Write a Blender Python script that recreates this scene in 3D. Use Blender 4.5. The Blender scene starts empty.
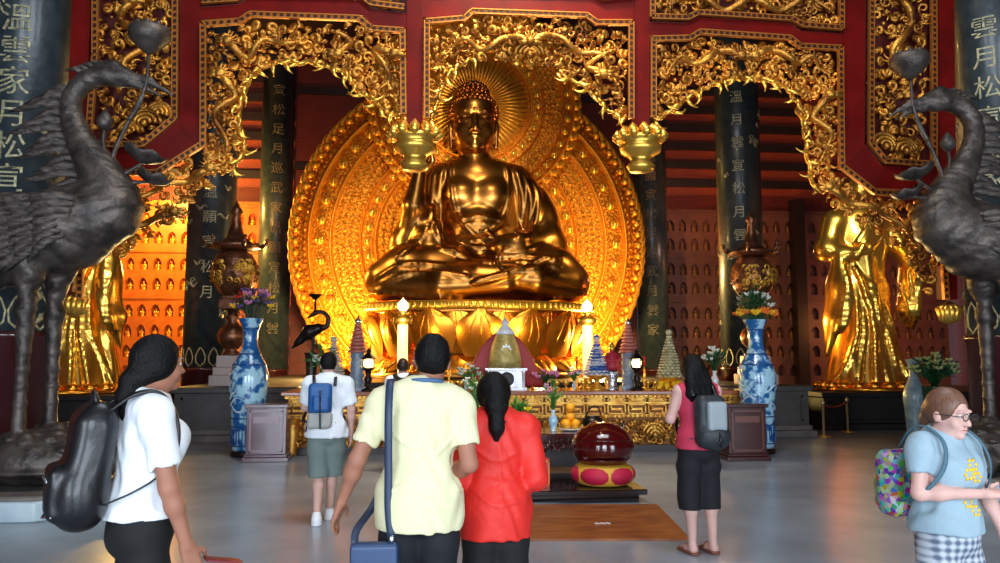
import bpy, math, random
import numpy as np
from mathutils import Vector, Matrix, Euler, Quaternion
PI = math.pi
SC = bpy.context.scene
COL = SC.collection

# ---------------------------------------------------------------- camera
CX, CZ, YAW, PITCH, F = -1.38, 1.6, 0.089, 0.099, 785.0
cd = bpy.data.cameras.new('camera'); cam = bpy.data.objects.new('camera', cd); COL.objects.link(cam)
cd.sensor_width = 36.0; cd.lens = F / 1000 * 36; cd.clip_end = 200
cam.location = (CX, 0, CZ); cam.rotation_euler = (PI / 2 + PITCH, 0, -YAW)
SC.camera = cam

# ---------------------------------------------------------------- world, exposure, large lights
SC.view_settings.view_transform = 'Standard'; SC.view_settings.look = 'None'
SC.view_settings.gamma = 1; SC.view_settings.use_curve_mapping = False
SC.view_settings.exposure = 0.0
wd = bpy.data.worlds.new('world'); SC.world = wd; wd.use_nodes = True
bg = wd.node_tree.nodes['Background']; bg.inputs[0].default_value = (0.62, 0.72, 0.86, 1); bg.inputs[1].default_value = 0.9

def area(name, loc, rot, sx, sy, power, color, spread=PI):
    l = bpy.data.lights.new(name, 'AREA'); l.shape = 'RECTANGLE'; l.size = sx; l.size_y = sy
    l.energy = power; l.color = color; l.spread = spread
    o = bpy.data.objects.new(name, l); COL.objects.link(o); o.location = loc; o.rotation_euler = rot
    return o
def point(name, loc, power, color, r=0.12):
    l = bpy.data.lights.new(name, 'POINT'); l.energy = power; l.color = color; l.shadow_soft_size = r
    o = bpy.data.objects.new(name, l); COL.objects.link(o); o.location = loc; return o
def spot(name, loc, target, power, color, angle, blend=0.6, r=0.15):
    l = bpy.data.lights.new(name, 'SPOT'); l.energy = power; l.color = color; l.spot_size = math.radians(angle)
    l.spot_blend = blend; l.shadow_soft_size = r
    o = bpy.data.objects.new(name, l); COL.objects.link(o); o.location = loc
    o.rotation_euler = (Vector(target) - Vector(loc)).to_track_quat('-Z', 'Y').to_euler(); return o
WARM = (1.0, 0.62, 0.22); AMBER = (1.0, 0.47, 0.10); DAY = (0.78, 0.88, 1.0)
# daylight through the three tall doorways behind the photographer
area('doorway_daylight', (0.0, -5.6, 3.0), (PI / 2, 0, 0), 4.4, 5.2, 900, DAY)
area('doorway_daylight', (-7.2, -5.6, 2.6), (PI / 2, 0, 0), 3.6, 4.8, 700, DAY)
area('doorway_daylight', (7.2, -5.6, 2.6), (PI / 2, 0, 0), 3.6, 4.8, 560, DAY)
# added overhead fill and the warm floodlights of the shrine
area('added_top_fill', (0.0, 4.5, 12.8), (0, 0, 0), 7.0, 4.0, 700, (0.86, 0.92, 1.0))  # unseen cool panel added overhead to brighten floor and visitors
point('throne_floodlight', (-4.4, 23.6, 2.0), 1350, (1.0, 0.68, 0.22), 0.18)
point('throne_floodlight', (3.9, 23.6, 2.0), 1350, (1.0, 0.68, 0.22), 0.18)
point('throne_floodlight', (1.45, 20.2, 2.0), 130, (1.0, 0.66, 0.25), 0.10)
point('throne_floodlight', (-1.9, 20.2, 1.9), 60, (1.0, 0.60, 0.22), 0.10)
spot('halo_floodlight', (-5.4, 21.4, 6.2), (-2.2, 26.0, 4.6), 420, (1.0, 0.70, 0.28), 80)
spot('halo_floodlight', (5.2, 21.4, 6.2), (2.4, 26.0, 4.6), 420, (1.0, 0.70, 0.28), 80)
spot('shrine_ceiling_light', (0.0, 16.5, 12.8), (0, 24.2, 6.0), 1000, (1.0, 0.76, 0.50), 60)
point('niche_wall_lamp', (-11.2, 28.2, 7.6), 1500, (1.0, 0.62, 0.13), 0.3)
point('niche_wall_lamp', (-8.9, 27.4, 5.2), 700, (1.0, 0.54, 0.10), 0.3)
point('niche_wall_lamp', (15.5, 27.5, 3.0), 200, (1.0, 0.35, 0.10), 0.3)
point('niche_wall_lamp', (8.6, 26.5, 5.0), 70, (1.0, 0.6, 0.45), 0.3)
spot('roof_uplight', (-7.6, 25.5, 6.5), (-8.4, 30.0, 9.5), 520, (1.0, 0.50, 0.12), 95)
spot('roof_uplight', (8.4, 25.0, 6.5), (9.8, 30.0, 9.8), 420, (1.0, 0.36, 0.12), 95)
spot('fret_uplight', (-5.6, 13.0, 2.3), (-5.4, 10.7, 5.0), 380, (1.0, 0.70, 0.28), 95)
spot('fret_uplight', (5.2, 13.2, 2.3), (4.9, 10.7, 5.0), 300, (1.0, 0.66, 0.26), 95)
spot('fret_downlight', (0.0, 6.8, 9.6), (0.0, 10.64, 5.6), 520, (1.0, 0.80, 0.52), 130)
spot('statue_light', (8.0, 13.6, 6.6), (9.2, 18.5, 4.0), 900, (1.0, 0.84, 0.56), 50)
spot('statue_light', (-8.0, 13.6, 6.6), (-9.2, 18.5, 3.4), 800, (1.0, 0.84, 0.56), 50)
spot('statue_side_lamp', (7.5, 19.6, 2.6), (9.1, 18.5, 3.0), 420, (1.0, 0.36, 0.06), 100)
spot('added_face_fill', (0.6, 11.6, 4.7), (-0.3, 24.2, 8.4), 5500, (1.0, 0.84, 0.62), 19)  # unseen spot added in front to brighten the Buddha's face
spot('altar_light', (0.0, 9.2, 9.4), (0.0, 13.6, 0.9), 2000, (1.0, 0.84, 0.58), 60)

# ---------------------------------------------------------------- picture -> place
def ray(u, v):
    xc, zc = (u - 500) / F, (281.5 - v) / F
    d = math.cos(PITCH) - zc * math.sin(PITCH); z = zc * math.cos(PITCH) + math.sin(PITCH)
    return (xc * math.cos(YAW) + d * math.sin(YAW), -xc * math.sin(YAW) + d * math.cos(YAW), z)
def W(u, v, Y):
    r = ray(u, v); t = Y / r[1]; return Vector((CX + r[0] * t, Y, CZ + r[2] * t))
def G(u, v, z=0.0):
    r = ray(u, v); t = (z - CZ) / r[2]; return Vector((CX + r[0] * t, r[1] * t, z))

# ---------------------------------------------------------------- materials
MATS = {}
def lin(c):
    return tuple(((x / 12.92) if x <= 0.04045 else ((x + 0.055) / 1.055) ** 2.4) for x in c)
def mat(name, col, rough=0.5, metal=0.0, col2=None, scale=6.0, bump=0.0, bscale=None, detail=4.0, emit=0.0,
        tex='noise', stretch=(1, 1, 1), coat=0.0, trans=0.0, lo=0.35, hi=0.65, spec=None, ecol=None):
    """colours are display (sRGB) values"""
    if name in MATS: return MATS[name]
    m = bpy.data.materials.new(name); m.use_nodes = True; MATS[name] = m
    nt = m.node_tree; b = nt.nodes['Principled BSDF']; L = nt.links.new
    b.inputs['Base Color'].default_value = lin(col) + (1,)
    b.inputs['Roughness'].default_value = rough; b.inputs['Metallic'].default_value = metal
    b.inputs['Coat Weight'].default_value = coat; b.inputs['Coat Roughness'].default_value = 0.08
    b.inputs['Transmission Weight'].default_value = trans
    if spec is not None: b.inputs['Specular IOR Level'].default_value = spec
    if emit:
        b.inputs['Emission Color'].default_value = lin(ecol or col) + (1,); b.inputs['Emission Strength'].default_value = emit
    if col2 or bump:
        tc = nt.nodes.new('ShaderNodeTexCoord'); mp = nt.nodes.new('ShaderNodeMapping'); mp.inputs['Scale'].default_value = stretch
        L(tc.outputs['Object'], mp.inputs[0])
        def texnode(kind, s):
            if kind == 'voronoi':
                t = nt.nodes.new('ShaderNodeTexVoronoi'); t.inputs['Scale'].default_value = s; o = t.outputs['Distance']
            elif kind == 'wave':
                t = nt.nodes.new('ShaderNodeTexWave'); t.inputs['Scale'].default_value = s; t.inputs['Distortion'].default_value = 6; t.inputs['Detail'].default_value = 3; o = t.outputs['Fac']
            else:
                t = nt.nodes.new('ShaderNodeTexNoise'); t.inputs['Scale'].default_value = s; t.inputs['Detail'].default_value = detail; o = t.outputs['Fac']
            L(mp.outputs[0], t.inputs['Vector']); return o
        if col2:
            r = nt.nodes.new('ShaderNodeValToRGB'); r.color_ramp.elements[0].position = lo; r.color_ramp.elements[1].position = hi
            r.color_ramp.elements[0].color = lin(col) + (1,); r.color_ramp.elements[1].color = lin(col2) + (1,)
            L(texnode(tex, scale), r.inputs[0]); L(r.outputs[0], b.inputs['Base Color'])
        if bump:
            bn = nt.nodes.new('ShaderNodeBump'); bn.inputs['Strength'].default_value = bump; bn.inputs['Distance'].default_value = 0.05
            L(texnode(tex if bscale is None or tex != 'noise' else 'noise', bscale or scale), bn.inputs['Height']); L(bn.outputs[0], b.inputs['Normal'])
    return m

# ---------------------------------------------------------------- meshes
def fastmesh(name, V, Q, smooth=True):
    me = bpy.data.meshes.new(name); V = np.asarray(V, np.float32); Q = np.asarray(Q, np.int32)
    k = Q.shape[1] if len(Q) else 4
    me.vertices.add(len(V)); me.vertices.foreach_set('co', V.ravel())
    me.loops.add(Q.size); me.loops.foreach_set('vertex_index', Q.ravel())
    me.polygons.add(len(Q)); me.polygons.foreach_set('loop_start', np.arange(0, Q.size, k, dtype=np.int32))
    me.polygons.foreach_set('use_smooth', np.full(len(Q), smooth)); me.update(calc_edges=True); me.validate()
    return me
def link(name, me, m=None, parent=None):
    o = bpy.data.objects.new(name, me); COL.objects.link(o)
    if m is not None:
        for x in (m if isinstance(m, (list, tuple)) else [m]): me.materials.append(x)
    if parent is not None: o.parent = parent
    return o
def tag(o, label=None, cat=None, group=None, kind=None):
    if label: o['label'] = label
    if cat: o['category'] = cat
    if group: o['group'] = group
    if kind: o['kind'] = kind
    return o
def thing(name, label, cat, loc=(0, 0, 0), rz=0.0, group=None):
    o = bpy.data.objects.new(name, None); COL.objects.link(o); o.location = loc; o.rotation_euler = (0, 0, rz)
    o.empty_display_size = 0.1
    return tag(o, label, cat, group)
def copy_tree(o, parent=None):
    c = o.copy(); COL.objects.link(c); c.parent = parent
    for ch in [x for x in COL.objects if x.parent == o]: copy_tree(ch, c)
    return c

class MB:
    """collects shapes for ONE mesh object"""
    def __init__(s): s.v = []; s.f = []; s.sm = []; s.mi = []; s.cur = 0
    def add(s, V, Fs, smooth=False):
        n = len(s.v); s.v += [tuple(p) for p in V]
        for q in Fs: s.f.append([i + n for i in q]); s.sm.append(smooth); s.mi.append(s.cur)
        return s
    def box(s, c, h, rz=0.0, M=None):
        c = Vector(c); R = M or Matrix.Rotation(rz, 3, 'Z'); V = []
        for z in (-1, 1):
            for x, y in ((-1, -1), (1, -1), (1, 1), (-1, 1)): V.append(c + R @ Vector((x * h[0], y * h[1], z * h[2])))
        return s.add(V, [(3, 2, 1, 0), (4, 5, 6, 7), (0, 1, 5, 4), (1, 2, 6, 5), (2, 3, 7, 6), (3, 0, 4, 7)])
    def box2(s, a, b):
        a = Vector(a); b = Vector(b); return s.box((a + b) / 2, [abs(x) / 2 for x in (b - a)])
    def lathe(s, prof, c=(0, 0, 0), n=24, axis='Z', sq=None, phase=0.0, caps=True):
        """prof: (radius, height) pairs. axis Y puts the profile along -Y (towards the viewer)"""
        c = Vector(c); V = []; Fs = []
        for r, z in prof:
            for i in range(n):
                a = 2 * PI * i / n + phase; k = 1.0
                if sq: k = sq(a)
                x, y = r * k * math.cos(a), r * k * math.sin(a)
                V.append(c + (Vector((x, y, z)) if axis == 'Z' else Vector((x, -z, y))))
        for j in range(len(prof) - 1):
            for i in range(n):
                i2 = (i + 1) % n; Fs.append((j * n + i, j * n + i2, (j + 1) * n + i2, (j + 1) * n + i))
        s.add(V, Fs, True)
        m = len(s.v) - len(V)
        if not caps: return s
        s.f.append([m + i for i in reversed(range(n))]); s.sm.append(False); s.mi.append(s.cur)
        s.f.append([m + (len(prof) - 1) * n + i for i in range(n)]); s.sm.append(False); s.mi.append(s.cur)
        return s
    def tube(s, P, R, n=6, flat=1.0, up=None, cap=True):
        P = [Vector(p) for p in P]; m = len(P)
        if not isinstance(R, (list, tuple)): R = [R] * m
        R = [float(q) for q in R]
        V = []; Fs = []; prev = None
        for i in range(m):
            t = (P[min(i + 1, m - 1)] - P[max(i - 1, 0)])
            t = t.normalized() if t.length > 1e-9 else Vector((0, 0, 1))
            if prev is None:
                a = Vector(up) if up else (Vector((0, 1, 0)) if abs(t.y) < 0.9 else Vector((1, 0, 0)))
            else: a = prev
            a = (a - t * a.dot(t)); a = a.normalized() if a.length > 1e-6 else t.orthogonal().normalized()
            prev = a; b = t.cross(a)
            for k in range(n):
                g = 2 * PI * k / n; V.append(P[i] + R[i] * (a * math.cos(g) * flat + b * math.sin(g)))
        for j in range(m - 1):
            for k in range(n):
                k2 = (k + 1) % n; Fs.append((j * n + k, j * n + k2, (j + 1) * n + k2, (j + 1) * n + k))
        if cap: Fs.append(tuple(reversed(range(n)))); Fs.append(tuple((m - 1) * n + k for k in range(n)))
        return s.add(V, Fs, True)
    def ball(s, c, r, nu=10, nv=6, M=None):
        if not isinstance(r, (list, tuple)): r = (r, r, r)
        c = Vector(c); V = []; Fs = []
        def T(p): p = Vector(p); return c + (M @ p if M is not None else p)
        V.append(T((0, 0, -r[2])))
        for j in range(1, nv):
            t = -PI / 2 + PI * j / nv
            for i in range(nu):
                a = 2 * PI * i / nu; V.append(T((r[0] * math.cos(t) * math.cos(a), r[1] * math.cos(t) * math.sin(a), r[2] * math.sin(t))))
        V.append(T((0, 0, r[2]))); top = len(V) - 1
        for i in range(nu):
            i2 = (i + 1) % nu; Fs.append((0, 1 + i2, 1 + i)); Fs.append((top, top - nu + i, top - nu + i2))
            for j in range(nv - 2): Fs.append((1 + j * nu + i, 1 + j * nu + i2, 1 + (j + 1) * nu + i2, 1 + (j + 1) * nu + i))
        return s.add(V, Fs, True)
    def prism(s, pts, d):
        """closed outline in space (convex or star-shaped enough for an n-gon), extruded by vector d"""
        pts = [Vector(p) for p in pts]; n = len(pts); d = Vector(d)
        return s.add(pts + [p + d for p in pts], [tuple(range(n)), tuple(reversed(range(n, 2 * n)))] + [((i + 1) % n, i, n + i, n + (i + 1) % n) for i in range(n)])
    def build(s, name, m, parent=None, bevel=0.0):
        me = bpy.data.meshes.new(name); me.from_pydata(s.v, [], s.f)
        me.polygons.foreach_set('use_smooth', s.sm); me.polygons.foreach_set('material_index', s.mi)
        me.update(); o = link(name, me, m, parent)
        if bevel:
            b = o.modifiers.new('bevel', 'BEVEL'); b.width = bevel; b.segments = 2; b.limit_method = 'ANGLE'
        return o

def spl(pts, n=6):
    """Catmull-Rom through points"""
    P = [Vector(p) for p in pts]; P = [P[0] * 2 - P[1]] + P + [P[-1] * 2 - P[-2]]; out = []
    for i in range(1, len(P) - 2):
        for j in range(n):
            t = j / n; a, b, c, d = P[i - 1:i + 3]
            out.append(0.5 * ((2 * b) + (c - a) * t + (2 * a - 5 * b + 4 * c - d) * t * t + (3 * b - a - 3 * c + d) * t ** 3))
    out.append(P[-2]); return out
def lerpr(R, n):
    """radii spread over n samples"""
    xs = np.linspace(0, 1, len(R)); return [float(q) for q in np.interp(np.linspace(0, 1, n), xs, R)]

# ---------------------------------------------------------------- distance fields -> one continuous skin
class Field:
    def __init__(s, lo, hi, h):
        s.lo = np.array(lo, float); s.h = h; s.n = np.ceil((np.array(hi, float) - s.lo) / h).astype(int) + 1
        s.f = np.full(s.n, 9.0, np.float32); s.ax = [s.lo[i] + h * np.arange(s.n[i]) for i in range(3)]
    def _put(s, fun, lo, hi, k, op):
        pad = k + 3 * s.h
        i0 = np.clip(np.floor((np.array(lo) - pad - s.lo) / s.h).astype(int), 0, s.n)
        i1 = np.clip(np.ceil((np.array(hi) + pad - s.lo) / s.h).astype(int) + 1, 0, s.n)
        if (i1 <= i0).any(): return s
        sl = tuple(slice(a, b) for a, b in zip(i0, i1))
        X = s.ax[0][sl[0]][:, None, None]; Y = s.ax[1][sl[1]][None, :, None]; Z = s.ax[2][sl[2]][None, None, :]
        d = fun(X, Y, Z).astype(np.float32); a = s.f[sl]
        if k > 0 and op == 'u': hh = np.maximum(k - np.abs(a - d), 0) / k; r = np.minimum(a, d) - hh * hh * k / 4
        if op == 's': d = -d
        if op == 'u': s.f[sl] = r if k > 0 else np.minimum(a, d)
        else:  # max(f, -shape)
            A, B = s.f[sl], d
            if k > 0: hh = np.maximum(k - np.abs(A - B), 0) / k; s.f[sl] = np.maximum(A, B) + hh * hh * k / 4
            else: s.f[sl] = np.maximum(A, B)
        return s
    def cap(s, a, b, ra, rb=None, k=0.03, op='u', sc=(1, 1, 1)):
        rb = ra if rb is None else rb; S = np.array(sc, float); A = np.array(a, float) / S; B = np.array(b, float) / S
        d = B - A; L = max(float(d @ d), 1e-12)
        def fun(X, Y, Z):
            x, y, z = X / S[0] - A[0], Y / S[1] - A[1], Z / S[2] - A[2]
            t = np.clip((x * d[0] + y * d[1] + z * d[2]) / L, 0, 1)
            return (np.sqrt((x - t * d[0]) ** 2 + (y - t * d[1]) ** 2 + (z - t * d[2]) ** 2) - (ra + (rb - ra) * t)) * S.min()
        m = max(ra, rb) * S
        return s._put(fun, np.minimum(A * S, B * S) - m, np.maximum(A * S, B * S) + m, k, op)
    def chain(s, P, R, k=0.03, op='u', sc=(1, 1, 1)):
        for i in range(len(P) - 1): s.cap(P[i], P[i + 1], R[i], R[i + 1], k, op, sc)
        return s
    def ell(s, c, r, k=0.03, op='u', rot=None):
        c = np.array(c, float); r = np.array(r, float)
        R = np.array(Euler(rot).to_matrix()).T if rot is not None else None
        def fun(X, Y, Z):
            x, y, z = X - c[0], Y - c[1], Z - c[2]
            if R is not None: x, y, z = [R[i, 0] * x + R[i, 1] * y + R[i, 2] * z for i in range(3)]
            k0 = np.sqrt((x / r[0]) ** 2 + (y / r[1]) ** 2 + (z / r[2]) ** 2)
            k1 = np.sqrt((x / r[0] ** 2) ** 2 + (y / r[1] ** 2) ** 2 + (z / r[2] ** 2) ** 2) + 1e-6
            return k0 * (k0 - 1) / k1
        m = r if rot is None else np.full(3, r.max())
        return s._put(fun, c - m, c + m, k, op)
    def box(s, c, hf, rr=0.01, k=0.02, op='u', rot=None):
        c = np.array(c, float); b = np.array(hf, float) - rr
        R = np.array(Euler(rot).to_matrix()).T if rot is not None else None
        def fun(X, Y, Z):
            x, y, z = X - c[0], Y - c[1], Z - c[2]
            if R is not None: x, y, z = [R[i, 0] * x + R[i, 1] * y + R[i, 2] * z for i in range(3)]
            qx, qy, qz = np.abs(x) - b[0], np.abs(y) - b[1], np.abs(z) - b[2]
            return np.sqrt(np.maximum(qx, 0) ** 2 + np.maximum(qy, 0) ** 2 + np.maximum(qz, 0) ** 2) + np.minimum(np.maximum(np.maximum(qx, qy), qz), 0) - rr
        m = np.array(hf) if rot is None else np.full(3, np.linalg.norm(hf))
        return s._put(fun, c - m, c + m, k, op)
    def cut(s, nrm, off, k=0.0):
        """keep the side where nrm . p < off"""
        n = np.array(nrm, float); n /= np.linalg.norm(n)
        d = n[0] * s.ax[0][:, None, None] + n[1] * s.ax[1][None, :, None] + n[2] * s.ax[2][None, None, :] - off
        if k > 0: hh = np.maximum(k - np.abs(s.f - d), 0) / k; s.f = (np.maximum(s.f, d) + hh * hh * k / 4).astype(np.float32)
        else: s.f = np.maximum(s.f, d).astype(np.float32)
        return s
    def warp(s, fun):
        """add fun(X,Y,Z) metres to the field: folds and creases"""
        s.f = (s.f + fun(s.ax[0][:, None, None], s.ax[1][None, :, None], s.ax[2][None, None, :])).astype(np.float32); return s
    def hit(s, x, z, side=-1):
        """y of the surface met from side (-1: from -Y)"""
        fx = min(max((x - s.lo[0]) / s.h, 0), s.n[0] - 1.001); fz = min(max((z - s.lo[2]) / s.h, 0), s.n[2] - 1.001); i, k = int(fx), int(fz); fx -= i; fz -= k
        L = s.f[i, :, k] * (1 - fx) * (1 - fz) + s.f[i + 1, :, k] * fx * (1 - fz) + s.f[i, :, k + 1] * (1 - fx) * fz + s.f[i + 1, :, k + 1] * fx * fz
        w = np.where(L < 0)[0]
        if not len(w): return None
        j = w[0] if side < 0 else w[-1]; j2 = int(np.clip(j + (-1 if side < 0 else 1), 0, s.n[1] - 1)); a, b = float(L[j]), float(L[j2])
        t = a / (a - b) if j2 != j and a != b and b < 1 else 0.0
        return float(s.ax[1][j] + (s.ax[1][j2] - s.ax[1][j]) * t)
    def fold(s, pts, r, side=-1, k=0.02, op='u', sink=0.3, n=6):
        """a ridge (op u) or a crease (op s) drawn over the surface through (x, z) points"""
        P = [(p.x, p.z) for p in spl([(a[0], 0, a[1]) for a in pts], n)]; Q = []
        for x, z in P:
            y = s.hit(x, z, side)
            if y is not None: Q.append((x, y + sink * r * (1 if side < 0 else -1), z))
        m = len(Q)
        for i in range(m - 1):
            if abs(Q[i][1] - Q[i + 1][1]) > 12 * r + 0.3 * s.h * 20: continue
            t = (i + 0.5) / m; rr = r * (0.35 + 0.65 * math.sin(PI * min(max(t, 0.02), 0.98)) ** 0.5); s.cap(Q[i], Q[i + 1], rr, rr, k, op)
        return s
    def mesh(s, name, smooth_it=1):
        f = s.f.copy(); f[0] = f[-1] = 1; f[:, 0] = f[:, -1] = 1; f[:, :, 0] = f[:, :, -1] = 1
        ins = f < 0; n = np.array(f.shape) - 1; acc = np.zeros(tuple(n) + (3,), np.float32); cnt = np.zeros(n, np.float32)
        base = [np.arange(m, dtype=np.float32) for m in n]
        quads = []; idx = None
        def sub(a, o): return a[o[0]:o[0] + n[0], o[1]:o[1] + n[1], o[2]:o[2] + n[2]]
        for ax in range(3):
            for p in (0, 1):
                for q in (0, 1):
                    o0 = [0, 0, 0]; o1 = [0, 0, 0]; others = [i for i in range(3) if i != ax]
                    o0[others[0]] = o1[others[0]] = p; o0[others[1]] = o1[others[1]] = q; o1[ax] = 1
                    A, B = sub(f, o0), sub(f, o1); m = (A < 0) != (B < 0)
                    w = np.where(m); t = A[w] / (A[w] - B[w]); add = np.zeros((len(t), 3), np.float32)
                    for i in range(3): add[:, i] = o0[i]
                    add[:, ax] = t; acc[w] += add; cnt[w] += 1
        w = np.where(cnt > 0); V = acc[w] / cnt[w][:, None] + np.stack(w, 1)
        idx = np.full(n, -1, np.int64); idx[w] = np.arange(len(V))
        for ax in range(3):
            b, c = [(1, 2), (2, 0), (0, 1)][ax]
            sl0 = [slice(None)] * 3; sl1 = [slice(None)] * 3; sl0[ax] = slice(0, -1); sl1[ax] = slice(1, None)
            A, B = ins[tuple(sl0)], ins[tuple(sl1)]
            for flip, M in ((False, A & ~B), (True, ~A & B)):
                ww = np.stack(np.where(M), 1)
                if not len(ww): continue
                def cell(db, dc):
                    q = ww.copy(); q[:, b] -= db; q[:, c] -= dc; return idx[q[:, 0], q[:, 1], q[:, 2]]
                Q = np.stack([cell(0, 0), cell(1, 0), cell(1, 1), cell(0, 1)], 1)
                quads.append(Q[:, ::-1] if flip else Q)
        Q = np.concatenate(quads); Q = Q[(Q >= 0).all(1)]; V = V * s.h + s.lo
        for _ in range(smooth_it):
            S = np.zeros_like(V); C = np.zeros(len(V))
            for a, b2 in ((0, 1), (1, 2), (2, 3), (3, 0)):
                np.add.at(S, Q[:, a], V[Q[:, b2]]); np.add.at(S, Q[:, b2], V[Q[:, a]]); np.add.at(C, Q[:, a], 1); np.add.at(C, Q[:, b2], 1)
            V = V * 0.5 + 0.5 * S / np.maximum(C, 1)[:, None]
        return fastmesh(name, V, Q)

def textmesh(chars, size, ext=0.008):
    cu = bpy.data.curves.new('t', 'FONT'); cu.body = chars; cu.size = size; cu.extrude = ext; cu.align_x = 'CENTER'; cu.align_y = 'CENTER'
    o = bpy.data.objects.new('t', cu); COL.objects.link(o); dg = bpy.context.evaluated_depsgraph_get()
    me = bpy.data.meshes.new_from_object(o.evaluated_get(dg)); V = [tuple(v.co) for v in me.vertices]; Fs = [tuple(p.vertices) for p in me.polygons]
    bpy.data.objects.remove(o); bpy.data.curves.remove(cu); bpy.data.meshes.remove(me); return V, Fs
# ================================================================ materials of the place
M_floor = mat('polished_grey_stone', (0.50, 0.54, 0.58), 0.24, 0.0, col2=(0.61, 0.655, 0.70), scale=0.9, detail=8, bump=0.04, bscale=2.5, lo=0.3, hi=0.7)
M_maroon = mat('maroon_lacquer', (0.42, 0.055, 0.04), 0.38, col2=(0.34, 0.045, 0.035), scale=3, spec=0.2)
M_maroon_wall = mat('maroon_boards', (0.42, 0.12, 0.07), 0.55, col2=(0.33, 0.09, 0.05), scale=4, stretch=(1, 1, 6))
M_wood = mat('reddish_wood', (0.62, 0.24, 0.10), 0.5, col2=(0.50, 0.18, 0.08), scale=6, stretch=(1, 1, 8))
M_darkwood = mat('dark_brown_wood', (0.16, 0.09, 0.07), 0.4, col2=(0.11, 0.06, 0.05), scale=5, stretch=(1, 1, 5))
M_column = mat('dark_lacquered_column', (0.15, 0.19, 0.22), 0.34, col2=(0.22, 0.26, 0.27), scale=5, detail=6, bump=0.12, bscale=12, coat=0.15)
M_colred = mat('plum_lacquered_column', (0.27, 0.11, 0.12), 0.25, coat=0.4)
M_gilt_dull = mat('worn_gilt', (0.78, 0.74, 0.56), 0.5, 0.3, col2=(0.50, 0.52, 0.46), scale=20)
M_niche = mat('niche_wall_lit_tint', (0.80, 0.42, 0.12), 0.45, col2=(0.74, 0.36, 0.10), scale=3)  # amber lamplight on this wall is deepened in its base colour
M_niche2 = mat('niche_wall_dim_tint', (0.44, 0.26, 0.22), 0.5, col2=(0.38, 0.22, 0.19), scale=3)  # same niche wall, dimness of the unlit side put into the colour
M_gold_dim = mat('shaded_figure_gilt', (0.62, 0.42, 0.26), 0.45, 0.4)  # darker figure gilt, shade of the dim niches put into its colour
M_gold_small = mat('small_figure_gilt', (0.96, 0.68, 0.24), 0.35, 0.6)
M_stone_dark = mat('dark_plinth_stone', (0.27, 0.25, 0.25), 0.45, col2=(0.33, 0.31, 0.30), scale=5)
M_stone_step = mat('grey_step_stone', (0.45, 0.42, 0.40), 0.5, col2=(0.38, 0.36, 0.35), scale=5)
M_black = mat('near_black_plinth', (0.07, 0.055, 0.055), 0.5)

# ================================================================ room shell
def struct(name, mb, m, parent=None, bevel=0.0, label=None):
    o = mb.build(name, m, parent, bevel)
    if parent is None: tag(o, label, kind='structure')
    return o
XW = 20.0
struct('floor', MB().box2((-XW, -6, -0.2), (XW, 31, 0)), M_floor, label='polished grey stone floor reflecting the daylight and the gilded altar')
mb = MB()
for a, b in ((-XW, -9.2), (-5.2, -2.4), (2.4, 5.2), (9.2, XW)): mb.box2((a, -6.2, 0), (b, -5.95, 6.0))
mb.box2((-XW, -6.2, 6.0), (XW, -5.95, 13.6))
struct('wall_front', mb, M_maroon_wall, label='maroon front wall with three tall doorways behind the visitors')
for s_, nm in ((-1, 'wall_left'), (1, 'wall_right')):
    struct(nm, MB().box2((s_ * XW, -6.2, 0), (s_ * (XW + 0.2), 31, 13.6)), M_maroon_wall, label='side wall of maroon boards of the temple hall')
struct('ceiling', MB().box2((-XW, -6.2, 13.5), (XW, 21.0, 13.7)), M_darkwood, label='dark wooden ceiling of the temple hall')
# sloping rear roof: reddish boards between dark purlins
R0, R1 = Vector((0, 30.75, 8.0)), Vector((0, 29.95, 13.5))
dirn = (R1 - R0).normalized(); nrm = Vector((1, 0, 0)).cross(dirn).normalized()
if nrm.z > 0: nrm = -nrm
Lr = (R1 - R0).length
for xa, xb in ((-XW, -6.2), (6.2, XW)):
    mb = MB()
    for i in range(int(Lr / 0.74) + 1):   # boards, each lapping the next
        a = R0 + dirn * (i * 0.74); b = R0 + dirn * min((i + 1) * 0.74, Lr)
        mb.prism([Vector((xa, a.y, a.z)), Vector((xb, a.y, a.z)), Vector((xb, b.y, b.z)), Vector((xa, b.y, b.z))], -nrm * 0.06)
    slope = struct('wall_louvre', mb, M_wood, label='upper rear wall of reddish boards between dark beams')
    for i in range(1, int(Lr / 0.74) + 1):
        a = R0 + dirn * (i * 0.74) + nrm * 0.10; a = Vector(((xa + xb) / 2, a.y, a.z))
        mb = MB(); MX = Matrix((Vector((1, 0, 0)), dirn, nrm)).transposed()
        mb.box(a, ((xb - xa) / 2, 0.15, 0.18), M=MX); struct('purlin', mb, M_darkwood, slope)
struct('ceiling_shrine', MB().box2((-XW, 21.0, 13.5), (XW, 31.0, 13.7)), M_darkwood, label='dark ceiling above the great Buddha')
# rear wall above the niches
struct('wall_back_upper', MB().box2((-XW, 30.55, 7.2), (XW, 30.8, 8.2)), M_maroon_wall, label='dark boards between the niche wall and the louvred boards')
struct('wall_shrine', MB().box2((-6.4, 28.9, 0), (6.35, 29.15, 13.6)), M_maroon_wall, label='plain maroon board wall standing behind the great golden halo')
mb = MB(); mb.box2((-6.4, 28.78, 8.55), (6.35, 28.9, 8.8)); mb.box2((-6.4, 28.78, 11.4), (6.35, 28.9, 11.65))
struct('trim_1', mb, M_darkwood, label='dark horizontal rails across the maroon board wall')

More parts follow.
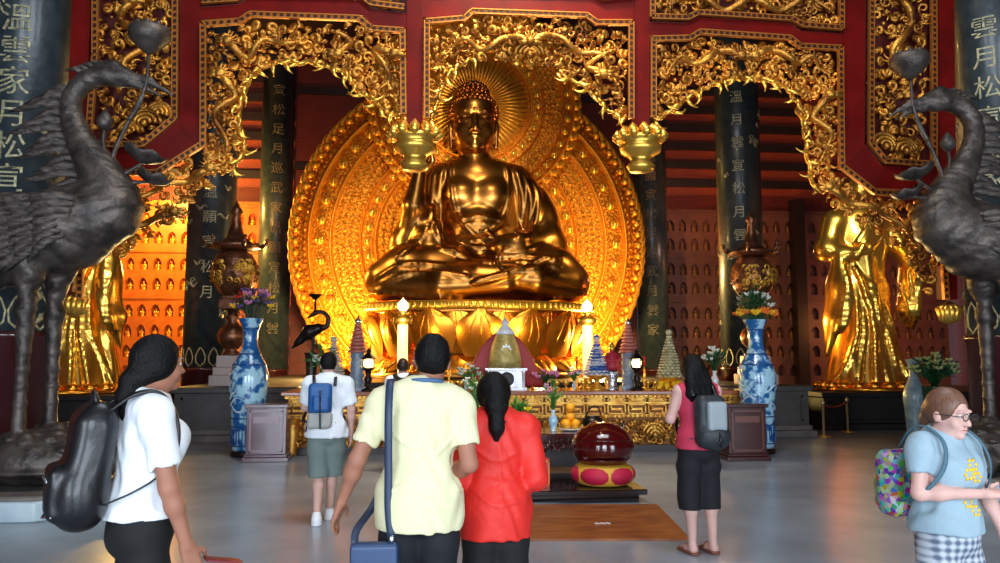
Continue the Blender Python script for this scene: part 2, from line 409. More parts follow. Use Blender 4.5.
# ---------------------------------------------------------------- niche wall
NROWS = [0.95, 1.70, 2.45, 3.20, 4.20, 4.95, 5.95, 6.70]; NDX = 0.49; NY = 30.3
def arch(cx, z0, w, h, n=4):
    """pointed arch outline, bottom left first, clockwise seen from the front"""
    pts = [(cx - w, z0), (cx - w, z0 + h * 0.55)]
    for i in range(1, n + 1):
        t = i / n; pts.append((cx - w * (1 - t ** 1.6), z0 + h * (0.55 + 0.45 * math.sin(t * PI / 2) ** 1.0 * (0.8 + 0.2 * t))))
    for i in range(n - 1, -1, -1):
        t = i / n; pts.append((cx + w * (1 - t ** 1.6), z0 + h * (0.55 + 0.45 * math.sin(t * PI / 2) * (0.8 + 0.2 * t))))
    pts.append((cx + w, z0)); return pts
def niche_wall(x0, ncol):
    mb = MB(); zs = NROWS; cells = []
    for j, z in enumerate(zs):
        zb = z - 0.10; zt = (zs[j + 1] - 0.10) if j + 1 < len(zs) else z + 0.9
        for i in range(ncol):
            cx = x0 + (i + 0.5) * NDX; A = arch(cx, z, 0.15, 0.46); xl, xr = cx - NDX / 2, cx + NDX / 2; n = len(A)
            V = [(x, NY, q) for x, q in A] + [(x, NY + 0.22, q) for x, q in A]
            O = [(xl, zb), (xl, z + 0.25)] + [(xl + (xr - xl) * t / (n - 5), zt) for t in range(n - 4)] + [(xr, z + 0.25), (xr, zb)]
            O = O[:n] if len(O) >= n else O + [O[-1]] * (n - len(O))
            V += [(x, NY, q) for x, q in O]
            Fs = []
            for k in range(n - 1):
                Fs.append((k, k + 1, 2 * n + k + 1, 2 * n + k)); Fs.append((k + 1, k, n + k, n + k + 1))
            Fs.append((n - 1, 0, 2 * n, 2 * n + n - 1)); Fs.append((0, n - 1, 2 * n - 1, n)); Fs.append(tuple(range(n, 2 * n)))
            mb.add(V, Fs)
            # small hood rib over the arch
            mb.tube([(x, NY - 0.012, q) for x, q in A[1:-1]], 0.014, 4)
            cells.append((cx, z))
    for j in (3, 5, 7):
        mb.box2((x0, NY - 0.05, NROWS[j] + 0.66), (x0 + ncol * NDX, NY + 0.01, NROWS[j] + 0.76)) if j < 8 else None
    mb.box2((x0, NY, 0), (x0 + ncol * NDX, NY + 0.2, NROWS[0] - 0.10))
    return mb, cells
def figurine_mesh():
    mb = MB()
    mb.lathe([(0.085, 0), (0.10, 0.02), (0.085, 0.045)], n=8)
    mb.ball((0, -0.01, 0.075), (0.10, 0.075, 0.035), 8, 4); mb.ball((0, 0, 0.16), (0.062, 0.045, 0.085), 8, 5)
    mb.ball((0, -0.005, 0.275), (0.034, 0.036, 0.045), 8, 5); mb.ball((0, 0, 0.325), 0.017, 6, 4)
    for s_ in (-1, 1): mb.tube([(s_ * 0.06, 0, 0.21), (s_ * 0.085, -0.02, 0.15), (s_ * 0.02, -0.065, 0.115)], [0.02, 0.02, 0.013], 5)
    return mb
fig0 = None
NTH = ['', 'first', 'second', 'third', 'fourth', 'fifth', 'sixth', 'seventh', 'eighth', 'ninth', 'tenth', 'eleventh', 'twelfth']
def vis_u(x):
    xx = x - CX; return 500 + F * (xx * math.cos(YAW) - NY * math.sin(YAW)) / (xx * math.sin(YAW) + NY * math.cos(YAW))
for x0, ncol, wins, nm, lab, grp, flab in (
    (-6.45 - 27 * NDX, 27, ((104, 196), (232, 272)), 'wall_back_1', 'orange niche wall with rows of lit pointed niches', 'figurines in the brightly lit orange niche wall', ('gilded figurine in lit orange niche', ('beside the crane', 'beside the halo'))),
    (6.45, 27, ((664, 732), (768, 812), (856, 936)), 'wall_back_2', 'dim red niche wall with rows of pointed niches', 'figurines in the dim red niche wall', ('gilded figurine in dim niche', ('behind the standing woman', 'behind the vase', 'past the statue')))):
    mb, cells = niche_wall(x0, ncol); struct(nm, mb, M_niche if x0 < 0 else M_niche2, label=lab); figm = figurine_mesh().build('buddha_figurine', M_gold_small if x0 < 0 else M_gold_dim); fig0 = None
    ORD = ['lowest', 'second', 'third', 'fourth', 'fifth', 'sixth', 'seventh', 'top']; CNT = {}
    for cx, z in cells:
        u = vis_u(cx)
        if not any(a < u < b for a, b in wins) or z < 1.2: continue
        if fig0 is None: fig0 = o = figm
        else: o = fig0.copy(); COL.objects.link(o)
        o.location = (cx, NY + 0.10, z + 0.001); wn = [i for i, (a, b) in enumerate(wins) if a < u < b][0]; key = (wn, z); CNT[key] = CNT.get(key, 0) + 1
        tag(o, '%s, %s row up, %s from the left %s' % (flab[0], ORD[NROWS.index(z)], NTH[CNT[key]], flab[1][wn]), 'figurine', grp)
for x_ in (-13.3, 13.3):
    struct('column', MB().box2((x_ - 0.22, 29.8, 0), (x_ + 0.22, 30.28, 8.0)), M_darkwood, label='dark square pillar dividing the niche wall')

# ---------------------------------------------------------------- columns
def on_column(V, cx, cy, r, ang):
    """bend flat lettering (x right, y up, z out) onto a column; ang = direction it faces"""
    out = []
    for x, y, z in V:
        a = ang + x / r; rr = r + z
        out.append((cx + rr * math.cos(a), cy + rr * math.sin(a), y))
    return out
def column(cx, cy, r, zt, chars, size, z_top, step, ang, split=1.9, seed=1, deco=True, label='', mi=None):
    root = thing('column', None, None, (cx, cy, 0)); tag(root, label, kind='structure')
    rnd = random.Random(seed)
    mb = MB(); mb.lathe([(r, split), (r, zt)], n=48); mb.build('column_shaft', M_column, root)
    mb = MB(); mb.lathe([(r + 0.012, 0.3), (r + 0.012, split - 0.04), (r + 0.045, split - 0.02), (r + 0.045, split + 0.05), (r + 0.0, split + 0.06)], n=48); mb.build('column_lower_band', M_colred, root)
    mb = MB(); mb.lathe([(r + 0.32, 0), (r + 0.34, 0.08), (r + 0.22, 0.14), (r + 0.26, 0.22), (r + 0.10, 0.31), (r + 0.0, 0.33)], n=40); mb.build('column_base', M_stone_step, root)
    mb = MB()
    for i, ch in enumerate(chars):
        V, Fs = textmesh(ch, size, 0.012); mb.add(on_column([(x, y + z_top - i * step, z + 0.006) for x, y, z in V], 0, 0, r, ang), Fs)
    mb.build('inscription', mi or M_gilt_dull, root)
    if deco:   # dull gilt clouds and a lotus ring drawn round the shaft
        mb = MB()
        for i in range(46):
            a = rnd.uniform(0, 2 * PI); z = rnd.uniform(split + 0.2, zt - 0.5)
            if abs((a - ang + PI) % (2 * PI) - PI) < size * 0.6 / r: a += size * 1.3 / r
            L = rnd.uniform(0.12, 0.34); P = []
            for k in range(9):
                t = k / 8; P.append((a + (t - 0.5) * L / r, z + 0.05 * math.sin(t * 9 + i)))
            mb.tube([((r + 0.004) * math.cos(q), (r + 0.004) * math.sin(q), z2) for q, z2 in P], lerpr([0.01, 0.045, 0.03, 0.005], 9), 5, flat=0.35, up=(math.cos(a), math.sin(a), 0))
            if i % 3 == 0: mb.tube([((r + 0.004) * math.cos(a + 0.09 / r * (1 - t) * math.cos(t * 8)), (r + 0.004) * math.sin(a + 0.09 / r * (1 - t) * math.cos(t * 8)), z + 0.1 + 0.09 * (1 - t) * math.sin(t * 8)) for t in np.linspace(0, 0.85, 10)], 0.018, 5, flat=0.4, up=(math.cos(a), math.sin(a), 0))
        n = 12
        for i in range(n):
            a0 = 2 * PI * i / n
            for sgn in (-1, 1):
                mb.tube([((r + 0.004) * math.cos(a0 + sgn * w / r), (r + 0.004) * math.sin(a0 + sgn * w / r), split + 0.08 + z) for w, z in ((0.0, 0.0), (0.10, 0.10), (0.115, 0.24), (0.06, 0.38), (0.0, 0.46))], 0.018, 5, flat=0.4, up=(math.cos(a0), math.sin(a0), 0))
        mb.build('column_ornament', M_gilt_dull, root)
    return root
M_gilt_far = mat('muted_gilt', (0.46, 0.42, 0.33), 0.6, 0.2)  # muted gilt, lowers the contrast of the rearmost inscriptions
toward = lambda x, y: math.atan2(0 - y, CX - x)
column(-6.86, 10.95, 0.50, 13.5, '願溫雲家月松宣', 0.40, 6.48, 0.43, toward(-6.86, 10.95) - 0.38, label='thick dark column with gilt characters behind the crane on a pale plinth, niche wall lamp side')
column(7.12, 10.95, 0.50, 13.5, '雲月松宣溫家', 0.36, 6.5, 0.46, toward(7.12, 10.95) - 0.05, seed=2, label='thick dark blue column with faint characters behind the crane beside the girl')
column(-6.9, 20.2, 0.58, 13.5, '宣松月雲家溫願宣松月', 0.34, 8.8, 0.62, toward(-6.9, 20.2) - 0.1, split=1.35, seed=3, label='dark column behind the bronze tower lamp next to the lit niche wall')
column(6.9, 20.2, 0.58, 13.5, '松宣家溫月雲宣松月雲', 0.34, 10.4, 0.62, toward(6.9, 20.2), split=1.35, seed=4, label='dark column rising above the bronze tower lamp next to the dim niche wall')
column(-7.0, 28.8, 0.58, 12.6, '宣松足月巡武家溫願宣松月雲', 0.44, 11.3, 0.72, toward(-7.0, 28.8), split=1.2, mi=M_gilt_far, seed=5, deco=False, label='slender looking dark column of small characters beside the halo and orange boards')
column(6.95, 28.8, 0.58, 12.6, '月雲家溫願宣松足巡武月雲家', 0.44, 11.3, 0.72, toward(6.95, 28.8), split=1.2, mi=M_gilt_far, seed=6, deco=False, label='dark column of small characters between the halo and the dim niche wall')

# ---------------------------------------------------------------- stone platforms and plinths
def plinth(name, a, b, top, label, m=M_stone_dark, mstep=M_stone_step, panels=3):
    root = thing(name, label, 'plinth', ((a[0] + b[0]) / 2, (a[1] + b[1]) / 2, 0)); ox, oy = root.location.x, root.location.y
    B = MB(); B.box2((a[0] - ox, a[1] - oy, 0.24), (b[0] - ox, b[1] - oy, top - 0.12)); B.build('body', m, root)
    B = MB(); B.box2((a[0] - ox - 0.07, a[1] - oy - 0.07, top - 0.12), (b[0] - ox + 0.07, b[1] - oy + 0.07, top)); B.build('cornice', m, root, 0.02)
    B = MB(); B.box2((a[0] - ox - 0.12, a[1] - oy - 0.12, 0), (b[0] - ox + 0.12, b[1] - oy + 0.12, 0.14)); B.box2((a[0] - ox - 0.05, a[1] - oy - 0.05, 0.14), (b[0] - ox + 0.05, b[1] - oy + 0.05, 0.24)); B.build('step', mstep, root, 0.015)
    w = (b[0] - a[0]) / panels
    for i in range(panels):
        x0, x1 = a[0] - ox + i * w + 0.12, a[0] - ox + (i + 1) * w - 0.12; y = a[1] - oy; B = MB()
        for p, q in (((x0, 0.34), (x1, 0.38)), ((x0, top - 0.24), (x1, top - 0.2)), ((x0, 0.34), (x0 + 0.05, top - 0.2)), ((x1 - 0.05, 0.34), (x1, top - 0.2))):
            B.box2((p[0], y - 0.025, p[1]), (q[0], y, q[1]))
        B.build('panel_frame', m, root)
    return root
pl_ = G(180, 440); pr_ = G(812, 436)
plinth('stone_plinth', (W(176, 400, 16.0).x, 15.9), (W(296, 400, 16.0).x, 18.95), 1.06, 'dark stone plinth under the bronze tower lamp near the lit niche wall', panels=1)
plinth('stone_plinth', (W(704, 400, 16.0).x, 15.9), (W(806, 400, 16.0).x, 18.95), 1.06, 'dark stone plinth under the bronze tower lamp near the dim niche wall', panels=1)
plinth('shrine_platform', (-6.2, 19.2), (6.2, 28.7), 1.05, 'broad dark platform carrying the great Buddha and its lotus throne', M_black, M_black, 6)
plinth('statue_platform', (-13.0, 17.4), (-7.6, 22.5), 0.85, 'black platform under the gilded standing statue half hidden by the crane', M_black, M_black, 3)
plinth('statue_platform', (7.6, 17.4), (14.0, 22.5), 0.85, 'black platform under the gilded robed statue behind the rope barrier', M_black, M_black, 3)
# ================================================================ carved screen hanging in front of the shrine
FY = 10.64
M_fgold = mat('carved_gilt_wood', (0.92, 0.66, 0.27), 0.40, 0.8, col2=(0.50, 0.30, 0.13), scale=3.0, detail=8, bump=0.25, bscale=30, lo=0.35, hi=0.72)
M_fgold2 = mat('bright_gilt', (0.95, 0.75, 0.32), 0.33, 0.85)
M_trim = mat('gilt_moulding', (0.80, 0.52, 0.24), 0.4, 0.7)
M_bead = mat('dark_bead', (0.20, 0.07, 0.05), 0.4)
M_backing = mat('red_backing_board', (0.32, 0.05, 0.04), 0.55)
screen = thing('carved_screen', 'huge red lacquered screen with gilded dragon frets hanging between the dark columns', 'screen', (0, FY, 0))
def P2(u, v): w = W(u, v, FY); return (w.x, w.z)
def poly2(px): return [P2(u, v) for u, v in px]
def inside(p, poly):
    x, z = p; c = False; n = len(poly)
    for i in range(n):
        x1, z1 = poly[i]; x2, z2 = poly[(i + 1) % n]
        if (z1 > z) != (z2 > z) and x < (x2 - x1) * (z - z1) / (z2 - z1) + x1: c = not c
    return c
def slab(mb, px, y0, y1):
    """vertical slab with the given outline (picture outline on the plane of the screen)"""
    Q = poly2(px); mb.prism([(x, y0, z) for x, z in Q], (0, y1 - y0, 0)); return mb
from mathutils.geometry import tessellate_polygon
def slab_t(mb, px, y0, y1):
    Q = poly2(px); n = len(Q); tri = tessellate_polygon([[Vector((x, z, 0)) for x, z in Q]])
    V = [(x, y0, z) for x, z in Q] + [(x, y1, z) for x, z in Q]
    mb.add(V, [tuple(t) for t in tri] + [tuple(n + i for i in reversed(t)) for t in tri] + [(i, (i + 1) % n, n + (i + 1) % n, n + i) for i in range(n)])
# --- red frame
frame = MB()
top = -60
for px in ([(184, top), (203, top), (203, 150), (184, 128)], [(407, top), (423, top), (422, 130), (408, 130)], [(632, top), (646, top), (646, 128), (632, 130)],
           [(838, top), (860, top), (858, 150), (838, 170)], [(80, top), (97, top), (91, 162), (76, 300), (66, 300)][:5], [(931, top), (946, top), (950, 300), (937, 300), (930, 170)]):
    slab_t(frame, px, -0.16, 0.02)
slab_t(frame, [(203, 12), (240, 9), (250, 3), (362, 5), (372, 14), (407, 18), (407, 32), (375, 30), (364, 20), (250, 16), (240, 22), (203, 24)], -0.15, 0.0)
slab_t(frame, [(423, 0), (632, 4), (632, 24), (596, 24), (588, 18), (468, 14), (460, 20), (423, 22)], -0.15, 0.0)
slab_t(frame, [(646, 26), (684, 27), (694, 22), (786, 28), (796, 35), (838, 38), (838, 49), (796, 47), (786, 40), (694, 34), (684, 40), (646, 40)], -0.15, 0.0)
slab_t(frame, [(91, 152), (148, 152), (184, 122), (203, 146), (160, 172), (89, 172)], -0.15, 0.0)
slab_t(frame, [(860, 148), (876, 168), (931, 171), (934, 193), (868, 190), (838, 166)], -0.15, 0.0)
frame.build('lacquer_frame', M_maroon, screen, 0.015)
bk = MB()
for px in ([(97, top), (184, top), (184, 125), (150, 152), (91, 152)], [(860, top), (931, top), (931, 170), (876, 167), (860, 148)],
           [(203, top), (407, top), (407, 16), (203, 10)], [(423, top), (632, top), (632, 5), (423, 0)], [(646, top), (838, top), (838, 37), (646, 27)]):
    slab_t(bk, px, 0.06, 0.09)
bk.build('backing_board', M_backing, screen)
# --- mouldings with beads
def moulding(lines, name='beaded_moulding', w=0.034):
    mb = MB()
    for px in lines:
        Q = poly2(px)
        for i in range(len(Q) - 1):
            a, b = Vector((Q[i][0], 0, Q[i][1])), Vector((Q[i + 1][0], 0, Q[i + 1][1])); d = b - a; L = d.length
            if L < 0.02: continue
            t = d / L; nn = Vector((-t.z, 0, t.x)); MX = Matrix((t, Vector((0, 1, 0)), nn)).transposed(); c = (a + b) / 2
            mb.cur = 0
            for s_ in (-1, 1): mb.box(c + nn * s_ * w * 0.95 + Vector((0, -0.18, 0)), (L / 2 + 0.01, 0.03, w * 0.22), M=MX)
            mb.box(c + Vector((0, -0.16, 0)), (L / 2, 0.02, w), M=MX)
            m = max(1, int(L / 0.085)); mb.cur = 1
            for k in range(m): mb.box(a + t * (L * (k + 0.5) / m) + Vector((0, -0.19, 0)), (0.023, 0.012, w * 0.55), M=MX)
    return mb.build(name, [M_trim, M_bead], screen)
moulding([[(101, top), (101, 60), (94, 148), (148, 148), (179, 122), (180, top)]])
moulding([[(865, top), (864, 147), (878, 164), (926, 167), (926, top)]])
moulding([[(207, 150), (207, 30), (243, 27), (254, 20), (360, 24), (372, 34), (403, 36), (404, 118)]])
moulding([[(427, 122), (427, 27), (464, 24), (472, 17), (584, 21), (594, 28), (628, 28), (628, 122)]])
moulding([[(650, 120), (650, 44), (686, 43), (696, 37), (784, 43), (794, 51), (834, 53), (835, 172)]])
moulding([[(206, 7), (240, 5), (250, -1), (362, 1), (372, 9), (404, 13)]])
moulding([[(427, -6), (460, -8), (588, -4), (600, 3), (629, 0), (629, top)]])
moulding([[(649, top), (649, 22), (684, 23), (694, 18), (786, 24), (797, 30), (835, 33), (835, top)]])
moulding([[(86, 300), (88, 176), (162, 176), (206, 148)]])
moulding([[(836, 170), (868, 195), (932, 198), (938, 300)]])

# --- carvings
def curl(mb, x, y, z, R, a0, turn, r, turns=1.15, n=13):
    P = []; RR = []
    for k in range(n):
        t = k / (n - 1); a = a0 + turn * t * turns * 2 * PI; q = R * (1 - 0.78 * t)
        P.append((x + q * math.cos(a), y - 0.05 * math.sin(t * PI), z + q * math.sin(a))); RR.append(r * (0.35 + 1.0 * math.sin(PI * min(1, t * 0.8 + 0.12))))
    mb.tube(P, RR, 5); mb.ball(P[-1], r * 1.35, 6, 4)
def leaf(mb, x, y, z, L, a, r, bend=0.8):
    P = []; RR = []
    for k in range(7):
        t = k / 6; q = a + bend * t * t; P.append((x + L * t * math.cos(q), y - 0.07 * math.sin(t * 2.6), z + L * t * math.sin(q))); RR.append(r * (0.25 + math.sin(PI * (0.15 + 0.8 * t))) * (1 - 0.6 * t))
    mb.tube(P, RR, 5, flat=0.5)
def fan(mb, x, y, z, R, a):
    for j in range(3):
        q = R * (1 - 0.3 * j); mb.tube([(x + q * math.cos(a + g), y - 0.03 * j, z + q * math.sin(a + g)) for g in np.linspace(-1.5, 1.5, 9)], 0.03, 5)
    mb.ball((x, y - 0.06, z), R * 0.25, 6, 4)
def dragon(mb, pts, y, r, rnd):
    P = spl([(p[0], y, p[1]) for p in [P2(*q) for q in pts]], 6); n = len(P)
    P = [p + Vector((0, -0.05 - 0.05 * math.sin(i * 0.8), 0)) for i, p in enumerate(P)]
    mb.tube(P, lerpr([r * 1.25, r * 1.1, r, r * 0.7, r * 0.25], n), 7)
    for i in range(n): mb.ball(P[i], (r * 1.32 * (1 - 0.6 * i / n), r * 1.32 * (1 - 0.6 * i / n), r * 1.32 * (1 - 0.6 * i / n)), 6, 4)
    for i in range(0, n - 2, 1):   # dorsal fins
        d = (P[i + 1] - P[i]).normalized(); up = Vector((-d.z, -0.3, d.x)); up = up if up.z > 0 else -up
        mb.tube([P[i] + up * r * 0.7, P[i] + up * r * 1.5 - d * r * 0.4], [r * 0.35, 0.004], 4)
    h = P[0]; s_ = -1 if P[1].x > h.x else 1; c = (h.x, h.y - 0.06, h.z)
    mb.ball(c, (r * 2.1, r * 1.5, r * 1.6), 8, 6)
    for dz in (-0.5, 0.5): mb.tube([(h.x, h.y - 0.06, h.z), (h.x + s_ * r * 3.6, h.y - 0.08, h.z + dz * r * 1.6)], [r * 1.2, r * 0.5], 6)
    for k in range(5):
        a = PI / 2 + s_ * (0.2 + k * 0.42); mb.tube([c, (h.x + r * 3.4 * math.cos(a), h.y - 0.09, h.z + r * 3.4 * math.sin(a))], [r * 0.6, 0.006], 5)
def carving(px, s=0.12, seed=0, name='carved_panel', y=-0.02, depth=0.10, parent=None, dragons=(), m=None, jit=0.45, gaps=0.0, rr=1.0, fans=(), skip=0.0):
    rnd = random.Random(seed); Q = poly2(px); xs = [p[0] for p in Q]; zs = [p[1] for p in Q]; mb = MB()
    z = min(zs) + s * 0.3; row = 0
    while z < max(zs):
        x = min(xs) + s * (0.3 + 0.5 * (row % 2))
        while x < max(xs):
            p = (x + rnd.uniform(-jit, jit) * s, z + rnd.uniform(-jit, jit) * s)
            if inside(p, Q) and rnd.random() > skip:
                yy = y - rnd.uniform(0, depth); k = rnd.random(); R = s * rnd.uniform(0.42, 0.82)
                if k < 0.45: curl(mb, p[0], yy, p[1], R, rnd.uniform(0, 6.3), rnd.choice((-1, 1)), rnd.uniform(0.016, 0.028) * rr)
                elif k < 0.85:
                    a = rnd.uniform(0, 6.3)
                    for j in range(rnd.randint(2, 3)): leaf(mb, p[0], yy, p[1], R * 1.7, a + (j - 1) * 0.55, rnd.uniform(0.022, 0.036) * rr, rnd.uniform(-1.3, 1.3))
                elif k < 0.93: fan(mb, p[0], yy, p[1], R, rnd.uniform(0, 6.3))
                else: mb.ball((p[0], yy - 0.03, p[1]), R * 0.42, 8, 5)
            x += s
        z += s * 0.9; row += 1
    # stems: the open web the carving is cut from
    for i in range(len(Q) * 2):
        p = [rnd.choice(Q) for _ in range(1)][0]
    for d in dragons: dragon(mb, d, y - depth - 0.02, 0.043, rnd)
    for u, v, R, a in fans: w = P2(u, v); fan(mb, w[0], y - depth - 0.04, w[1], R, a)
    return mb.build(name, m or M_fgold, parent or screen)
carving([(107, top), (174, top), (174, 118), (146, 143), (100, 143)], 0.115, 1, dragons=([(140, 8), (125, 25), (150, 45), (130, 70), (150, 90), (135, 110)],), skip=0.12, fans=[(150, 128, 0.2, 1.57), (135, 136, 0.16, 1.57), (163, 118, 0.16, 1.2)])
carving([(871, top), (920, top), (920, 161), (880, 158), (871, 146)], 0.115, 2, dragons=([(893, 5), (905, 30), (885, 55), (905, 85), (882, 110)],), skip=0.12, fans=[(878, 150, 0.2, 1.4), (898, 155, 0.2, 1.57)])
carving([(210, top), (402, top), (402, 10), (366, 0), (250, -2), (210, 4)], 0.115, 3)
carving([(428, top), (628, top), (628, 0), (600, 0), (588, -6), (428, -8)], 0.115, 4)
carving([(653, top), (832, top), (832, 29), (796, 27), (786, 20), (694, 14), (684, 19), (653, 18)], 0.115, 5, dragons=([(745, 4), (720, 15), (690, 2), (665, 12)], [(745, 4), (775, 15), (805, 2), (825, 20)]))
# frets over the three openings
LA = [(211, 34), (246, 31), (257, 25), (358, 29), (370, 38), (401, 40), (402, 118), (386, 112), (372, 100), (358, 92), (348, 78), (330, 67), (300, 64), (270, 66), (254, 78), (244, 98), (240, 122), (244, 146), (236, 168), (210, 176), (206, 150)]
carving(LA, 0.098, 6, 'carved_fret', dragons=([(232, 48), (250, 62), (268, 45), (292, 50), (310, 38)], [(340, 60), (352, 46), (330, 36)], [(395, 60), (375, 55), (390, 80), (380, 96)], [(225, 80), (238, 100), (218, 120), (232, 150), (214, 165)]))
CA = [(431, 31), (466, 28), (474, 21), (582, 25), (592, 32), (624, 32), (625, 120), (612, 116), (596, 100), (580, 86), (556, 74), (530, 66), (505, 64), (470, 62), (450, 74), (440, 96), (431, 122)]
carving(CA, 0.098, 7, 'carved_fret', dragons=([(528, 48), (505, 42), (485, 55), (462, 45), (445, 60)], [(528, 48), (552, 40), (572, 55), (600, 62), (615, 90)], [(600, 80), (585, 70), (612, 55)]), fans=[(528, 60, 0.2, 1.57)])
RA = [(653, 48), (688, 47), (698, 41), (782, 47), (792, 55), (831, 57), (833, 195), (812, 190), (806, 165), (803, 140), (800, 118), (792, 100), (778, 86), (755, 80), (735, 80), (712, 86), (690, 96), (672, 110), (653, 122)]
carving(RA, 0.098, 8, 'carved_fret', dragons=([(735, 62), (715, 55), (695, 68), (676, 62), (662, 80)], [(748, 62), (768, 54), (790, 68), (805, 62), (822, 80)], [(822, 100), (808, 120), (825, 140), (812, 165)]))
# lower hanging frets on either side
LL = [(92, 180), (160, 180), (205, 152), (240, 160), (238, 176), (215, 186), (196, 196), (192, 214), (172, 222), (160, 236), (136, 244), (120, 262), (104, 268), (96, 290), (88, 292)]
carving(LL, 0.115, 9, 'carved_fret', skip=0.22, dragons=([(215, 172), (190, 184), (165, 190), (140, 205), (118, 215)], [(180, 215), (150, 225), (125, 240), (105, 255)]))
RL = [(832, 178), (866, 200), (930, 202), (934, 300), (924, 296), (914, 275), (898, 255), (880, 238), (856, 226), (838, 215), (826, 200), (806, 188)]
carving(RL, 0.115, 10, 'carved_fret', skip=0.1, dragons=([(820, 190), (845, 205), (870, 212), (895, 230), (915, 255)], [(925, 215), (905, 222), (888, 232)]))
# rims of the openings: rippling gilt edge that ties each fret together
def rim(px, r=0.035):
    mb = MB(); P = spl([(p[0], -0.08, p[1]) for p in poly2(px)], 7)
    P = [p + Vector((0, -0.03 * math.sin(i), 0.025 * math.sin(i * 1.9))) for i, p in enumerate(P)]; mb.tube(P, r, 6)
    for i in range(0, len(P), 3): leaf(mb, P[i].x, -0.1, P[i].z, 0.2, -PI / 2 + 0.9 * math.sin(i * 1.3), 0.035, 0.9 * math.cos(i))
    return mb.build('fret_rim', M_fgold2, screen)
rim([(236, 168), (246, 148), (240, 122), (244, 98), (254, 78), (270, 66), (300, 64), (330, 67), (348, 78), (358, 92), (372, 100), (386, 112), (402, 118)])
rim([(653, 122), (672, 110), (690, 96), (712, 86), (735, 80), (755, 80), (778, 86), (792, 100), (800, 118), (803, 140), (806, 165), (812, 190)])
rim([(431, 122), (440, 96), (450, 74), (470, 62)], 0.03); rim([(556, 74), (580, 86), (596, 100), (612, 116), (625, 120)], 0.03)
# lotus finials ending the posts
def finial(u, v, w, name='lotus_finial', long=0.0, y=-0.07):
    c = P2(u, v); mb = MB(); r = w / 2
    mb.lathe([(0.01, -0.62 * w), (r * 0.5, -0.60 * w), (r * 0.62, -0.5 * w), (r * 0.42, -0.38 * w), (r * 0.5, -0.3 * w), (r * 0.84, -0.2 * w), (r * 0.9, -0.08 * w), (r * 0.72, 0.0), (r * 1.0, 0.03 * w), (r * 1.0, 0.10 * w), (r * 0.6, 0.13 * w)], (c[0], y, c[1]), 20)
    for row, (h, k, n) in enumerate(((0.10, 1.02, 12), (0.18, 0.8, 10), (0.24, 0.55, 8))):
        for i in range(n):
            a = 2 * PI * (i + 0.5 * row) / n; b = Vector((c[0] + r * k * 0.8 * math.cos(a), y + r * k * 0.8 * math.sin(a), c[1] + h * w * 0.8))
            o_ = Vector((math.cos(a), math.sin(a), 0)); mb.tube([b, b + o_ * r * 0.22 + Vector((0, 0, 0.09 * w)), b + o_ * r * 0.16 + Vector((0, 0, 0.2 * w))], [r * 0.2, r * 0.22, 0.01], 6)
    return mb.build(name, M_fgold2, screen)
finial(415, 143, 0.66); finial(639, 145, 0.66)
def bud(u, v, w):
    c = P2(u, v); mb = MB()
    for i in range(10):
        a = 2 * PI * i / 10; d = Vector((math.cos(a), math.sin(a), 0)); b = Vector((c[0], -0.07, c[1] + w * 0.5))
        mb.tube([b, b + d * w * 0.42 - Vector((0, 0, w * 0.3)), b + d * w * 0.3 - Vector((0, 0, w * 0.75)), b - Vector((0, 0, w * 1.0))], [w * 0.12, w * 0.2, w * 0.16, 0.01], 6)
    mb.ball((c[0], -0.07, c[1]), (w * 0.4, w * 0.4, w * 0.5)); return mb.build('lotus_bud', M_fgold2, screen)
bud(77, 306, 0.30); bud(946, 314, 0.30)
# ================================================================ great Buddha, lotus throne, halo
M_bgold = mat('polished_gilt_bronze', (0.76, 0.54, 0.27), 0.30, 1.0, col2=(0.68, 0.46, 0.21), scale=1.2)
M_face = mat('bright_face_gilt', (0.95, 0.70, 0.34), 0.24, 1.0)
M_halo = mat('halo_gilt_relief', (1.0, 0.76, 0.24), 0.5, 0.6, col2=(0.85, 0.52, 0.12), scale=22, tex='voronoi', bump=0.9, bscale=11, lo=0.1, hi=0.6)
M_halo_band = mat('halo_band_gilt', (0.95, 0.66, 0.20), 0.42, 0.7, bump=0.3, bscale=14)
M_boss = mat('halo_boss_gilt', (1.0, 0.80, 0.30), 0.3, 0.8)
M_hair = mat('gilt_hair_curls', (0.62, 0.36, 0.14), 0.35, 1.0)
M_lotus = mat('throne_petal_gilt', (1.0, 0.66, 0.20), 0.26, 0.9)
BY = 24.2; S = 0.0307; BX0, BZ0 = W(476, 305, BY).x, W(476, 305, BY).z
def bp(u, v, y=0.0): return ((u - 476) * S, y, (305 - v) * S)      # local metres on the statue, from the photograph's proportions
bud_ = thing('buddha_statue', 'colossal golden seated Buddha with one arm raised, on the lotus throne', 'statue', (0, BY, BZ0))
f = Field((-3.8, -2.6, -0.15), (3.9, 1.9, 7.5), 0.042)
# crossed legs
f.ell(bp(478, 283, -0.2), (3.0, 1.7, 0.72), k=0)
f.chain([bp(450, 268, -0.6), bp(405, 274, -1.0), bp(386, 284, -0.9)], [0.75, 0.66, 0.60], k=0.3)
f.chain([bp(505, 268, -0.6), bp(550, 274, -1.0), bp(566, 284, -0.9)], [0.75, 0.68, 0.62], k=0.3)
f.chain([bp(390, 290, -1.2), bp(440, 291, -1.7), bp(500, 288, -1.75)], [0.42, 0.40, 0.34], k=0.15)
f.chain([bp(564, 288, -1.2), bp(530, 285, -1.7), bp(475, 279, -1.6)], [0.46, 0.42, 0.32], k=0.10)
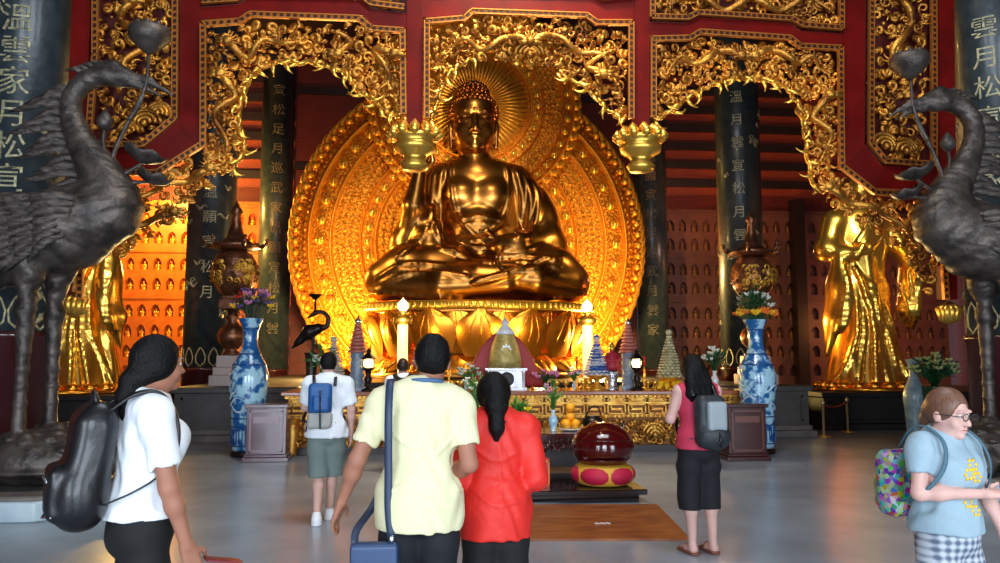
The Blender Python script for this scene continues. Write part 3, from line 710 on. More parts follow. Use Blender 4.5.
# trunk
f.ell(bp(478, 245, 0.1), (1.45, 0.98, 1.3), k=0.35)
f.ell(bp(478, 205, 0.15), (1.42, 0.88, 1.5), k=0.4)
f.chain([bp(443, 178, 0.15), bp(476, 172, 0.15), bp(512, 178, 0.15)], [0.60, 0.62, 0.60], k=0.35)
for u in (459, 492): f.ell(bp(u, 196, -0.52), (0.48, 0.34, 0.42), k=0.3)
f.ell(bp(477, 232, -0.62), (0.7, 0.42, 0.6), k=0.3)
# arm lying in the lap (towards the niche wall in the dim corner)
f.chain([bp(520, 182, 0.15), bp(540, 214, 0.05), bp(545, 240, -0.3), bp(515, 250, -1.1), bp(490, 249, -1.45)], [0.55, 0.52, 0.46, 0.34, 0.20], k=0.22)
f.chain([bp(535, 200, 0.1), bp(551, 245, 0.0), bp(556, 262, -0.2)], [0.5, 0.5, 0.42], k=0.3)
# raised arm
f.chain([bp(436, 184, 0.15), bp(420, 214, 0.05), bp(408, 240, -0.35)], [0.50, 0.46, 0.42], k=0.22)
f.chain([bp(410, 240, -0.4), bp(413, 210, -0.85), bp(418, 182, -1.0)], [0.42, 0.33, 0.22], k=0.15)
f.chain([bp(404, 246, -0.3), bp(400, 258, -0.2)], [0.46, 0.42], k=0.3)
f.chain([bp(424, 218, -0.5), bp(428, 242, -0.7), bp(420, 262, -0.8)], [0.30, 0.36, 0.3], k=0.25)   # sleeve
# hand raised, palm forward
f.ell(bp(419, 170, -1.0), (0.27, 0.14, 0.30), k=0.08)
for i, (du, L, lean) in enumerate(((-6.5, 0.40, -0.08), (-2.4, 0.52, -0.02), (1.8, 0.56, 0.03), (6.0, 0.48, 0.08))):
    a = bp(419 + du, 164, -1.02); f.chain([a, (a[0] + lean * 0.5, a[1] - 0.02, a[2] + L * 0.5), (a[0] + lean, a[1] - 0.10, a[2] + L)], [0.085, 0.075, 0.055], k=0.025)
f.chain([bp(425, 176, -1.05), bp(431, 168, -1.2), bp(430, 160, -1.3)], [0.10, 0.085, 0.06], k=0.04)
# hand in the lap
f.ell(bp(476, 248, -1.62), (0.52, 0.26, 0.15), k=0.08)
for i in range(4): f.chain([bp(486 - i * 1, 249.5 - i * 2.2, -1.75 + i * 0.08), bp(468, 250 - i * 2, -1.88 + i * 0.08), bp(456, 248 - i * 1.6, -1.76 + i * 0.08)], [0.075, 0.07, 0.055], k=0.02)
f.chain([bp(490, 245, -1.7), bp(483, 240, -1.8), bp(476, 239, -1.8)], [0.09, 0.075, 0.06], k=0.03)
# neck, head
f.cap(bp(473, 168, 0.05), bp(473, 146, 0.0), 0.46, 0.42, k=0.18)
f.ell(bp(473, 121, -0.02), (0.68, 0.74, 0.98), k=0.06); f.ell(bp(473, 138, -0.18), (0.56, 0.56, 0.52), k=0.2)
f.ell(bp(473, 105, 0.05), (0.72, 0.80, 0.62), k=0.1); f.ell(bp(473, 88, 0.12), (0.45, 0.48, 0.42), k=0.1)
for s_ in (-1, 1):
    f.chain([bp(473 + s_ * 22.5, 113, 0.02), bp(473 + s_ * 24.5, 122, 0.0), bp(473 + s_ * 23, 142, 0.0)], [0.11, 0.09, 0.10], k=0.05, sc=(0.7, 1, 1.2))
    f.chain([bp(473 + s_ * 5, 113.5, -0.70), bp(473 + s_ * 11, 111.5, -0.66), bp(473 + s_ * 17, 114.5, -0.50)], [0.05, 0.05, 0.03], k=0.06)
    f.ell(bp(473 + s_ * 10, 117, -0.72), (0.20, 0.10, 0.07), k=0.05, op='s'); f.ell(bp(473 + s_ * 10, 120.3, -0.56), (0.20, 0.13, 0.085), k=0.02)
    f.chain([bp(473 + s_ * 5.5, 121.5, -0.70), bp(473 + s_ * 10, 122.5, -0.68), bp(473 + s_ * 15, 121, -0.56)], [0.02, 0.028, 0.02], k=0.02)
    f.ell(bp(473 + s_ * 11.5, 131, -0.46), (0.25, 0.18, 0.24), k=0.12); f.ell(bp(473 + s_ * 3.0, 131.5, -0.78), (0.075, 0.085, 0.06), k=0.03)
f.chain([bp(473, 115, -0.70), bp(473, 124, -0.80), bp(473, 131, -0.88)], [0.065, 0.085, 0.115], k=0.03)
f.chain([bp(466, 138, -0.66), bp(470, 137, -0.74), bp(473, 137.6, -0.75), bp(476, 137, -0.74), bp(480, 138, -0.66)], [0.03, 0.055, 0.05, 0.055, 0.03], k=0.02)
f.chain([bp(468, 140.5, -0.68), bp(473, 141.3, -0.73), bp(478, 140.5, -0.68)], [0.03, 0.055, 0.03], k=0.03)
f.ell(bp(473, 147, -0.55), (0.22, 0.2, 0.15), k=0.1)
for v in (153, 157.5): f.chain([bp(473 - 13, v - 1, -0.15), bp(473, v + 1.5, -0.44), bp(473 + 13, v - 1, -0.15)], [0.035, 0.05, 0.035], k=0.03)
# robe: edges and folds laid over the body
F_ = lambda pts, r, **k: f.fold([(bp(u, v)[0], bp(u, v)[2]) for u, v in pts], r, **k)
F_([(450, 160), (449, 180), (452, 205), (462, 228), (474, 240)], 0.085, k=0.05); F_([(504, 160), (507, 180), (506, 205), (498, 226), (480, 240)], 0.085, k=0.05)
F_([(456, 226), (470, 221), (492, 222), (506, 228)], 0.055, k=0.04); F_([(458, 231), (474, 227), (500, 229)], 0.04, k=0.03)
for i in range(3): F_([(515 + i * 8, 168 + i * 5), (522 + i * 8, 195), (521 + i * 7, 222), (514 + i * 5, 244)], 0.06, k=0.14)
for i in range(2): F_([(441 - i * 8, 168 + i * 5), (437 - i * 6, 195), (436 - i * 4, 220), (440 - i, 244)], 0.055, k=0.14)
for i in range(5): F_([(424 + i * 2, 200 + i * 3), (418 + i * 3, 225), (408 + i * 2, 250), (398, 262 + i)], 0.045, k=0.05)
for i in range(2): F_([(440 + i * 10, 254 + i), (480, 262 + i * 7), (520, 262 + i * 6), (552, 266 + i * 8)], 0.055, k=0.12)
for i in range(2): F_([(555 - i * 14, 262), (530 - i * 12, 274), (500 - i * 8, 283), (470, 290 - i)], 0.05, k=0.12)
for i in range(2): F_([(380, 284 + i * 7), (405, 272 + i * 9), (440, 272 + i * 8), (465, 279 + i * 5)], 0.045, k=0.12)
F_([(372, 296), (420, 301), (480, 302), (540, 301), (582, 296)], 0.09, k=0.05)
F_([(476, 249), (496, 257), (520, 256), (540, 248)], 0.08, k=0.05); F_([(498, 252), (492, 266), (500, 280)], 0.06, k=0.04)
f.cut((0, 0, -1), 0.0)
o = link('body_and_robe', f.mesh('buddha_body'), M_bgold, bud_); o.location = (BX0, 0, 0)
mb = MB()   # snail-shell curls in rows
rnd = random.Random(5)
def curls(c, r, z0, z1, n, front=0.35):
    for j in range(n):
        t = z0 + (z1 - z0) * j / max(n - 1, 1); R = math.cos(t); m = max(1, int(2 * PI * R * r[0] / 0.155))
        for i in range(m):
            a = 2 * PI * (i + 0.5 * (j % 2)) / m
            p = (c[0] + r[0] * R * math.cos(a), c[1] + r[1] * R * math.sin(a), c[2] + r[2] * math.sin(t))
            if math.sin(a) < -0.35 and math.sin(t) < front: continue
            mb.ball(p, (0.085, 0.085, 0.085), 7, 4)
curls(bp(473, 107, 0.06), (0.74, 0.82, 0.66), -0.55, 1.35, 10, 0.42); curls(bp(473, 88, 0.13), (0.47, 0.50, 0.44), 0.1, 1.5, 6, -1)
o = mb.build('hair_curls', M_hair, bud_); o.location = (BX0, 0, 0)
mb = MB(); mb.ball(bp(473, 110, -0.76), 0.055, 8, 6); mb.lathe([(0.02, -0.36), (0.11, -0.3), (0.09, -0.1), (0.02, 0.02)], bp(473, 80, 0.12), 12)
o = mb.build('forehead_jewel', M_face, bud_); o.location = (BX0, 0, 0)

# ---------------------------------------------------------------- lotus throne (a thing of its own, on the platform)
TH = BZ0 - 1.05
thr = thing('lotus_throne', 'golden lotus throne with big upright petals under the seated Buddha', 'throne', (BX0, BY - 0.45, 1.05)); thr.scale = (1, 0.58, 1)
mb = MB(); mb.lathe([(3.2, 0), (3.25, 0.12), (2.9, 0.2), (2.6, 0.5), (2.5, 0.8), (2.8, 1.2), (3.1, TH - 0.35), (3.25, TH - 0.28)], (0, 0, 0), 56); mb.build('throne_core', M_bgold, thr)
mb = MB(); mb.lathe([(3.1, TH - 0.28), (3.52, TH - 0.26), (3.56, TH - 0.12), (3.45, TH - 0.04), (3.1, TH)], (0, 0, 0), 64)
for i in range(110):
    a = 2 * PI * i / 110; mb.ball((3.56 * math.cos(a), 3.56 * math.sin(a), TH - 0.16), (0.06, 0.06, 0.09), 6, 4)
mb.build('beaded_rim', M_boss, thr)
def petal_mesh(w, h, curl_):
    mb = MB(); nu, nv = 8, 9; V = []
    for side in (0, 1):
        for j in range(nv + 1):
            t = j / nv; ww = w * (math.sin(PI * min(1.0, 0.18 + 0.62 * t)) ** 0.8) * (1 - max(0, t - 0.72) / 0.28) ** 0.55 if t < 1 else 0.001
            for i in range(nu + 1):
                s_ = -1 + 2 * i / nu; x = ww * s_; z = h * t + (0.06 * h * (1 - abs(s_)) if t > 0.7 else 0)
                y = -(0.34 * w * (1 - s_ * s_) * math.sin(PI * min(t, 0.95))) - curl_ * t * t + (0.05 if side else 0); V.append((x, y, z))
    n = (nv + 1) * (nu + 1); Fs = []
    for j in range(nv):
        for i in range(nu):
            a = j * (nu + 1) + i; Fs.append((a, a + 1, a + nu + 2, a + nu + 1)); Fs.append((n + a, n + a + nu + 1, n + a + nu + 2, n + a + 1))
    mb.add(V, Fs, True)
    for side in (-0.55, 0.0, 0.55):
        P = [(w * side * (0.6 + 0.5 * math.sin(PI * t)) * (1 - 0.5 * t), -(0.36 * w * (1 - side * side) * math.sin(PI * min(t, 0.95))) - curl_ * t * t, h * (0.1 + 0.75 * t)) for t in np.linspace(0, 1, 8)]
        mb.tube(P, [0.02, 0.03, 0.035, 0.035, 0.03, 0.03, 0.02, 0.01], 5)
    return mb
p0 = p1 = None
NP = 14
for row, (rad, z0, sc, off) in enumerate(((2.95, 0.62, 1.0, 0.0), (2.72, 0.72, 1.02, 0.5))):
    for i in range(NP):
        a = -PI / 2 + 2 * PI * (i + off) / NP
        if math.sin(a) > 0.45: continue
        if p0 is None: p0 = o = petal_mesh(0.68, 1.38, 0.42).build('lotus_petal', M_lotus, thr)
        else: o = p0.copy(); COL.objects.link(o); o.parent = thr
        o.location = (rad * math.cos(a), rad * math.sin(a), z0); o.rotation_euler = (0, 0, a + PI / 2); o.scale = (sc, sc, sc)
for i in range(NP):
    a = -PI / 2 + 2 * PI * (i + 0.5) / NP
    if math.sin(a) > 0.45: continue
    if p1 is None: p1 = o = petal_mesh(0.62, 0.62, 0.55).build('base_petal', M_lotus, thr)
    else: o = p1.copy(); COL.objects.link(o); o.parent = thr
    o.location = (2.62 * math.cos(a), 2.62 * math.sin(a), 0.72); o.rotation_euler = (PI, 0, a + PI / 2 + PI); o.rotation_euler = (PI, 0, a - PI / 2)

# ---------------------------------------------------------------- halo
HY = 26.0
def hp(u, v): w = W(u, v, HY); return w.x, w.z
hal = thing('halo', 'vast golden double halo with studded rings and flame edge behind the Buddha', 'halo', (0, HY, 1.05))
hx, hz = hp(470, 243); hx2, hz2 = hp(475, 108); k = HY / 785 * 1.002
def disc(name, cx, cz, y, prof, m, n=128, sx=1.0):
    mb = MB(); mb.lathe(prof, (cx, y, cz - 1.05), n, axis='Y', caps=name != 'halo_ring')
    for i_, p_ in enumerate(mb.v):
        if p_[2] < 0.0: mb.v[i_] = (p_[0], p_[1], 0.0)
    return mb.build(name, m, hal)
def ringprof(r0, r1, t, lift):   # raised band between two radii
    return [(r0, lift), (r0 + t, lift + 0.10), (r1 - t, lift + 0.10), (r1, lift)]
def halo_disc(cx, cz, y, R, rings, bosses, bsize, clip=None):
    disc('halo_plate', cx, cz, y, [(R, -0.1), (R, 0.0), (R * 0.72, 0.03), (R * 0.30, -0.02), (0.02, -0.05)], M_halo)
    for r0, r1 in rings: disc('halo_ring', cx, cz, y, [(r0, 0.0), (r0 + 0.05, 0.13), ((r0 + r1) / 2, 0.17), (r1 - 0.05, 0.13), (r1, 0.0)], M_halo_band)
    b0_ = None
    for rb, n in bosses:
        for i in range(n):
            a = 2 * PI * i / n; x, z = cx + rb * math.cos(a), cz - 1.05 + rb * math.sin(a)
            if z < 0.1: continue
            if b0_ is None:
                mb = MB(); mb.ball((0, -0.14, 0), (bsize * 0.8, bsize * 0.7, bsize), 8, 5); mb.lathe([(bsize * 1.15, 0), (bsize * 1.2, 0.10), (bsize * 0.9, 0.13)], (0, -0.02, 0), 8, axis='Y'); b0_ = o_ = mb.build('ring_boss', M_boss, hal)
            else: o_ = b0_.copy(); COL.objects.link(o_); o_.parent = hal
            o_.location = (x, y, z)
halo_disc(hx, hz, 0.0, 174 * k, [(92 * k, 97 * k), (107 * k, 111 * k), (136 * k, 141 * k), (157 * k, 162 * k)], [(102 * k, 44), (149 * k, 46)], 0.13)
halo_disc(hx2, hz2, -0.35, 104 * k, [(55 * k, 59 * k), (68 * k, 71 * k), (88 * k, 91 * k), (99 * k, 103 * k)], [(63.5 * k, 34), (94.5 * k, 44)], 0.10)
mb = MB()   # rays from the head
for i in range(64):
    a = 2 * PI * i / 64; mb.tube([(hx2 + q * k * math.cos(a), -0.40, hz2 - 1.05 + q * k * math.sin(a)) for q in (20, 54)], [0.03, 0.075], 5, flat=0.7)
mb.build('halo_rays', M_halo_band, hal)
rnd = random.Random(11)
# relief: rows of small seated figures and vine scrolls on the plates
mb = MB()
def relief(cx, cz, y, r0, r1, step, lim=None):
    r = r0
    while r < r1:
        n = int(2 * PI * r / step)
        for i in range(n):
            a = 2 * PI * (i + rnd.random() * 0.3) / n; x, z = cx + r * math.cos(a), cz - 1.05 + r * math.sin(a)
            if z < 0.15: continue
            if lim and math.hypot(x - lim[0], z + 1.05 - lim[1]) < lim[2]: continue
            if rnd.random() < 0.5: mb.ball((x, y - 0.03, z), (step * 0.26, 0.09, step * 0.4), 6, 4)
            else: mb.tube([(x + step * 0.3 * (1 - t) * math.cos(t * 6 + i), y - 0.06, z + step * 0.3 * (1 - t) * math.sin(t * 6 + i)) for t in (0, 0.25, 0.5, 0.75)], [0.03, 0.035, 0.03, 0.03], 4)
        r += step
relief(hx, hz, 0.0, 113 * k, 133 * k, 0.21, (hx2, hz2, 104 * k)); relief(hx, hz, 0.0, 60 * k, 90 * k, 0.23, (hx2, hz2, 104 * k)); relief(hx, hz, 0.0, 143 * k, 146 * k, 0.16, (hx2, hz2, 104 * k))
relief(hx, hz, 0.0, 164 * k, 172 * k, 0.2, (hx2, hz2, 104 * k)); relief(hx2, hz2, -0.36, 72 * k, 87 * k, 0.17)
mb.build('halo_relief', M_halo, hal)
mb = MB()   # flame tongues round the rim
def flames(cx, cz, y, R, n, L, lim=None):
    for i in range(n):
        a = 2 * PI * i / n; x, z = cx + R * math.cos(a), cz - 1.05 + R * math.sin(a)
        if z < 0.2 or (lim and math.hypot(x - lim[0], z + 1.05 - lim[1]) < lim[2]): continue
        up = 1 if math.cos(a) > 0 else -1; d = a + up * 0.5
        P = [(x + L * t * math.cos(d + up * t * 0.8), y - 0.04, z + L * t * math.sin(d + up * t * 0.8)) for t in (0, 0.3, 0.6, 0.85, 1.0)]
        mb.tube(P, [0.12, 0.14, 0.09, 0.05, 0.008], 5, flat=0.5); mb.ball(P[0], (0.14, 0.12, 0.14), 6, 4)
flames(hx, hz, 0.0, 173 * k, 96, 0.50, (hx2, hz2, 100 * k)); flames(hx2, hz2, -0.35, 103 * k, 60, 0.36)
mb.build('flame_edge', M_halo_band, hal)
mb = MB(); mb.box2((hx - 3.2, -0.1, 0), (hx + 3.2, 0.25, 1.2)); mb.build('halo_foot', M_bgold, hal)

# ---------------------------------------------------------------- robed statues on the side platforms
def side_statue(X, Y, z0, sgn, label, rz=0.0):
    root = thing('robed_statue', label, 'statue', (X, Y, z0), rz)
    f = Field((-1.5, -1.2, -0.05), (1.5, 1.1, 5.6), 0.035)
    f.chain([(0, 0, 0.12), (0, 0, 1.2), (0, 0, 2.4), (0, 0, 3.2)], [1.02, 0.72, 0.56, 0.50], k=0.1, sc=(1, 0.72, 1))
    f.ell((0, 0, 3.7), (0.70, 0.46, 0.85), k=0.25); f.chain([(-0.55, 0, 4.2), (0, 0, 4.3), (0.55, 0, 4.2)], [0.28, 0.34, 0.28], k=0.2)
    f.cap((0, 0, 4.45), (0, -0.02, 4.7), 0.20, 0.18, k=0.1); f.ell((0, -0.02, 4.98), (0.30, 0.34, 0.42), k=0.05); f.ell((0, -0.34, 4.95), (0.05, 0.07, 0.09), k=0.05)
    f.ell((0, 0.05, 5.32), (0.2, 0.2, 0.18), k=0.08)
    for e in (-1, 1): f.chain([(e * 0.30, 0, 5.1), (e * 0.32, 0, 4.75)], [0.06, 0.07], k=0.03); f.ell((e * 0.11, -0.30, 5.03), (0.07, 0.04, 0.035), k=0.02)
    # one forearm forward holding the hem, one lifted before the chest
    f.chain([(-sgn * 0.68, 0, 4.15), (-sgn * 0.92, -0.1, 3.45), (-sgn * 0.50, -0.62, 3.25)], [0.30, 0.27, 0.15], k=0.12)
    f.chain([(sgn * 0.68, 0, 4.15), (sgn * 0.98, -0.15, 3.5), (sgn * 0.95, -0.6, 3.05)], [0.30, 0.26, 0.14], k=0.12)
    f.ell((-sgn * 0.36, -0.68, 3.32), (0.20, 0.10, 0.10), k=0.05); f.ell((sgn * 0.95, -0.72, 2.95), (0.10, 0.09, 0.17), k=0.05)
    for q in range(4): f.chain([(-sgn * 0.32, -0.70 - 0.02 * q, 3.40 - q * 0.055), (-sgn * 0.14, -0.74, 3.45 - q * 0.06)], [0.04, 0.03], k=0.015); f.chain([(sgn * (0.90 + q * 0.04), -0.74, 2.86), (sgn * (0.90 + q * 0.045), -0.76, 2.68)], [0.035, 0.025], k=0.015)
    f.chain([(-sgn * 0.44, -0.68, 3.40), (-sgn * 0.34, -0.78, 3.5)], [0.045, 0.03], k=0.02); f.chain([(sgn * 0.86, -0.72, 2.95), (sgn * 0.80, -0.78, 2.84)], [0.04, 0.03], k=0.02)
    # hanging sleeves
    f.chain([(sgn * 0.98, -0.4, 3.2), (sgn * 1.02, -0.35, 2.6), (sgn * 0.95, -0.3, 2.0), (sgn * 1.1, -0.3, 1.5)], [0.24, 0.32, 0.34, 0.06], k=0.12, sc=(0.7, 1, 1))
    f.chain([(-sgn * 0.75, -0.4, 3.2), (-sgn * 0.80, -0.38, 2.5), (-sgn * 0.92, -0.3, 1.7), (-sgn * 1.05, -0.2, 0.9)], [0.22, 0.34, 0.28, 0.05], k=0.12, sc=(0.7, 1, 1))
    f.warp(lambda X_, Y_, Z_: 0.05 * np.sin(13 * X_ + 1.6 * np.sin(1.6 * Z_ + 1.2 * sgn) + 2.5 * Y_) * np.clip((4.0 - Z_) / 1.0, 0, 1) * (0.5 + 0.5 * np.clip((2.6 - Z_) / 2, 0, 1)))
    F2 = lambda pts, r: f.fold(pts, r, k=0.05, n=5)
    for i in range(5): F2([(sgn * (0.55 - i * 0.13), 4.25 - 0.05 * i), (sgn * (0.25 - i * 0.12), 3.7), (-sgn * (0.15 + i * 0.08), 3.3)], 0.05)
    for i in range(5): F2([(-sgn * (0.38 - 0.03 * i), 3.1 - i * 0.12), (0.0, 2.55 - i * 0.16), (sgn * 0.55, 2.75 - i * 0.10)], 0.055)
    for i in range(6): x = -0.6 + i * 0.24; F2([(x * 0.6, 2.2), (x * 0.8 + sgn * 0.05, 1.4), (x * 1.25, 0.5), (x * 1.6, 0.12)], 0.07)
    for i in range(4): F2([(sgn * (1.0 - i * 0.07), 3.0), (sgn * (1.04 - i * 0.08), 2.3), (sgn * (1.0 - i * 0.05), 1.7)], 0.05)
    for i in range(4): F2([(-sgn * (0.78 - i * 0.06), 3.0), (-sgn * (0.84 - i * 0.06), 2.2), (-sgn * (0.98 - i * 0.04), 1.4)], 0.05)
    f.cut((0, 0, -1), 0.0)
    link('robe_and_body', f.mesh('robed_body'), M_sgold, root)
    mb = MB(); mb.lathe([(1.15, 0), (1.2, 0.06), (1.0, 0.12)], n=32); 
    for i in range(20):
        a = 2 * PI * i / 20; mb.ball((1.08 * math.cos(a), 1.08 * math.sin(a) * 0.9, 0.13), (0.2, 0.16, 0.12), 6, 4)
    mb.build('statue_base', M_lotus, root)
    return root
M_sgold = mat('bright_statue_gilt', (1.0, 0.80, 0.36), 0.24, 0.95)
side_statue(9.28, 18.5, 0.85, 1, 'gilded robed statue standing on the black platform behind the rope barrier')
side_statue(-9.28, 18.5, 0.85, -1, 'gilded robed statue half hidden behind the crane near the orange niche wall')
# ================================================================ tall bronze cranes on tortoises
M_bronze = mat('dark_patinated_bronze', (0.38, 0.345, 0.32), 0.46, 0.5, col2=(0.22, 0.20, 0.19), scale=5, detail=6, bump=0.28, bscale=16)
M_bronze2 = mat('feathered_bronze', (0.42, 0.385, 0.36), 0.44, 0.5, col2=(0.22, 0.20, 0.19), scale=10, stretch=(1, 1, 3), bump=0.4, bscale=22)
M_pale = mat('pale_stone_plinth', (0.74, 0.82, 0.84), 0.35, col2=(0.66, 0.74, 0.77), scale=4)
CYL = 9.2
def crane(sx, lab_c, lab_p):
    b0 = W(40, 490, CYL); bx = b0.x
    def q(u, v, y=0.0):
        w = W(u, v, CYL); return (sx * (w.x - bx), y, w.z - Z0)
    Z0 = 0.24; X0 = sx * abs(bx) if sx > 0 else bx
    if sx > 0: X0 = -bx; sx_ = -1
    def m(u, v, y=0.0):
        w = W(u, v, CYL); x = w.x - bx; return (x if sx < 0 else -x, y, w.z - Z0)
    q = m
    pl = thing('pale_plinth', lab_p, 'plinth', (X0, CYL, 0))
    B = MB(); B.lathe([(0.98, 0), (0.98, 0.20)], n=8, phase=PI / 8); B.build('plinth_block', M_pale, pl, 0.02)
    B = MB(); B.lathe([(0.93, 0.20), (0.88, 0.24)], n=8, phase=PI / 8); B.build('plinth_top', M_stone_step, pl)
    root = thing('bronze_crane', lab_c, 'statue', (X0, CYL, Z0))
    d = -1 if sx > 0 else 1      # beak points along +x when d = 1
    f = Field((-2.0 if d > 0 else -1.9, -0.75, 0.0), (1.9 if d > 0 else 2.0, 0.75, 5.2), 0.022)
    # body
    f.chain([q(112, 212), q(70, 228), (q(10, 246)), q(-50, 262)], [0.30, 0.44, 0.40, 0.20], k=0.2, sc=(1, 1.0, 1))
    f.ell(q(106, 205), (0.34, 0.30, 0.40), k=0.2)
    f.chain([q(-20, 250), q(-80, 272), q(-125, 300)], [0.26, 0.17, 0.05], k=0.1, sc=(1, 1.3, 1))
    # neck, head, beak
    NK = [q(112, 198), q(100, 172), q(84, 146), q(73, 122), q(72, 100), q(82, 84), q(98, 76), q(114, 74)]
    f.chain(spl(NK, 4), lerpr([0.30, 0.22, 0.155, 0.115, 0.10, 0.10, 0.105, 0.11], 29), k=0.04)
    f.ell(q(116, 77), (0.19, 0.115, 0.115), k=0.05); f.chain([q(100, 66), q(112, 67), q(126, 72)], [0.05, 0.08, 0.06], k=0.05)
    f.chain([q(124, 76), q(148, 81), q(173, 95)], [0.085, 0.055, 0.015], k=0.03); f.chain([q(122, 82), q(146, 88), q(166, 99)], [0.06, 0.035, 0.012], k=0.02)
    for e in (-1, 1): f.ell(q(119, 76, e * 0.10), (0.035, 0.02, 0.03), k=0.01)
    # legs
    for (a, b, c, e) in (((40, 248), (36, 296), (27, 438), -0.20), ((52, 250), (47, 300), (41, 432), 0.20)):
        f.chain([q(*a, e), q((a[0] + b[0]) / 2, 274, e), q(*b, e)], [0.25, 0.15, 0.088], k=0.08)
        f.chain([q(*b, e), q(b[0] - 1, 312, e), q((b[0] + c[0]) / 2, 368, e), q(*c, e)], [0.085, 0.105, 0.062, 0.075], k=0.04)
        for j in range(7): f.ell(q(b[0] + (c[0] - b[0]) * j / 7, 318 + j * 17, e), (0.078, 0.078, 0.045), k=0.02)
        # toes gripping the tortoise
        for an in (-0.7, 0.0, 0.7, 2.9):
            p = Vector(q(*c, e)); L = 0.36 if an < 2 else 0.22; v = Vector((d * math.cos(an), math.sin(an), 0))
            f.chain([p, p + v * L * 0.55 + Vector((0, 0, 0.02)), p + v * L - Vector((0, 0, 0.10)), p + v * (L + 0.07) - Vector((0, 0, 0.2))], [0.075, 0.065, 0.05, 0.012], k=0.03)
    # scales and folds of the cast surface
    f.warp(lambda X, Y, Z: 0.008 * np.sin(26 * X + 9 * np.sin(7 * Z)) * np.sin(24 * Z + 5 * Y) * (Z > 1.9) + 0.010 * np.sin(9 * X * d + 22 * Z + 3 * np.sin(5 * X)) * ((Z > 1.7) & (Z < 3.3)))
    # tortoise
    f.ell((0, 0, 0.28), (0.74, 0.52, 0.30), k=0.03)
    f.ell((0, 0, 0.18), (0.80, 0.57, 0.09), k=0.04)
    f.chain([(d * 0.68, 0, 0.2), (d * 0.84, 0, 0.30), (d * 0.94, 0, 0.35)], [0.12, 0.10, 0.11], k=0.05)
    for ax in (-0.48, 0.48):
        for ay in (-0.44, 0.44): f.chain([(ax, ay * 0.8, 0.18), (ax * 1.1, ay, 0.06)], [0.14, 0.08], k=0.05)
    for ix in range(-3, 4):
        for iy in range(-2, 3):
            x = ix * 0.20; y = iy * 0.19 + (0.095 if ix % 2 else 0)
            t = 1 - (x / 0.74) ** 2 - (y / 0.52) ** 2
            if t > 0.08: f.ell((x, y, 0.28 + 0.30 * math.sqrt(t)), (0.08, 0.08, 0.028), k=0.02)
    f.cut((0, 0, -1), -0.0)
    link('crane_and_tortoise', f.mesh('crane'), M_bronze, root)
    # wings: long overlapping feathers on each flank
    for e in (-1, 1):
        B = MB()
        for row, (n, L, r) in enumerate(((9, 150, 0.075), (8, 105, 0.06), (7, 60, 0.05))):
            for i in range(n):
                t = i / (n - 1); u0, v0 = 92 - 10 * t, 206 + 34 * t; u1, v1 = u0 - L * (1 - 0.35 * t), v0 + (8 + 26 * t) * L / 150 + 14 * t
                yb = 0.43 + 0.035 * row
                P = [q(u0, v0, e * (yb - 0.08)), q(u0 * 0.65 + u1 * 0.35, v0 * 0.65 + v1 * 0.35 - 3, e * yb), q(u0 * 0.3 + u1 * 0.7, v0 * 0.3 + v1 * 0.7 - 2, e * (yb - 0.03)), q(u1, v1, e * (yb - 0.14))]
                P = spl(P, 4); B.tube(P, lerpr([r * 0.6, r, r * 1.1, r * 0.9, 0.01], len(P)), 6, flat=0.35, up=(0, 1, 0))
        B.build('wing', M_bronze2, root)
    # crest of plumes down the back of the neck
    B = MB(); CP = spl([q(u, v) for u, v in ((80, 82), (68, 96), (64, 112), (66, 128), (70, 142), (76, 158), (82, 174), (84, 190))], 2)
    for i, p in enumerate(CP[1:14]):
        L = (24 + 9 * ((i * 7) % 3)) * 0.0113; s_ = -d
        B.tube([p, (p.x + s_ * L * 0.5, 0.0, p.z + 0.01), (p.x + s_ * L * 1.0, 0.03 * math.sin(i), p.z - 0.06), (p.x + s_ * L * 1.35, 0.05 * math.sin(i), p.z - 0.10)], [0.05, 0.055, 0.045, 0.005], 6, flat=0.4, up=(0, 1, 0))
    for i in range(4): B.tube([q(104 - i * 6, 70 + i * 2), q(96 - i * 7, 62 + i * 2), q(86 - i * 7, 62 + i * 3)], [0.05, 0.035, 0.005], 5, flat=0.5)
    B.build('neck_plumes', M_bronze2, root)
    # lotus spray rising from the breast: stems, pod, bud and drooping leaves
    B = MB()
    for pts in ([(116, 180), (114, 160), (124, 135), (138, 108), (148, 84), (150, 55)], [(116, 182), (108, 160), (105, 142), (107, 128)], [(118, 182), (128, 174), (138, 168), (144, 164)], [(120, 186), (132, 184), (146, 183), (154, 182)], [(130, 122), (140, 108), (145, 95)]):
        P = spl([q(u, v, -0.05) for u, v in pts], 4); B.tube(P, lerpr([0.028, 0.02], len(P)), 6)
    stm = B.build('lotus_stems', M_bronze, root)
    B = MB(); c = Vector(q(151, 40, -0.05)); B.lathe([(0.03, -0.19), (0.12, -0.12), (0.235, 0.0), (0.235, 0.10), (0.18, 0.14), (0.02, 0.15)], c, 16)
    for i in range(9): a = 2 * PI * i / 9; B.ball(c + Vector((0.17 * math.cos(a), 0.17 * math.sin(a), 0.13)), 0.04, 6, 4)
    B.build('lotus_pod', M_bronze, stm)
    B = MB(); c = Vector(q(107, 122, -0.05)); B.lathe([(0.02, -0.12), (0.085, -0.06), (0.09, 0.0), (0.05, 0.08), (0.005, 0.14)], c, 12); B.build('lotus_bud', M_bronze, stm)
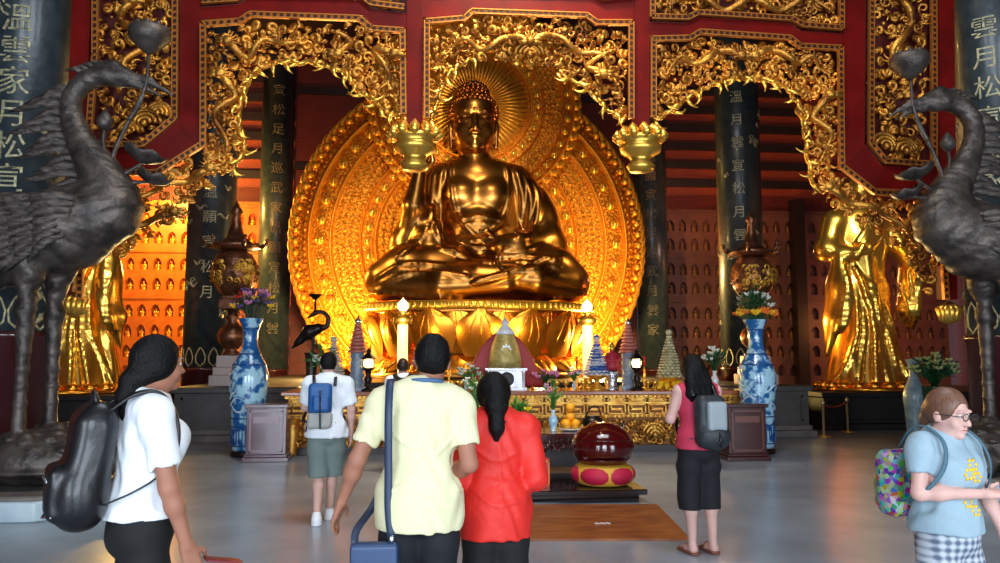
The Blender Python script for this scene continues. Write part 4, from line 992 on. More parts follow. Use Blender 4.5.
    for (u, v, w, h) in ((146, 157, 0.25, 0.10), (155, 180, 0.20, 0.07)):
        B = MB(); c = Vector(q(u, v, -0.05)); MX = Matrix.Rotation(d * 0.35, 3, 'Y')
        V = []; n = 18
        for r_, z_ in ((0.01, -h), (0.5, -h * 0.5), (0.85, 0.0), (1.0, 0.04), (0.98, 0.06), (0.5, -h * 0.5 + 0.03), (0.01, -h + 0.03)):
            for i in range(n):
                a = 2 * PI * i / n; V.append(c + MX @ Vector((w * r_ * math.cos(a), w * 0.8 * r_ * math.sin(a), z_ + 0.03 * r_ * math.sin(5 * a))))
        B.add(V, [(j * n + i, j * n + (i + 1) % n, (j + 1) * n + (i + 1) % n, (j + 1) * n + i) for j in range(6) for i in range(n)], True); B.build('lotus_leaf', M_bronze, stm)
    return root
crane(-1, 'giant bronze crane on a tortoise behind the woman with the black backpack', 'pale octagonal stone plinth under the bronze crane by the woman with the black backpack')
crane(1, 'giant bronze crane on a tortoise behind the girl in the light shirt', 'pale octagonal stone plinth under the bronze crane behind the girl')
# ================================================================ gilded altar and what stands on it
M_agold = mat('carved_altar_gilt', (0.97, 0.76, 0.36), 0.40, 0.7, col2=(0.80, 0.52, 0.20), scale=5, bump=0.2, bscale=25)
M_alttop = mat('altar_top_lacquer', (0.62, 0.34, 0.22), 0.25, coat=0.4)
M_altback = mat('altar_recess_gilt', (0.52, 0.32, 0.12), 0.5, 0.5)
M_white = mat('white_porcelain', (0.90, 0.92, 0.94), 0.2, coat=0.3)
M_bluewhite = mat('blue_and_white_porcelain', (0.12, 0.39, 0.64), 0.16, col2=(0.68, 0.87, 0.95), scale=5.5, detail=5, lo=0.47, hi=0.56, coat=0.5)
M_paleblue = mat('pale_blue_porcelain', (0.62, 0.80, 0.90), 0.16, col2=(0.85, 0.93, 0.97), scale=8, lo=0.4, hi=0.6, coat=0.5)
M_blue = mat('blue_glaze', (0.12, 0.30, 0.55), 0.2, coat=0.4)
M_dark = mat('dark_bronze_ware', (0.14, 0.11, 0.10), 0.35, 0.6)
M_redwood = mat('dark_red_hardwood', (0.28, 0.08, 0.07), 0.22, col2=(0.20, 0.06, 0.05), scale=5, stretch=(8, 1, 1), coat=0.5)
M_green = mat('leaf_green', (0.22, 0.46, 0.16), 0.5, col2=(0.34, 0.56, 0.22), scale=9)
M_dgreen = mat('deep_leaf_green', (0.14, 0.34, 0.18), 0.5)
M_petalw = mat('white_petals', (0.93, 0.93, 0.88), 0.5); M_petalp = mat('pink_petals', (0.88, 0.55, 0.72), 0.5)
M_petaly = mat('yellow_petals', (0.98, 0.78, 0.12), 0.5); M_petalr = mat('red_petals', (0.80, 0.16, 0.14), 0.5); M_petalo = mat('orange_petals', (0.95, 0.50, 0.14), 0.5)
M_lampglow = mat('lit_lamp_glass', (1.0, 0.86, 0.62), 0.3, emit=6.0); M_pillarglow = mat('lit_pillar_glass', (1.0, 0.80, 0.55), 0.3, emit=1.6)
M_silver = mat('silverware', (0.80, 0.80, 0.82), 0.25, 0.9, bump=0.3, bscale=30)
M_orange = mat('yellow_orange_fruit', (0.98, 0.66, 0.10), 0.42, bump=0.1, bscale=60)
AY = 13.6; AL, AR = W(287, 420, AY).x, W(748, 420, AY).x; AT = W(516, 391, AY).z; AD = 1.5
def scrollfill(mb, x0, x1, z0, z1, y, s, seed, rr=1.0, depth=0.05):
    rnd = random.Random(seed); z = z0 + s * 0.5; row = 0
    while z < z1 - s * 0.2:
        x = x0 + s * (0.4 + 0.5 * (row % 2))
        while x < x1 - s * 0.2:
            yy = y - rnd.uniform(0, depth); k_ = rnd.random()
            if k_ < 0.55: curl(mb, x + rnd.uniform(-.2, .2) * s, yy, z + rnd.uniform(-.2, .2) * s, s * rnd.uniform(0.42, 0.62), rnd.uniform(0, 6.3), rnd.choice((-1, 1)), s * 0.14 * rr, n=10)
            else:
                a = rnd.uniform(0, 6.3); leaf(mb, x, yy, z, s * 0.9, a, s * 0.2 * rr, rnd.uniform(-1.3, 1.3)); leaf(mb, x, yy, z, s * 0.8, a + 1.2, s * 0.18 * rr, rnd.uniform(-1.3, 1.3))
            x += s
        z += s * 0.85; row += 1
altar = thing('altar_table', 'long gilded carved altar in front of the great Buddha', 'altar', ((AL + AR) / 2, AY, 0))
hw = (AR - AL) / 2
mb = MB(); mb.box2((-hw - 0.10, -0.10, AT - 0.07), (hw + 0.10, AD, AT)); mb.build('altar_top', M_alttop, altar, 0.015)
mb = MB(); mb.box2((-hw, 0.06, 0.12), (hw, AD - 0.05, AT - 0.07)); mb.build('altar_core', M_altback, altar)
mb = MB(); mb.box2((-hw - 0.05, -0.03, 0.60), (hw + 0.05, 0.08, 0.645)); mb.box2((-hw - 0.04, -0.02, AT - 0.12), (hw + 0.04, 0.08, AT - 0.07)); mb.box2((-hw, 0.0, 0.83), (hw, 0.08, 0.86))
for i in range(100):
    x = -hw + 2 * hw * (i + 0.5) / 100; mb.ball((x, -0.015, AT - 0.095), (0.025, 0.02, 0.02), 6, 4); mb.ball((x, -0.03, 0.62), (0.03, 0.02, 0.02), 6, 4)
mb.build('altar_moulding', M_agold, altar)
mb = MB()   # two rows of stepped fretwork
for row, (z0, z1) in enumerate(((0.655, 0.825), (0.868, AT - 0.13))):
    n = 22; w = 2 * hw / n
    for i in range(n):
        x0, x1 = -hw + i * w + 0.02, -hw + (i + 1) * w - 0.02; zm = (z0 + z1) / 2; t = 0.018
        for a, b in (((x0, z0), (x1, z0 + t)), ((x0, z1 - t), (x1, z1)), ((x0, z0), (x0 + t, z1)), ((x1 - t, z0), (x1, z1)),
                     ((x0 + 0.06, zm - t), (x1 - 0.06, zm + t)), ((x0 + 0.06, zm), (x0 + 0.06 + t, z1 - 0.03)), ((x1 - 0.06 - t, z0 + 0.03), (x1 - 0.06, zm))):
            mb.box2((a[0], -0.005, a[1]), (b[0], 0.07, b[1]))
mb.build('fretwork_frieze', M_agold, altar)
mb = MB(); scrollfill(mb, -hw, hw, 0.14, 0.58, 0.05, 0.115, 3, 1.15, 0.07)
for i in range(7):   # big fan shells along the apron
    x = -hw + 2 * hw * (i + 0.5) / 7; fan(mb, x, -0.05, 0.30, 0.2, PI / 2); ball = mb.ball((x, -0.06, 0.42), 0.07, 8, 5)
mb.build('carved_apron', M_agold, altar)
for x in (-hw + 0.1, hw - 0.1, -hw * 0.34, hw * 0.34):
    mb = MB(); mb.tube([(x, 0.05, 0.56), (x, -0.10, 0.42), (x, -0.02, 0.2), (x, -0.12, 0.06), (x, -0.08, 0.0)], [0.12, 0.13, 0.09, 0.10, 0.08], 8); mb.build('altar_foot', M_agold, altar)
mb = MB(); mb.box2((-hw - 0.05, -0.02, 0), (hw + 0.05, AD - 0.02, 0.12)); mb.build('altar_base', M_darkwood, altar)

# ---------------------------------------------------------------- helpers for ware and flowers
def at_(u, Y, z): """foot of a thing seen at picture column u"""; w = W(u, 390, Y); return (w.x, Y, z)
def ware(name, label, cat, prof, loc, m, n=24, part='body', group=None, sc=1.0):
    root = thing(name, label, cat, loc, 0, group); mb = MB(); mb.lathe([(r * sc, z * sc) for r, z in prof], n=n); mb.build(part, m, root); return root
def bouquet(name, label, loc, h, spread, blooms, leaves, mleaf, n_leaf=26, bloom_r=0.04, seed=0, low=0.0, cat='flowers', stem_r=0.006):
    """blooms: list of (material, count, part name); loc = mouth of the vase"""
    rnd = random.Random(seed); root = thing(name, label, cat, loc); mb = MB(); tips = []
    tot = sum(b[1] for b in blooms) + n_leaf
    for i in range(tot):
        a = rnd.uniform(0, 2 * PI); s_ = spread * math.sqrt(rnd.random()); hh = h * rnd.uniform(0.55, 1.0) * (1 - 0.35 * (s_ / spread) ** 2)
        tip = Vector((s_ * math.cos(a), s_ * math.sin(a) * 0.8, hh)); base = Vector((0.1 * tip.x, 0.1 * tip.y, low)); mid = (base + tip) / 2 + Vector((-tip.x * 0.2, -tip.y * 0.2, 0.03))
        mb.tube([base, mid, tip], stem_r, 4); tips.append((tip, a))
    rnd.shuffle(tips)
    for tip, a in tips[:n_leaf]:
        L = leaves * rnd.uniform(0.6, 1.1); el = rnd.uniform(-0.2, 1.1); d = Vector((math.cos(a) * math.cos(el), math.sin(a) * math.cos(el), math.sin(el)))
        st = tip * rnd.uniform(0.55, 0.95); mb.tube([st, st + d * L * 0.5 + Vector((0, 0, 0.1 * L)), st + d * L], [L * 0.05, L * 0.2, 0.002], 5, flat=0.2, up=(0, 0, 1))
    mb.build('foliage', mleaf, root); k_ = n_leaf
    for m, c, pn in blooms:
        mb = MB()
        for tip, a in tips[k_:k_ + c]:
            r = bloom_r * rnd.uniform(0.8, 1.2); mb.ball(tip, r * 0.4, 6, 4)
            for j in range(6):
                g = 2 * PI * j / 6 + a; d = Vector((math.cos(g), math.sin(g) * 0.9, 0.5)); mb.tube([tip, tip + d * r * 0.8, tip + d * r * 1.25 + Vector((0, 0, r * 0.3))], [r * 0.25, r * 0.5, 0.003], 5, flat=0.4)
        mb.build(pn, m, root); k_ += c
    return root
VP = [(0.045, 0), (0.05, 0.01), (0.04, 0.03), (0.065, 0.12), (0.075, 0.17), (0.055, 0.22), (0.03, 0.26), (0.028, 0.30), (0.045, 0.335)]
def beadcone(loc, h, r, m, label, base_m=None, base_h=0.2, name='bead_cone'):
    root = thing(name, label, 'ornament', loc); mb = MB(); n = 14; rows = int(h / 0.048)
    for j in range(rows):
        t = j / rows; R = r * (1 - t) ** 0.9 + 0.018; z = base_h + h * t
        for i in range(n): a = 2 * PI * (i + 0.5 * (j % 2)) / n; mb.ball((R * math.cos(a), R * math.sin(a), z), (0.15 * R + 0.012, 0.15 * R + 0.012, 0.023), 6, 4)
    mb.build('bead_tiers', m, root); mb = MB(); mb.lathe([(r * 0.9, base_h - 0.01), (r * 0.45, base_h + h * 0.5), (0.01, base_h + h)], n=12); mb.lathe([(0.045, base_h + h - 0.02), (0.06, base_h + h + 0.03), (0.05, base_h + h + 0.07), (0.01, base_h + h + 0.09)], n=12); mb.build('bead_core', m, root)
    mb = MB(); mb.lathe([(r * 0.9, 0), (r * 0.8, 0.03), (r * 0.25, base_h * 0.4), (r * 0.22, base_h * 0.6), (r * 1.1, base_h * 0.9), (r * 1.05, base_h)], n=20); mb.build('bead_stand', base_m or M_fgold2, root)
    return root
def pagoda(u, Y, label):
    root = thing('votive_tower', label, 'ornament', at_(u, Y, AT)); mb = MB(); mb.box((0, 0, 0.03), (0.15, 0.15, 0.03)); mb.lathe([(0.14, 0.06), (0.115, 0.10), (0.11, 0.62), (0.13, 0.66)], n=8, phase=PI / 8)
    for j in range(5):
        for a in range(8): g = a * PI / 4; mb.box((0.113 * math.cos(g), 0.113 * math.sin(g), 0.15 + j * 0.11), (0.012, 0.025, 0.035), rz=g)
    mb.build('tower_shaft', mat('blue_grey_ceramic', (0.42, 0.52, 0.62), 0.3, col2=(0.58, 0.62, 0.66), scale=20), root)
    mb = MB(); z = 0.66
    for j in range(8): R = 0.185 - 0.017 * j; mb.lathe([(R * 0.75, z), (R, z + 0.012), (R * 0.92, z + 0.035), (R * 0.70, z + 0.062)], n=16); z += 0.064
    mb.build('tower_tiers', mat('pinkish_tiers', (0.78, 0.48, 0.42), 0.35, 0.2), root)
    mb = MB(); mb.lathe([(0.05, z), (0.065, z + 0.04), (0.03, z + 0.08), (0.005, z + 0.13)], n=12); mb.build('tower_finial', M_silver, root)
    return root
def lantern(u, Y, label):
    loc = at_(u, Y, AT); root = thing('oil_lantern', label, 'lamp', loc)
    mb = MB(); mb.lathe([(0.13, 0), (0.12, 0.03), (0.04, 0.06), (0.05, 0.14), (0.075, 0.2), (0.04, 0.26), (0.05, 0.34), (0.10, 0.38), (0.10, 0.40)], n=16); mb.build('lantern_stand', M_dark, root)
    mb = MB(); mb.lathe([(0.06, 0.40), (0.085, 0.46), (0.085, 0.50), (0.06, 0.55)], n=16); mb.build('lantern_glass', M_lampglow, root)
    mb = MB(); mb.lathe([(0.14, 0.55), (0.12, 0.57), (0.05, 0.64), (0.03, 0.66), (0.04, 0.69), (0.005, 0.74)], n=16)
    for i in range(6): a = i * PI / 3; mb.tube([(0.095 * math.cos(a), 0.095 * math.sin(a), 0.39), (0.095 * math.cos(a), 0.095 * math.sin(a), 0.56)], 0.008, 4)
    mb.build('lantern_roof', M_dark, root); return root
def pillar_lamp(u, Y, label):
    loc = at_(u, Y, AT); root = thing('pillar_lamp', label, 'lamp', loc); H = 1.60
    mb = MB(); mb.lathe([(0.17, 0), (0.17, 0.04), (0.10, 0.08), (0.08, 0.16), (0.10, 0.2)], n=20); mb.build('lamp_base', M_fgold2, root)
    mb = MB(); mb.lathe([(0.085, 0.2), (0.095, 0.5), (0.095, H - 0.42)], n=20); mb.build('lamp_column', M_pillarglow, root)
    mb = MB(); mb.lathe([(0.10, H - 0.42), (0.17, H - 0.36), (0.18, H - 0.30), (0.10, H - 0.26), (0.07, H - 0.22), (0.12, H - 0.19), (0.06, H - 0.16)], n=20); mb.build('lamp_capital', M_fgold2, root)
    mb = MB(); mb.lathe([(0.06, H - 0.16), (0.10, H - 0.10), (0.09, H - 0.02), (0.03, H + 0.04), (0.005, H + 0.08)], n=16); mb.build('lamp_bulb', M_lampglow, root)
    l = point('pillar_lamp_light', (loc[0], loc[1] - 0.3, loc[2] + 1.2), 14, (1, 0.75, 0.4), 0.1); return root
YA, YB = 13.95, 14.6
pillar_lamp(402, YB, 'glowing pillar lamp behind the small visitor in the black vest'); pillar_lamp(588, YB, 'glowing pillar lamp behind the blue beaded cone')
pagoda(357, YA, 'slim votive tower with pinkish tiers beside the young man in the white shirt'); pagoda(629, YA + 0.2, 'slim votive tower with pinkish tiers beside the little red robed figure')
lantern(368, YA - 0.1, 'small black oil lantern beside the votive tower near the young man'); lantern(637, YA - 0.1, 'small black oil lantern beside the votive tower near the red robed figure')
beadcone(at_(333, YA + 0.1, AT), 0.66, 0.17, mat('pearl_beads', (0.78, 0.76, 0.70), 0.3), 'pale beaded cone beside the white tulips')
beadcone(at_(597, YA, AT), 0.62, 0.19, mat('blue_and_pearl_beads', (0.25, 0.42, 0.72), 0.3, col2=(0.90, 0.90, 0.92), scale=9, stretch=(0.1, 0.1, 2.0), lo=0.48, hi=0.52), 'blue and white beaded cone on a gilt stand', base_h=0.28)
beadcone(at_(670, YA, AT), 0.76, 0.19, mat('cream_beads', (0.92, 0.88, 0.70), 0.3, col2=(0.62, 0.58, 0.40), scale=14), 'cream beaded cone on a wide gilt lotus base', base_h=0.24)
mb = MB()
for i in range(12): a = 2 * PI * i / 12; mb.tube([(0.1 * math.cos(a), 0.1 * math.sin(a), 0.14), (0.24 * math.cos(a), 0.24 * math.sin(a), 0.08), (0.32 * math.cos(a), 0.32 * math.sin(a), 0.02)], [0.05, 0.07, 0.01], 5, flat=0.5)
o = [x for x in COL.objects if x.get('label') == 'cream beaded cone on a wide gilt lotus base'][0]; mb.build('lotus_base', M_petaly, o)
# bronze crane candlestick on its dark stand
root = thing('crane_candlestick', 'small dark bronze crane candlestick in front of the halo edge', 'candlestick', at_(311, YA, AT))
mb = MB(); mb.lathe([(0.15, 0), (0.15, 0.05), (0.10, 0.10), (0.09, 0.35), (0.12, 0.62), (0.14, 0.66)], n=8); mb.build('stand', M_darkwood, root)
f = Field((-0.5, -0.3, 0.6), (0.6, 0.3, 1.65), 0.014)
f.chain([(-0.26, 0, 0.84), (-0.05, 0, 1.02), (0.10, 0, 1.08)], [0.05, 0.12, 0.09], k=0.05); f.chain(spl([(0.10, 0, 1.08), (0.24, 0, 1.12), (0.27, 0, 1.26), (0.18, 0, 1.36), (0.06, 0, 1.36), (-0.02, 0, 1.31)], 4), lerpr([0.06, 0.04, 0.035, 0.03, 0.035, 0.03], 21), k=0.02)
f.chain([(-0.02, 0, 1.31), (-0.12, 0, 1.24)], [0.03, 0.008], k=0.01); f.chain([(-0.2, 0, 0.86), (-0.34, 0, 0.74)], [0.06, 0.015], k=0.03)
for e in (-0.05, 0.05): f.chain([(0.0, e, 0.98), (0.04, e, 0.82), (0.0, e, 0.66)], [0.045, 0.022, 0.022], k=0.02)
f.cut((0, 0, -1), -0.655); link('bronze_bird', f.mesh('bird'), M_dark, root)
mb = MB(); mb.lathe([(0.02, 1.33), (0.018, 1.58), (0.05, 1.60), (0.11, 1.66), (0.12, 1.68), (0.02, 1.66)], (0.04, 0, 0), 16); mb.build('candle_dish', M_dark, root)
# vases of flowers on the altar
def vase_with(u, Y, z, sc, label, m=M_paleblue, prof=VP):
    ware('flower_vase', label, 'vase', prof, at_(u, Y, z), m, sc=sc); p = at_(u, Y, z); return (p[0], p[1], z + 0.325 * sc)
bouquet('tulip_bouquet', 'white tulips in the altar vase beside the pale beaded cone', vase_with(321, YA - 0.15, AT, 0.95, 'small pale vase holding white tulips'), 0.44, 0.12, [(M_petalw, 12, 'blooms')], 0.3, M_green, 20, 0.035, 1)
bouquet('lily_bouquet', 'white lilies in the altar vase behind the woman with the grey backpack', vase_with(715, YA, AT, 1.0, 'small white vase holding white lilies', M_white), 0.42, 0.2, [(M_petalw, 14, 'blooms')], 0.22, M_dgreen, 34, 0.05, 2)
bouquet('pink_bouquet', 'pink lilies beside the silver reliquary on the altar', vase_with(545, YA - 0.1, AT, 0.4, 'tiny vase holding pink lilies beside the reliquary'), 0.22, 0.22, [(M_petalp, 12, 'blooms')], 0.12, M_dgreen, 16, 0.045, 3)
bouquet('mixed_bouquet', 'white and pink flowers beside the blue beaded cone', vase_with(574, YA - 0.1, AT, 0.5, 'tiny vase holding flowers beside the blue beaded cone'), 0.22, 0.16, [(M_petalw, 6, 'pale_blooms'), (M_petalp, 6, 'pink_blooms')], 0.14, M_green, 18, 0.035, 4)
bouquet('pale_bouquet', 'pale green and white flowers between the two people in front', vase_with(466, YA - 0.1, AT, 0.5, 'tiny vase between the heads of the two people in front'), 0.3, 0.24, [(M_petalw, 16, 'blooms')], 0.14, M_green, 22, 0.035, 5)
bouquet('pink_posy', 'pink and white flowers beside the glowing pillar lamp behind the man in yellow', vase_with(419, YA, AT, 0.7, 'slim vase beside the glowing pillar lamp behind the man in yellow'), 0.5, 0.13, [(M_petalp, 12, 'blooms'), (M_petalw, 8, 'pale_blooms')], 0.1, M_dgreen, 10, 0.04, 6)
# central reliquary
root = thing('reliquary', 'silver reliquary box under a white and gold dome at the altar centre', 'reliquary', at_(505, YA, AT))
mb = MB(); mb.box((0, 0, 0.03), (0.36, 0.25, 0.03)); mb.box((0, 0.02, 0.20), (0.31, 0.2, 0.15)); mb.box((0, 0, 0.37), (0.37, 0.26, 0.025))
for x in (-0.31, 0.31): mb.lathe([(0.03, 0.06), (0.022, 0.15), (0.03, 0.35)], (x, -0.21, 0), 10)
mb.build('silver_box', M_silver, root, 0.008)
mb = MB()
mb.lathe([(0.12, 0), (0.125, 0.012), (0.10, 0.02)], (0.02, -0.19, 0.20), 24, axis='Y', sq=None); mb.build('oval_plaque', M_black, root)
mb = MB(); mb.lathe([(0.30, 0.395), (0.29, 0.55), (0.25, 0.75), (0.17, 0.95), (0.13, 1.02)], n=28); mb.build('gold_dome', mat('ochre_brocade', (0.66, 0.58, 0.32), 0.5, 0.3, col2=(0.78, 0.72, 0.45), scale=16), root)
mb = MB(); mb.lathe([(0.16, 0.98), (0.19, 1.0), (0.12, 1.08), (0.05, 1.16), (0.07, 1.2), (0.01, 1.28)], n=24)
for a in (0, PI / 4, PI / 2, 3 * PI / 4): mb.box((0, -0.235, 0.72), (0.085, 0.012, 0.016), M=Matrix.Rotation(a, 3, 'Y'))
mb.build('white_cap', M_white, root)
for e in (-1, 1):
    mb = MB(); P = [(e * 0.02, 0.22, 1.05), (e * 0.34, 0.2, 0.85), (e * 0.52, 0.2, 0.4), (e * 0.62, 0.2, 0.02)]
    for j in range(7):
        t = j / 6; mb.tube(spl([(e * 0.05, 0.24, 1.08), (e * (0.20 + 0.16 * t), 0.22, 0.75), (e * (0.28 + 0.28 * t), 0.2, 0.35), (e * (0.30 + 0.40 * t), 0.22, 0.075)], 4), lerpr([0.03, 0.06, 0.07, 0.06], 13), 6)
    mb.build('red_drape', mat('rose_red_drape', (0.66, 0.22, 0.22), 0.55), root)
# small figures, cups and candles
root = thing('robed_doll', 'little red robed figure between the blue beaded cone and the votive tower', 'figurine', at_(612, YA, AT))
mb = MB(); mb.lathe([(0.14, 0), (0.12, 0.03), (0.09, 0.10), (0.11, 0.22), (0.13, 0.3), (0.10, 0.36)], n=14); mb.build('stand', M_silver, root)
mb = MB(); mb.lathe([(0.16, 0.36), (0.14, 0.45), (0.09, 0.58), (0.08, 0.66), (0.03, 0.70)], n=14)
for e in (-1, 1): mb.tube([(e * 0.07, 0, 0.64), (e * 0.13, -0.03, 0.54), (e * 0.03, -0.11, 0.52)], [0.035, 0.04, 0.025], 6)
mb.build('robe', mat('crimson_cloth', (0.70, 0.16, 0.22), 0.5), root)
mb = MB(); mb.ball((0, -0.01, 0.74), (0.05, 0.05, 0.06)); mb.lathe([(0.055, 0.77), (0.06, 0.79), (0.02, 0.85)], n=10); mb.build('head', M_fgold2, root)
CUP = [(0.06, 0), (0.055, 0.012), (0.015, 0.03), (0.015, 0.09), (0.05, 0.11), (0.06, 0.17), (0.05, 0.172), (0.04, 0.12)]
STK = [(0.06, 0), (0.05, 0.02), (0.02, 0.05), (0.03, 0.12), (0.015, 0.2), (0.03, 0.26), (0.02, 0.3), (0.018, 0.42)]
cup0 = None
for u, lab in ((434, 'gilt altar cup beside the head of the man in yellow'), (443, 'gilt altar cup next along from the man in yellow'), (452, 'gilt altar cup third along from the man in yellow'), (461, 'gilt altar cup next to the pale flowers'), (557, 'gilt altar cup between the pink lilies and mixed flowers'), (566, 'gilt altar cup touching the mixed flowers'), (583, 'gilt altar cup before the blue beaded cone'), (589, 'gilt altar cup right beside the blue cone stand'), (655, 'gilt altar cup beside the cream beaded cone'), (648, 'gilt altar cup beside the small black lantern')):
    if cup0 is None: cup0 = o = ware('altar_cup', lab, 'cup', CUP, at_(u, YA - 0.3, AT), M_fgold2, 14, group='gilt cups along the altar')
    else: o = copy_tree(cup0); o.location = at_(u, YA - 0.3, AT); tag(o, lab)
s0 = None
for u, lab in ((438, 'tall gilt candlestick behind the cups near the man in yellow'), (449, 'tall gilt candlestick second from the man in yellow'), (479, 'tall gilt candlestick beside the reliquary drape, pale flower side'), (533, 'tall gilt candlestick beside the reliquary, pink lily side'), (577, 'tall gilt candlestick behind the mixed flowers'), (606, 'tall gilt candlestick behind the red robed figure'), (645, 'tall gilt candlestick behind the black lantern')):
    if s0 is None:
        s0 = o = ware('candlestick', lab, 'candlestick', STK, at_(u, YA + 0.35, AT), M_fgold2, 12, group='tall gilt candlesticks on the altar')
        mb = MB(); mb.lathe([(0.02, 0.42), (0.02, 0.60)], n=8); mb.build('candle', M_petalr, o)
    else: o = copy_tree(s0); o.location = at_(u, YA + 0.35, AT); tag(o, lab)

# ---------------------------------------------------------------- offering table in front of the altar
TY = 10.7; TL, TR = W(424, 434, TY).x, W(626, 434, TY).x; TT = W(530, 434, TY).z
tb = thing('offering_table', 'low dark red offering table with fruit, vases and a bronze censer', 'table', ((TL + TR) / 2, TY, 0)); hw = (TR - TL) / 2
mb = MB(); mb.box2((-hw, 0, TT - 0.06), (hw, 1.0, TT))
for e in (-1, 1): mb.tube([(e * (hw - 0.02), 0.5, TT - 0.03), (e * (hw + 0.06), 0.5, TT + 0.0), (e * (hw + 0.10), 0.5, TT + 0.07), (e * (hw + 0.05), 0.5, TT + 0.11)], [0.04, 0.04, 0.035, 0.03], 6)
mb.build('table_top', M_redwood, tb, 0.01)
mb = MB(); mb.box2((-hw + 0.08, 0.05, TT - 0.2), (hw - 0.08, 0.10, TT - 0.06)); mb.box2((-hw + 0.08, 0.9, TT - 0.2), (hw - 0.08, 0.95, TT - 0.06)); scrollfill(mb, -hw + 0.1, hw - 0.1, TT - 0.24, TT - 0.06, 0.04, 0.08, 8, 1.0, 0.02)
mb.build('carved_apron', M_redwood, tb)
leg0 = None
for x in (-hw + 0.14, hw - 0.14):
    for y in (0.12, 0.88):
        if leg0 is None:
            mb = MB(); mb.tube([(0, 0, TT - 0.07), (0, -0.03, TT - 0.2), (0, 0.0, 0.3), (0, 0, 0.12), (0, -0.04, 0.0)], [0.085, 0.10, 0.055, 0.05, 0.08], 8); leg0 = o = mb.build('leg', M_redwood, tb)
        else: o = leg0.copy(); COL.objects.link(o); o.parent = tb
        o.location = (x, y, 0)
mb = MB(); mb.box2((-hw + 0.15, 0.42, 0.1), (hw - 0.15, 0.5, TT - 0.1)); mb.build('rear_panel', M_darkwood, tb)
# things on it
TZ = TT + 0.001
bouquet('tall_greenery', 'sprig of leaves in the small blue vase beside the fruit', vase_with(553, TY + 0.35, TZ, 0.9, 'small blue and white vase beside the stacked fruit'), 0.45, 0.15, [(M_petalp, 4, 'blooms')], 0.16, M_green, 16, 0.03, 7)
bouquet('green_sprig', 'green sprig with white blooms in the vase between the two people in front', vase_with(476, TY + 0.35, TZ, 0.9, 'small blue and white vase between the two people in front'), 0.55, 0.2, [(M_petalw, 10, 'blooms')], 0.16, M_green, 26, 0.035, 8)
ware('gilt_bowl', 'footed gilt bowl holding the round leafy plant', 'bowl', [(0.09, 0), (0.08, 0.02), (0.04, 0.04), (0.05, 0.08), (0.13, 0.13), (0.15, 0.17), (0.13, 0.175)], at_(517, TY + 0.35, TZ), M_fgold2)
p = at_(517, TY + 0.35, TZ + 0.16); bouquet('leafy_plant', 'round leafy green plant with a yellow flower beside the woman in red', p, 0.30, 0.22, [(M_petaly, 3, 'blooms')], 0.13, M_green, 110, 0.05, 9, cat='plant')
for (uc, grp, side) in ((570, 'fruit stacked beside the bronze censer', 'beside the bronze censer'), (452, 'fruit stacked behind the man in yellow', 'behind the man in yellow')):
    c = at_(uc, TY + 0.45, TZ); plate = ware('fruit_plate', 'plate under the yellow fruit ' + side, 'plate', [(0.08, 0), (0.16, 0.02), (0.165, 0.03), (0.08, 0.022)], c, M_white)
    R = 0.068; P = [(-R, -R, 0, 'front bottom, left one'), (R, -R, 0, 'front bottom, right one'), (-R, R, 0, 'back bottom, left one'), (R, R, 0, 'back bottom, right one'), (0, 0, 1.42 * R, 'second layer'), (0, 0.0, 3.3 * R, 'topmost')]
    for x, y, z, w_ in P:
        t_ = thing('pomelo', 'round yellow fruit %s, %s' % (side, w_), 'fruit', (c[0] + x, c[1] + y, TZ + 0.03 + z), 0, grp)
        mb = MB(); mb.ball((0, 0, R), (R, R, R * 0.97), 14, 9); mb.build('peel', M_orange, t_); mb = MB(); mb.tube([(0, 0, 1.93 * R), (0.005, 0, 2.05 * R)], 0.007, 5); mb.build('stalk', M_dgreen, t_)
root = ware('bronze_censer', 'round bronze incense burner with a curled handle on the offering table', 'censer', [(0.09, 0), (0.10, 0.02), (0.07, 0.04), (0.13, 0.08), (0.16, 0.13), (0.14, 0.18), (0.10, 0.2), (0.11, 0.225), (0.09, 0.226)], at_(592, TY + 0.22, TZ), M_dark)
mb = MB(); mb.tube(spl([(-0.10, 0, 0.2), (-0.02, 0, 0.34), (0.08, 0, 0.34), (0.12, 0, 0.24)], 5), 0.012, 6); mb.build('handle', M_dark, root)

# low black slab, drum and cushion, mat
slab_y0 = 8.95; sl = G(648, 503); SX0, SX1 = G(452, 503).x, sl.x
root = thing('lacquer_platform', 'low glossy black platform under the red wooden drum', 'platform', ((SX0 + SX1) / 2, sl.y, 0)); w_ = (SX1 - SX0) / 2
M_gloss = mat('glossy_black_lacquer', (0.11, 0.09, 0.10), 0.10, coat=0.6)
mb = MB(); mb.box2((-w_, 0, 0.09), (w_, 1.35, 0.15)); mb.build('platform_top', M_gloss, root, 0.01)
mb = MB(); mb.box2((-w_ + 0.08, 0.08, 0), (w_ - 0.08, 1.27, 0.09)); mb.build('platform_foot', M_gloss, root)
mp = [G(448, 541), G(691, 541), G(657, 506), G(456, 506)]
root = thing('floor_mat', 'worn orange brown floor mat before the low black platform', 'mat', (0, 0, 0))
M_mat = mat('worn_brown_mat', (0.66, 0.38, 0.17), 0.5, col2=(0.52, 0.27, 0.11), scale=3.0, stretch=(1, 3, 1), detail=6, bump=0.1, bscale=40)
mb = MB(); mb.prism([Vector((p.x, p.y, 0.002)) for p in mp], (0, 0, 0.018)); mb.build('mat_body', M_mat, root)
mb = MB(); c = G(602, 524, 0.02); 
for i, (a, b) in enumerate(((-0.07, -0.03), (-0.02, 0.03), (0.04, 0.08))): mb.tube([c + Vector((a, 0.01 * i, 0.003)), c + Vector(((a + b) / 2, 0.03, 0.003)), c + Vector((b, -0.01, 0.003))], 0.006, 4, flat=0.4)
mb.build('pale_mark', M_white, root)
DX = G(603, 486).x; DY_ = sl.y + 0.40; dp = W(603, 480, DY_)
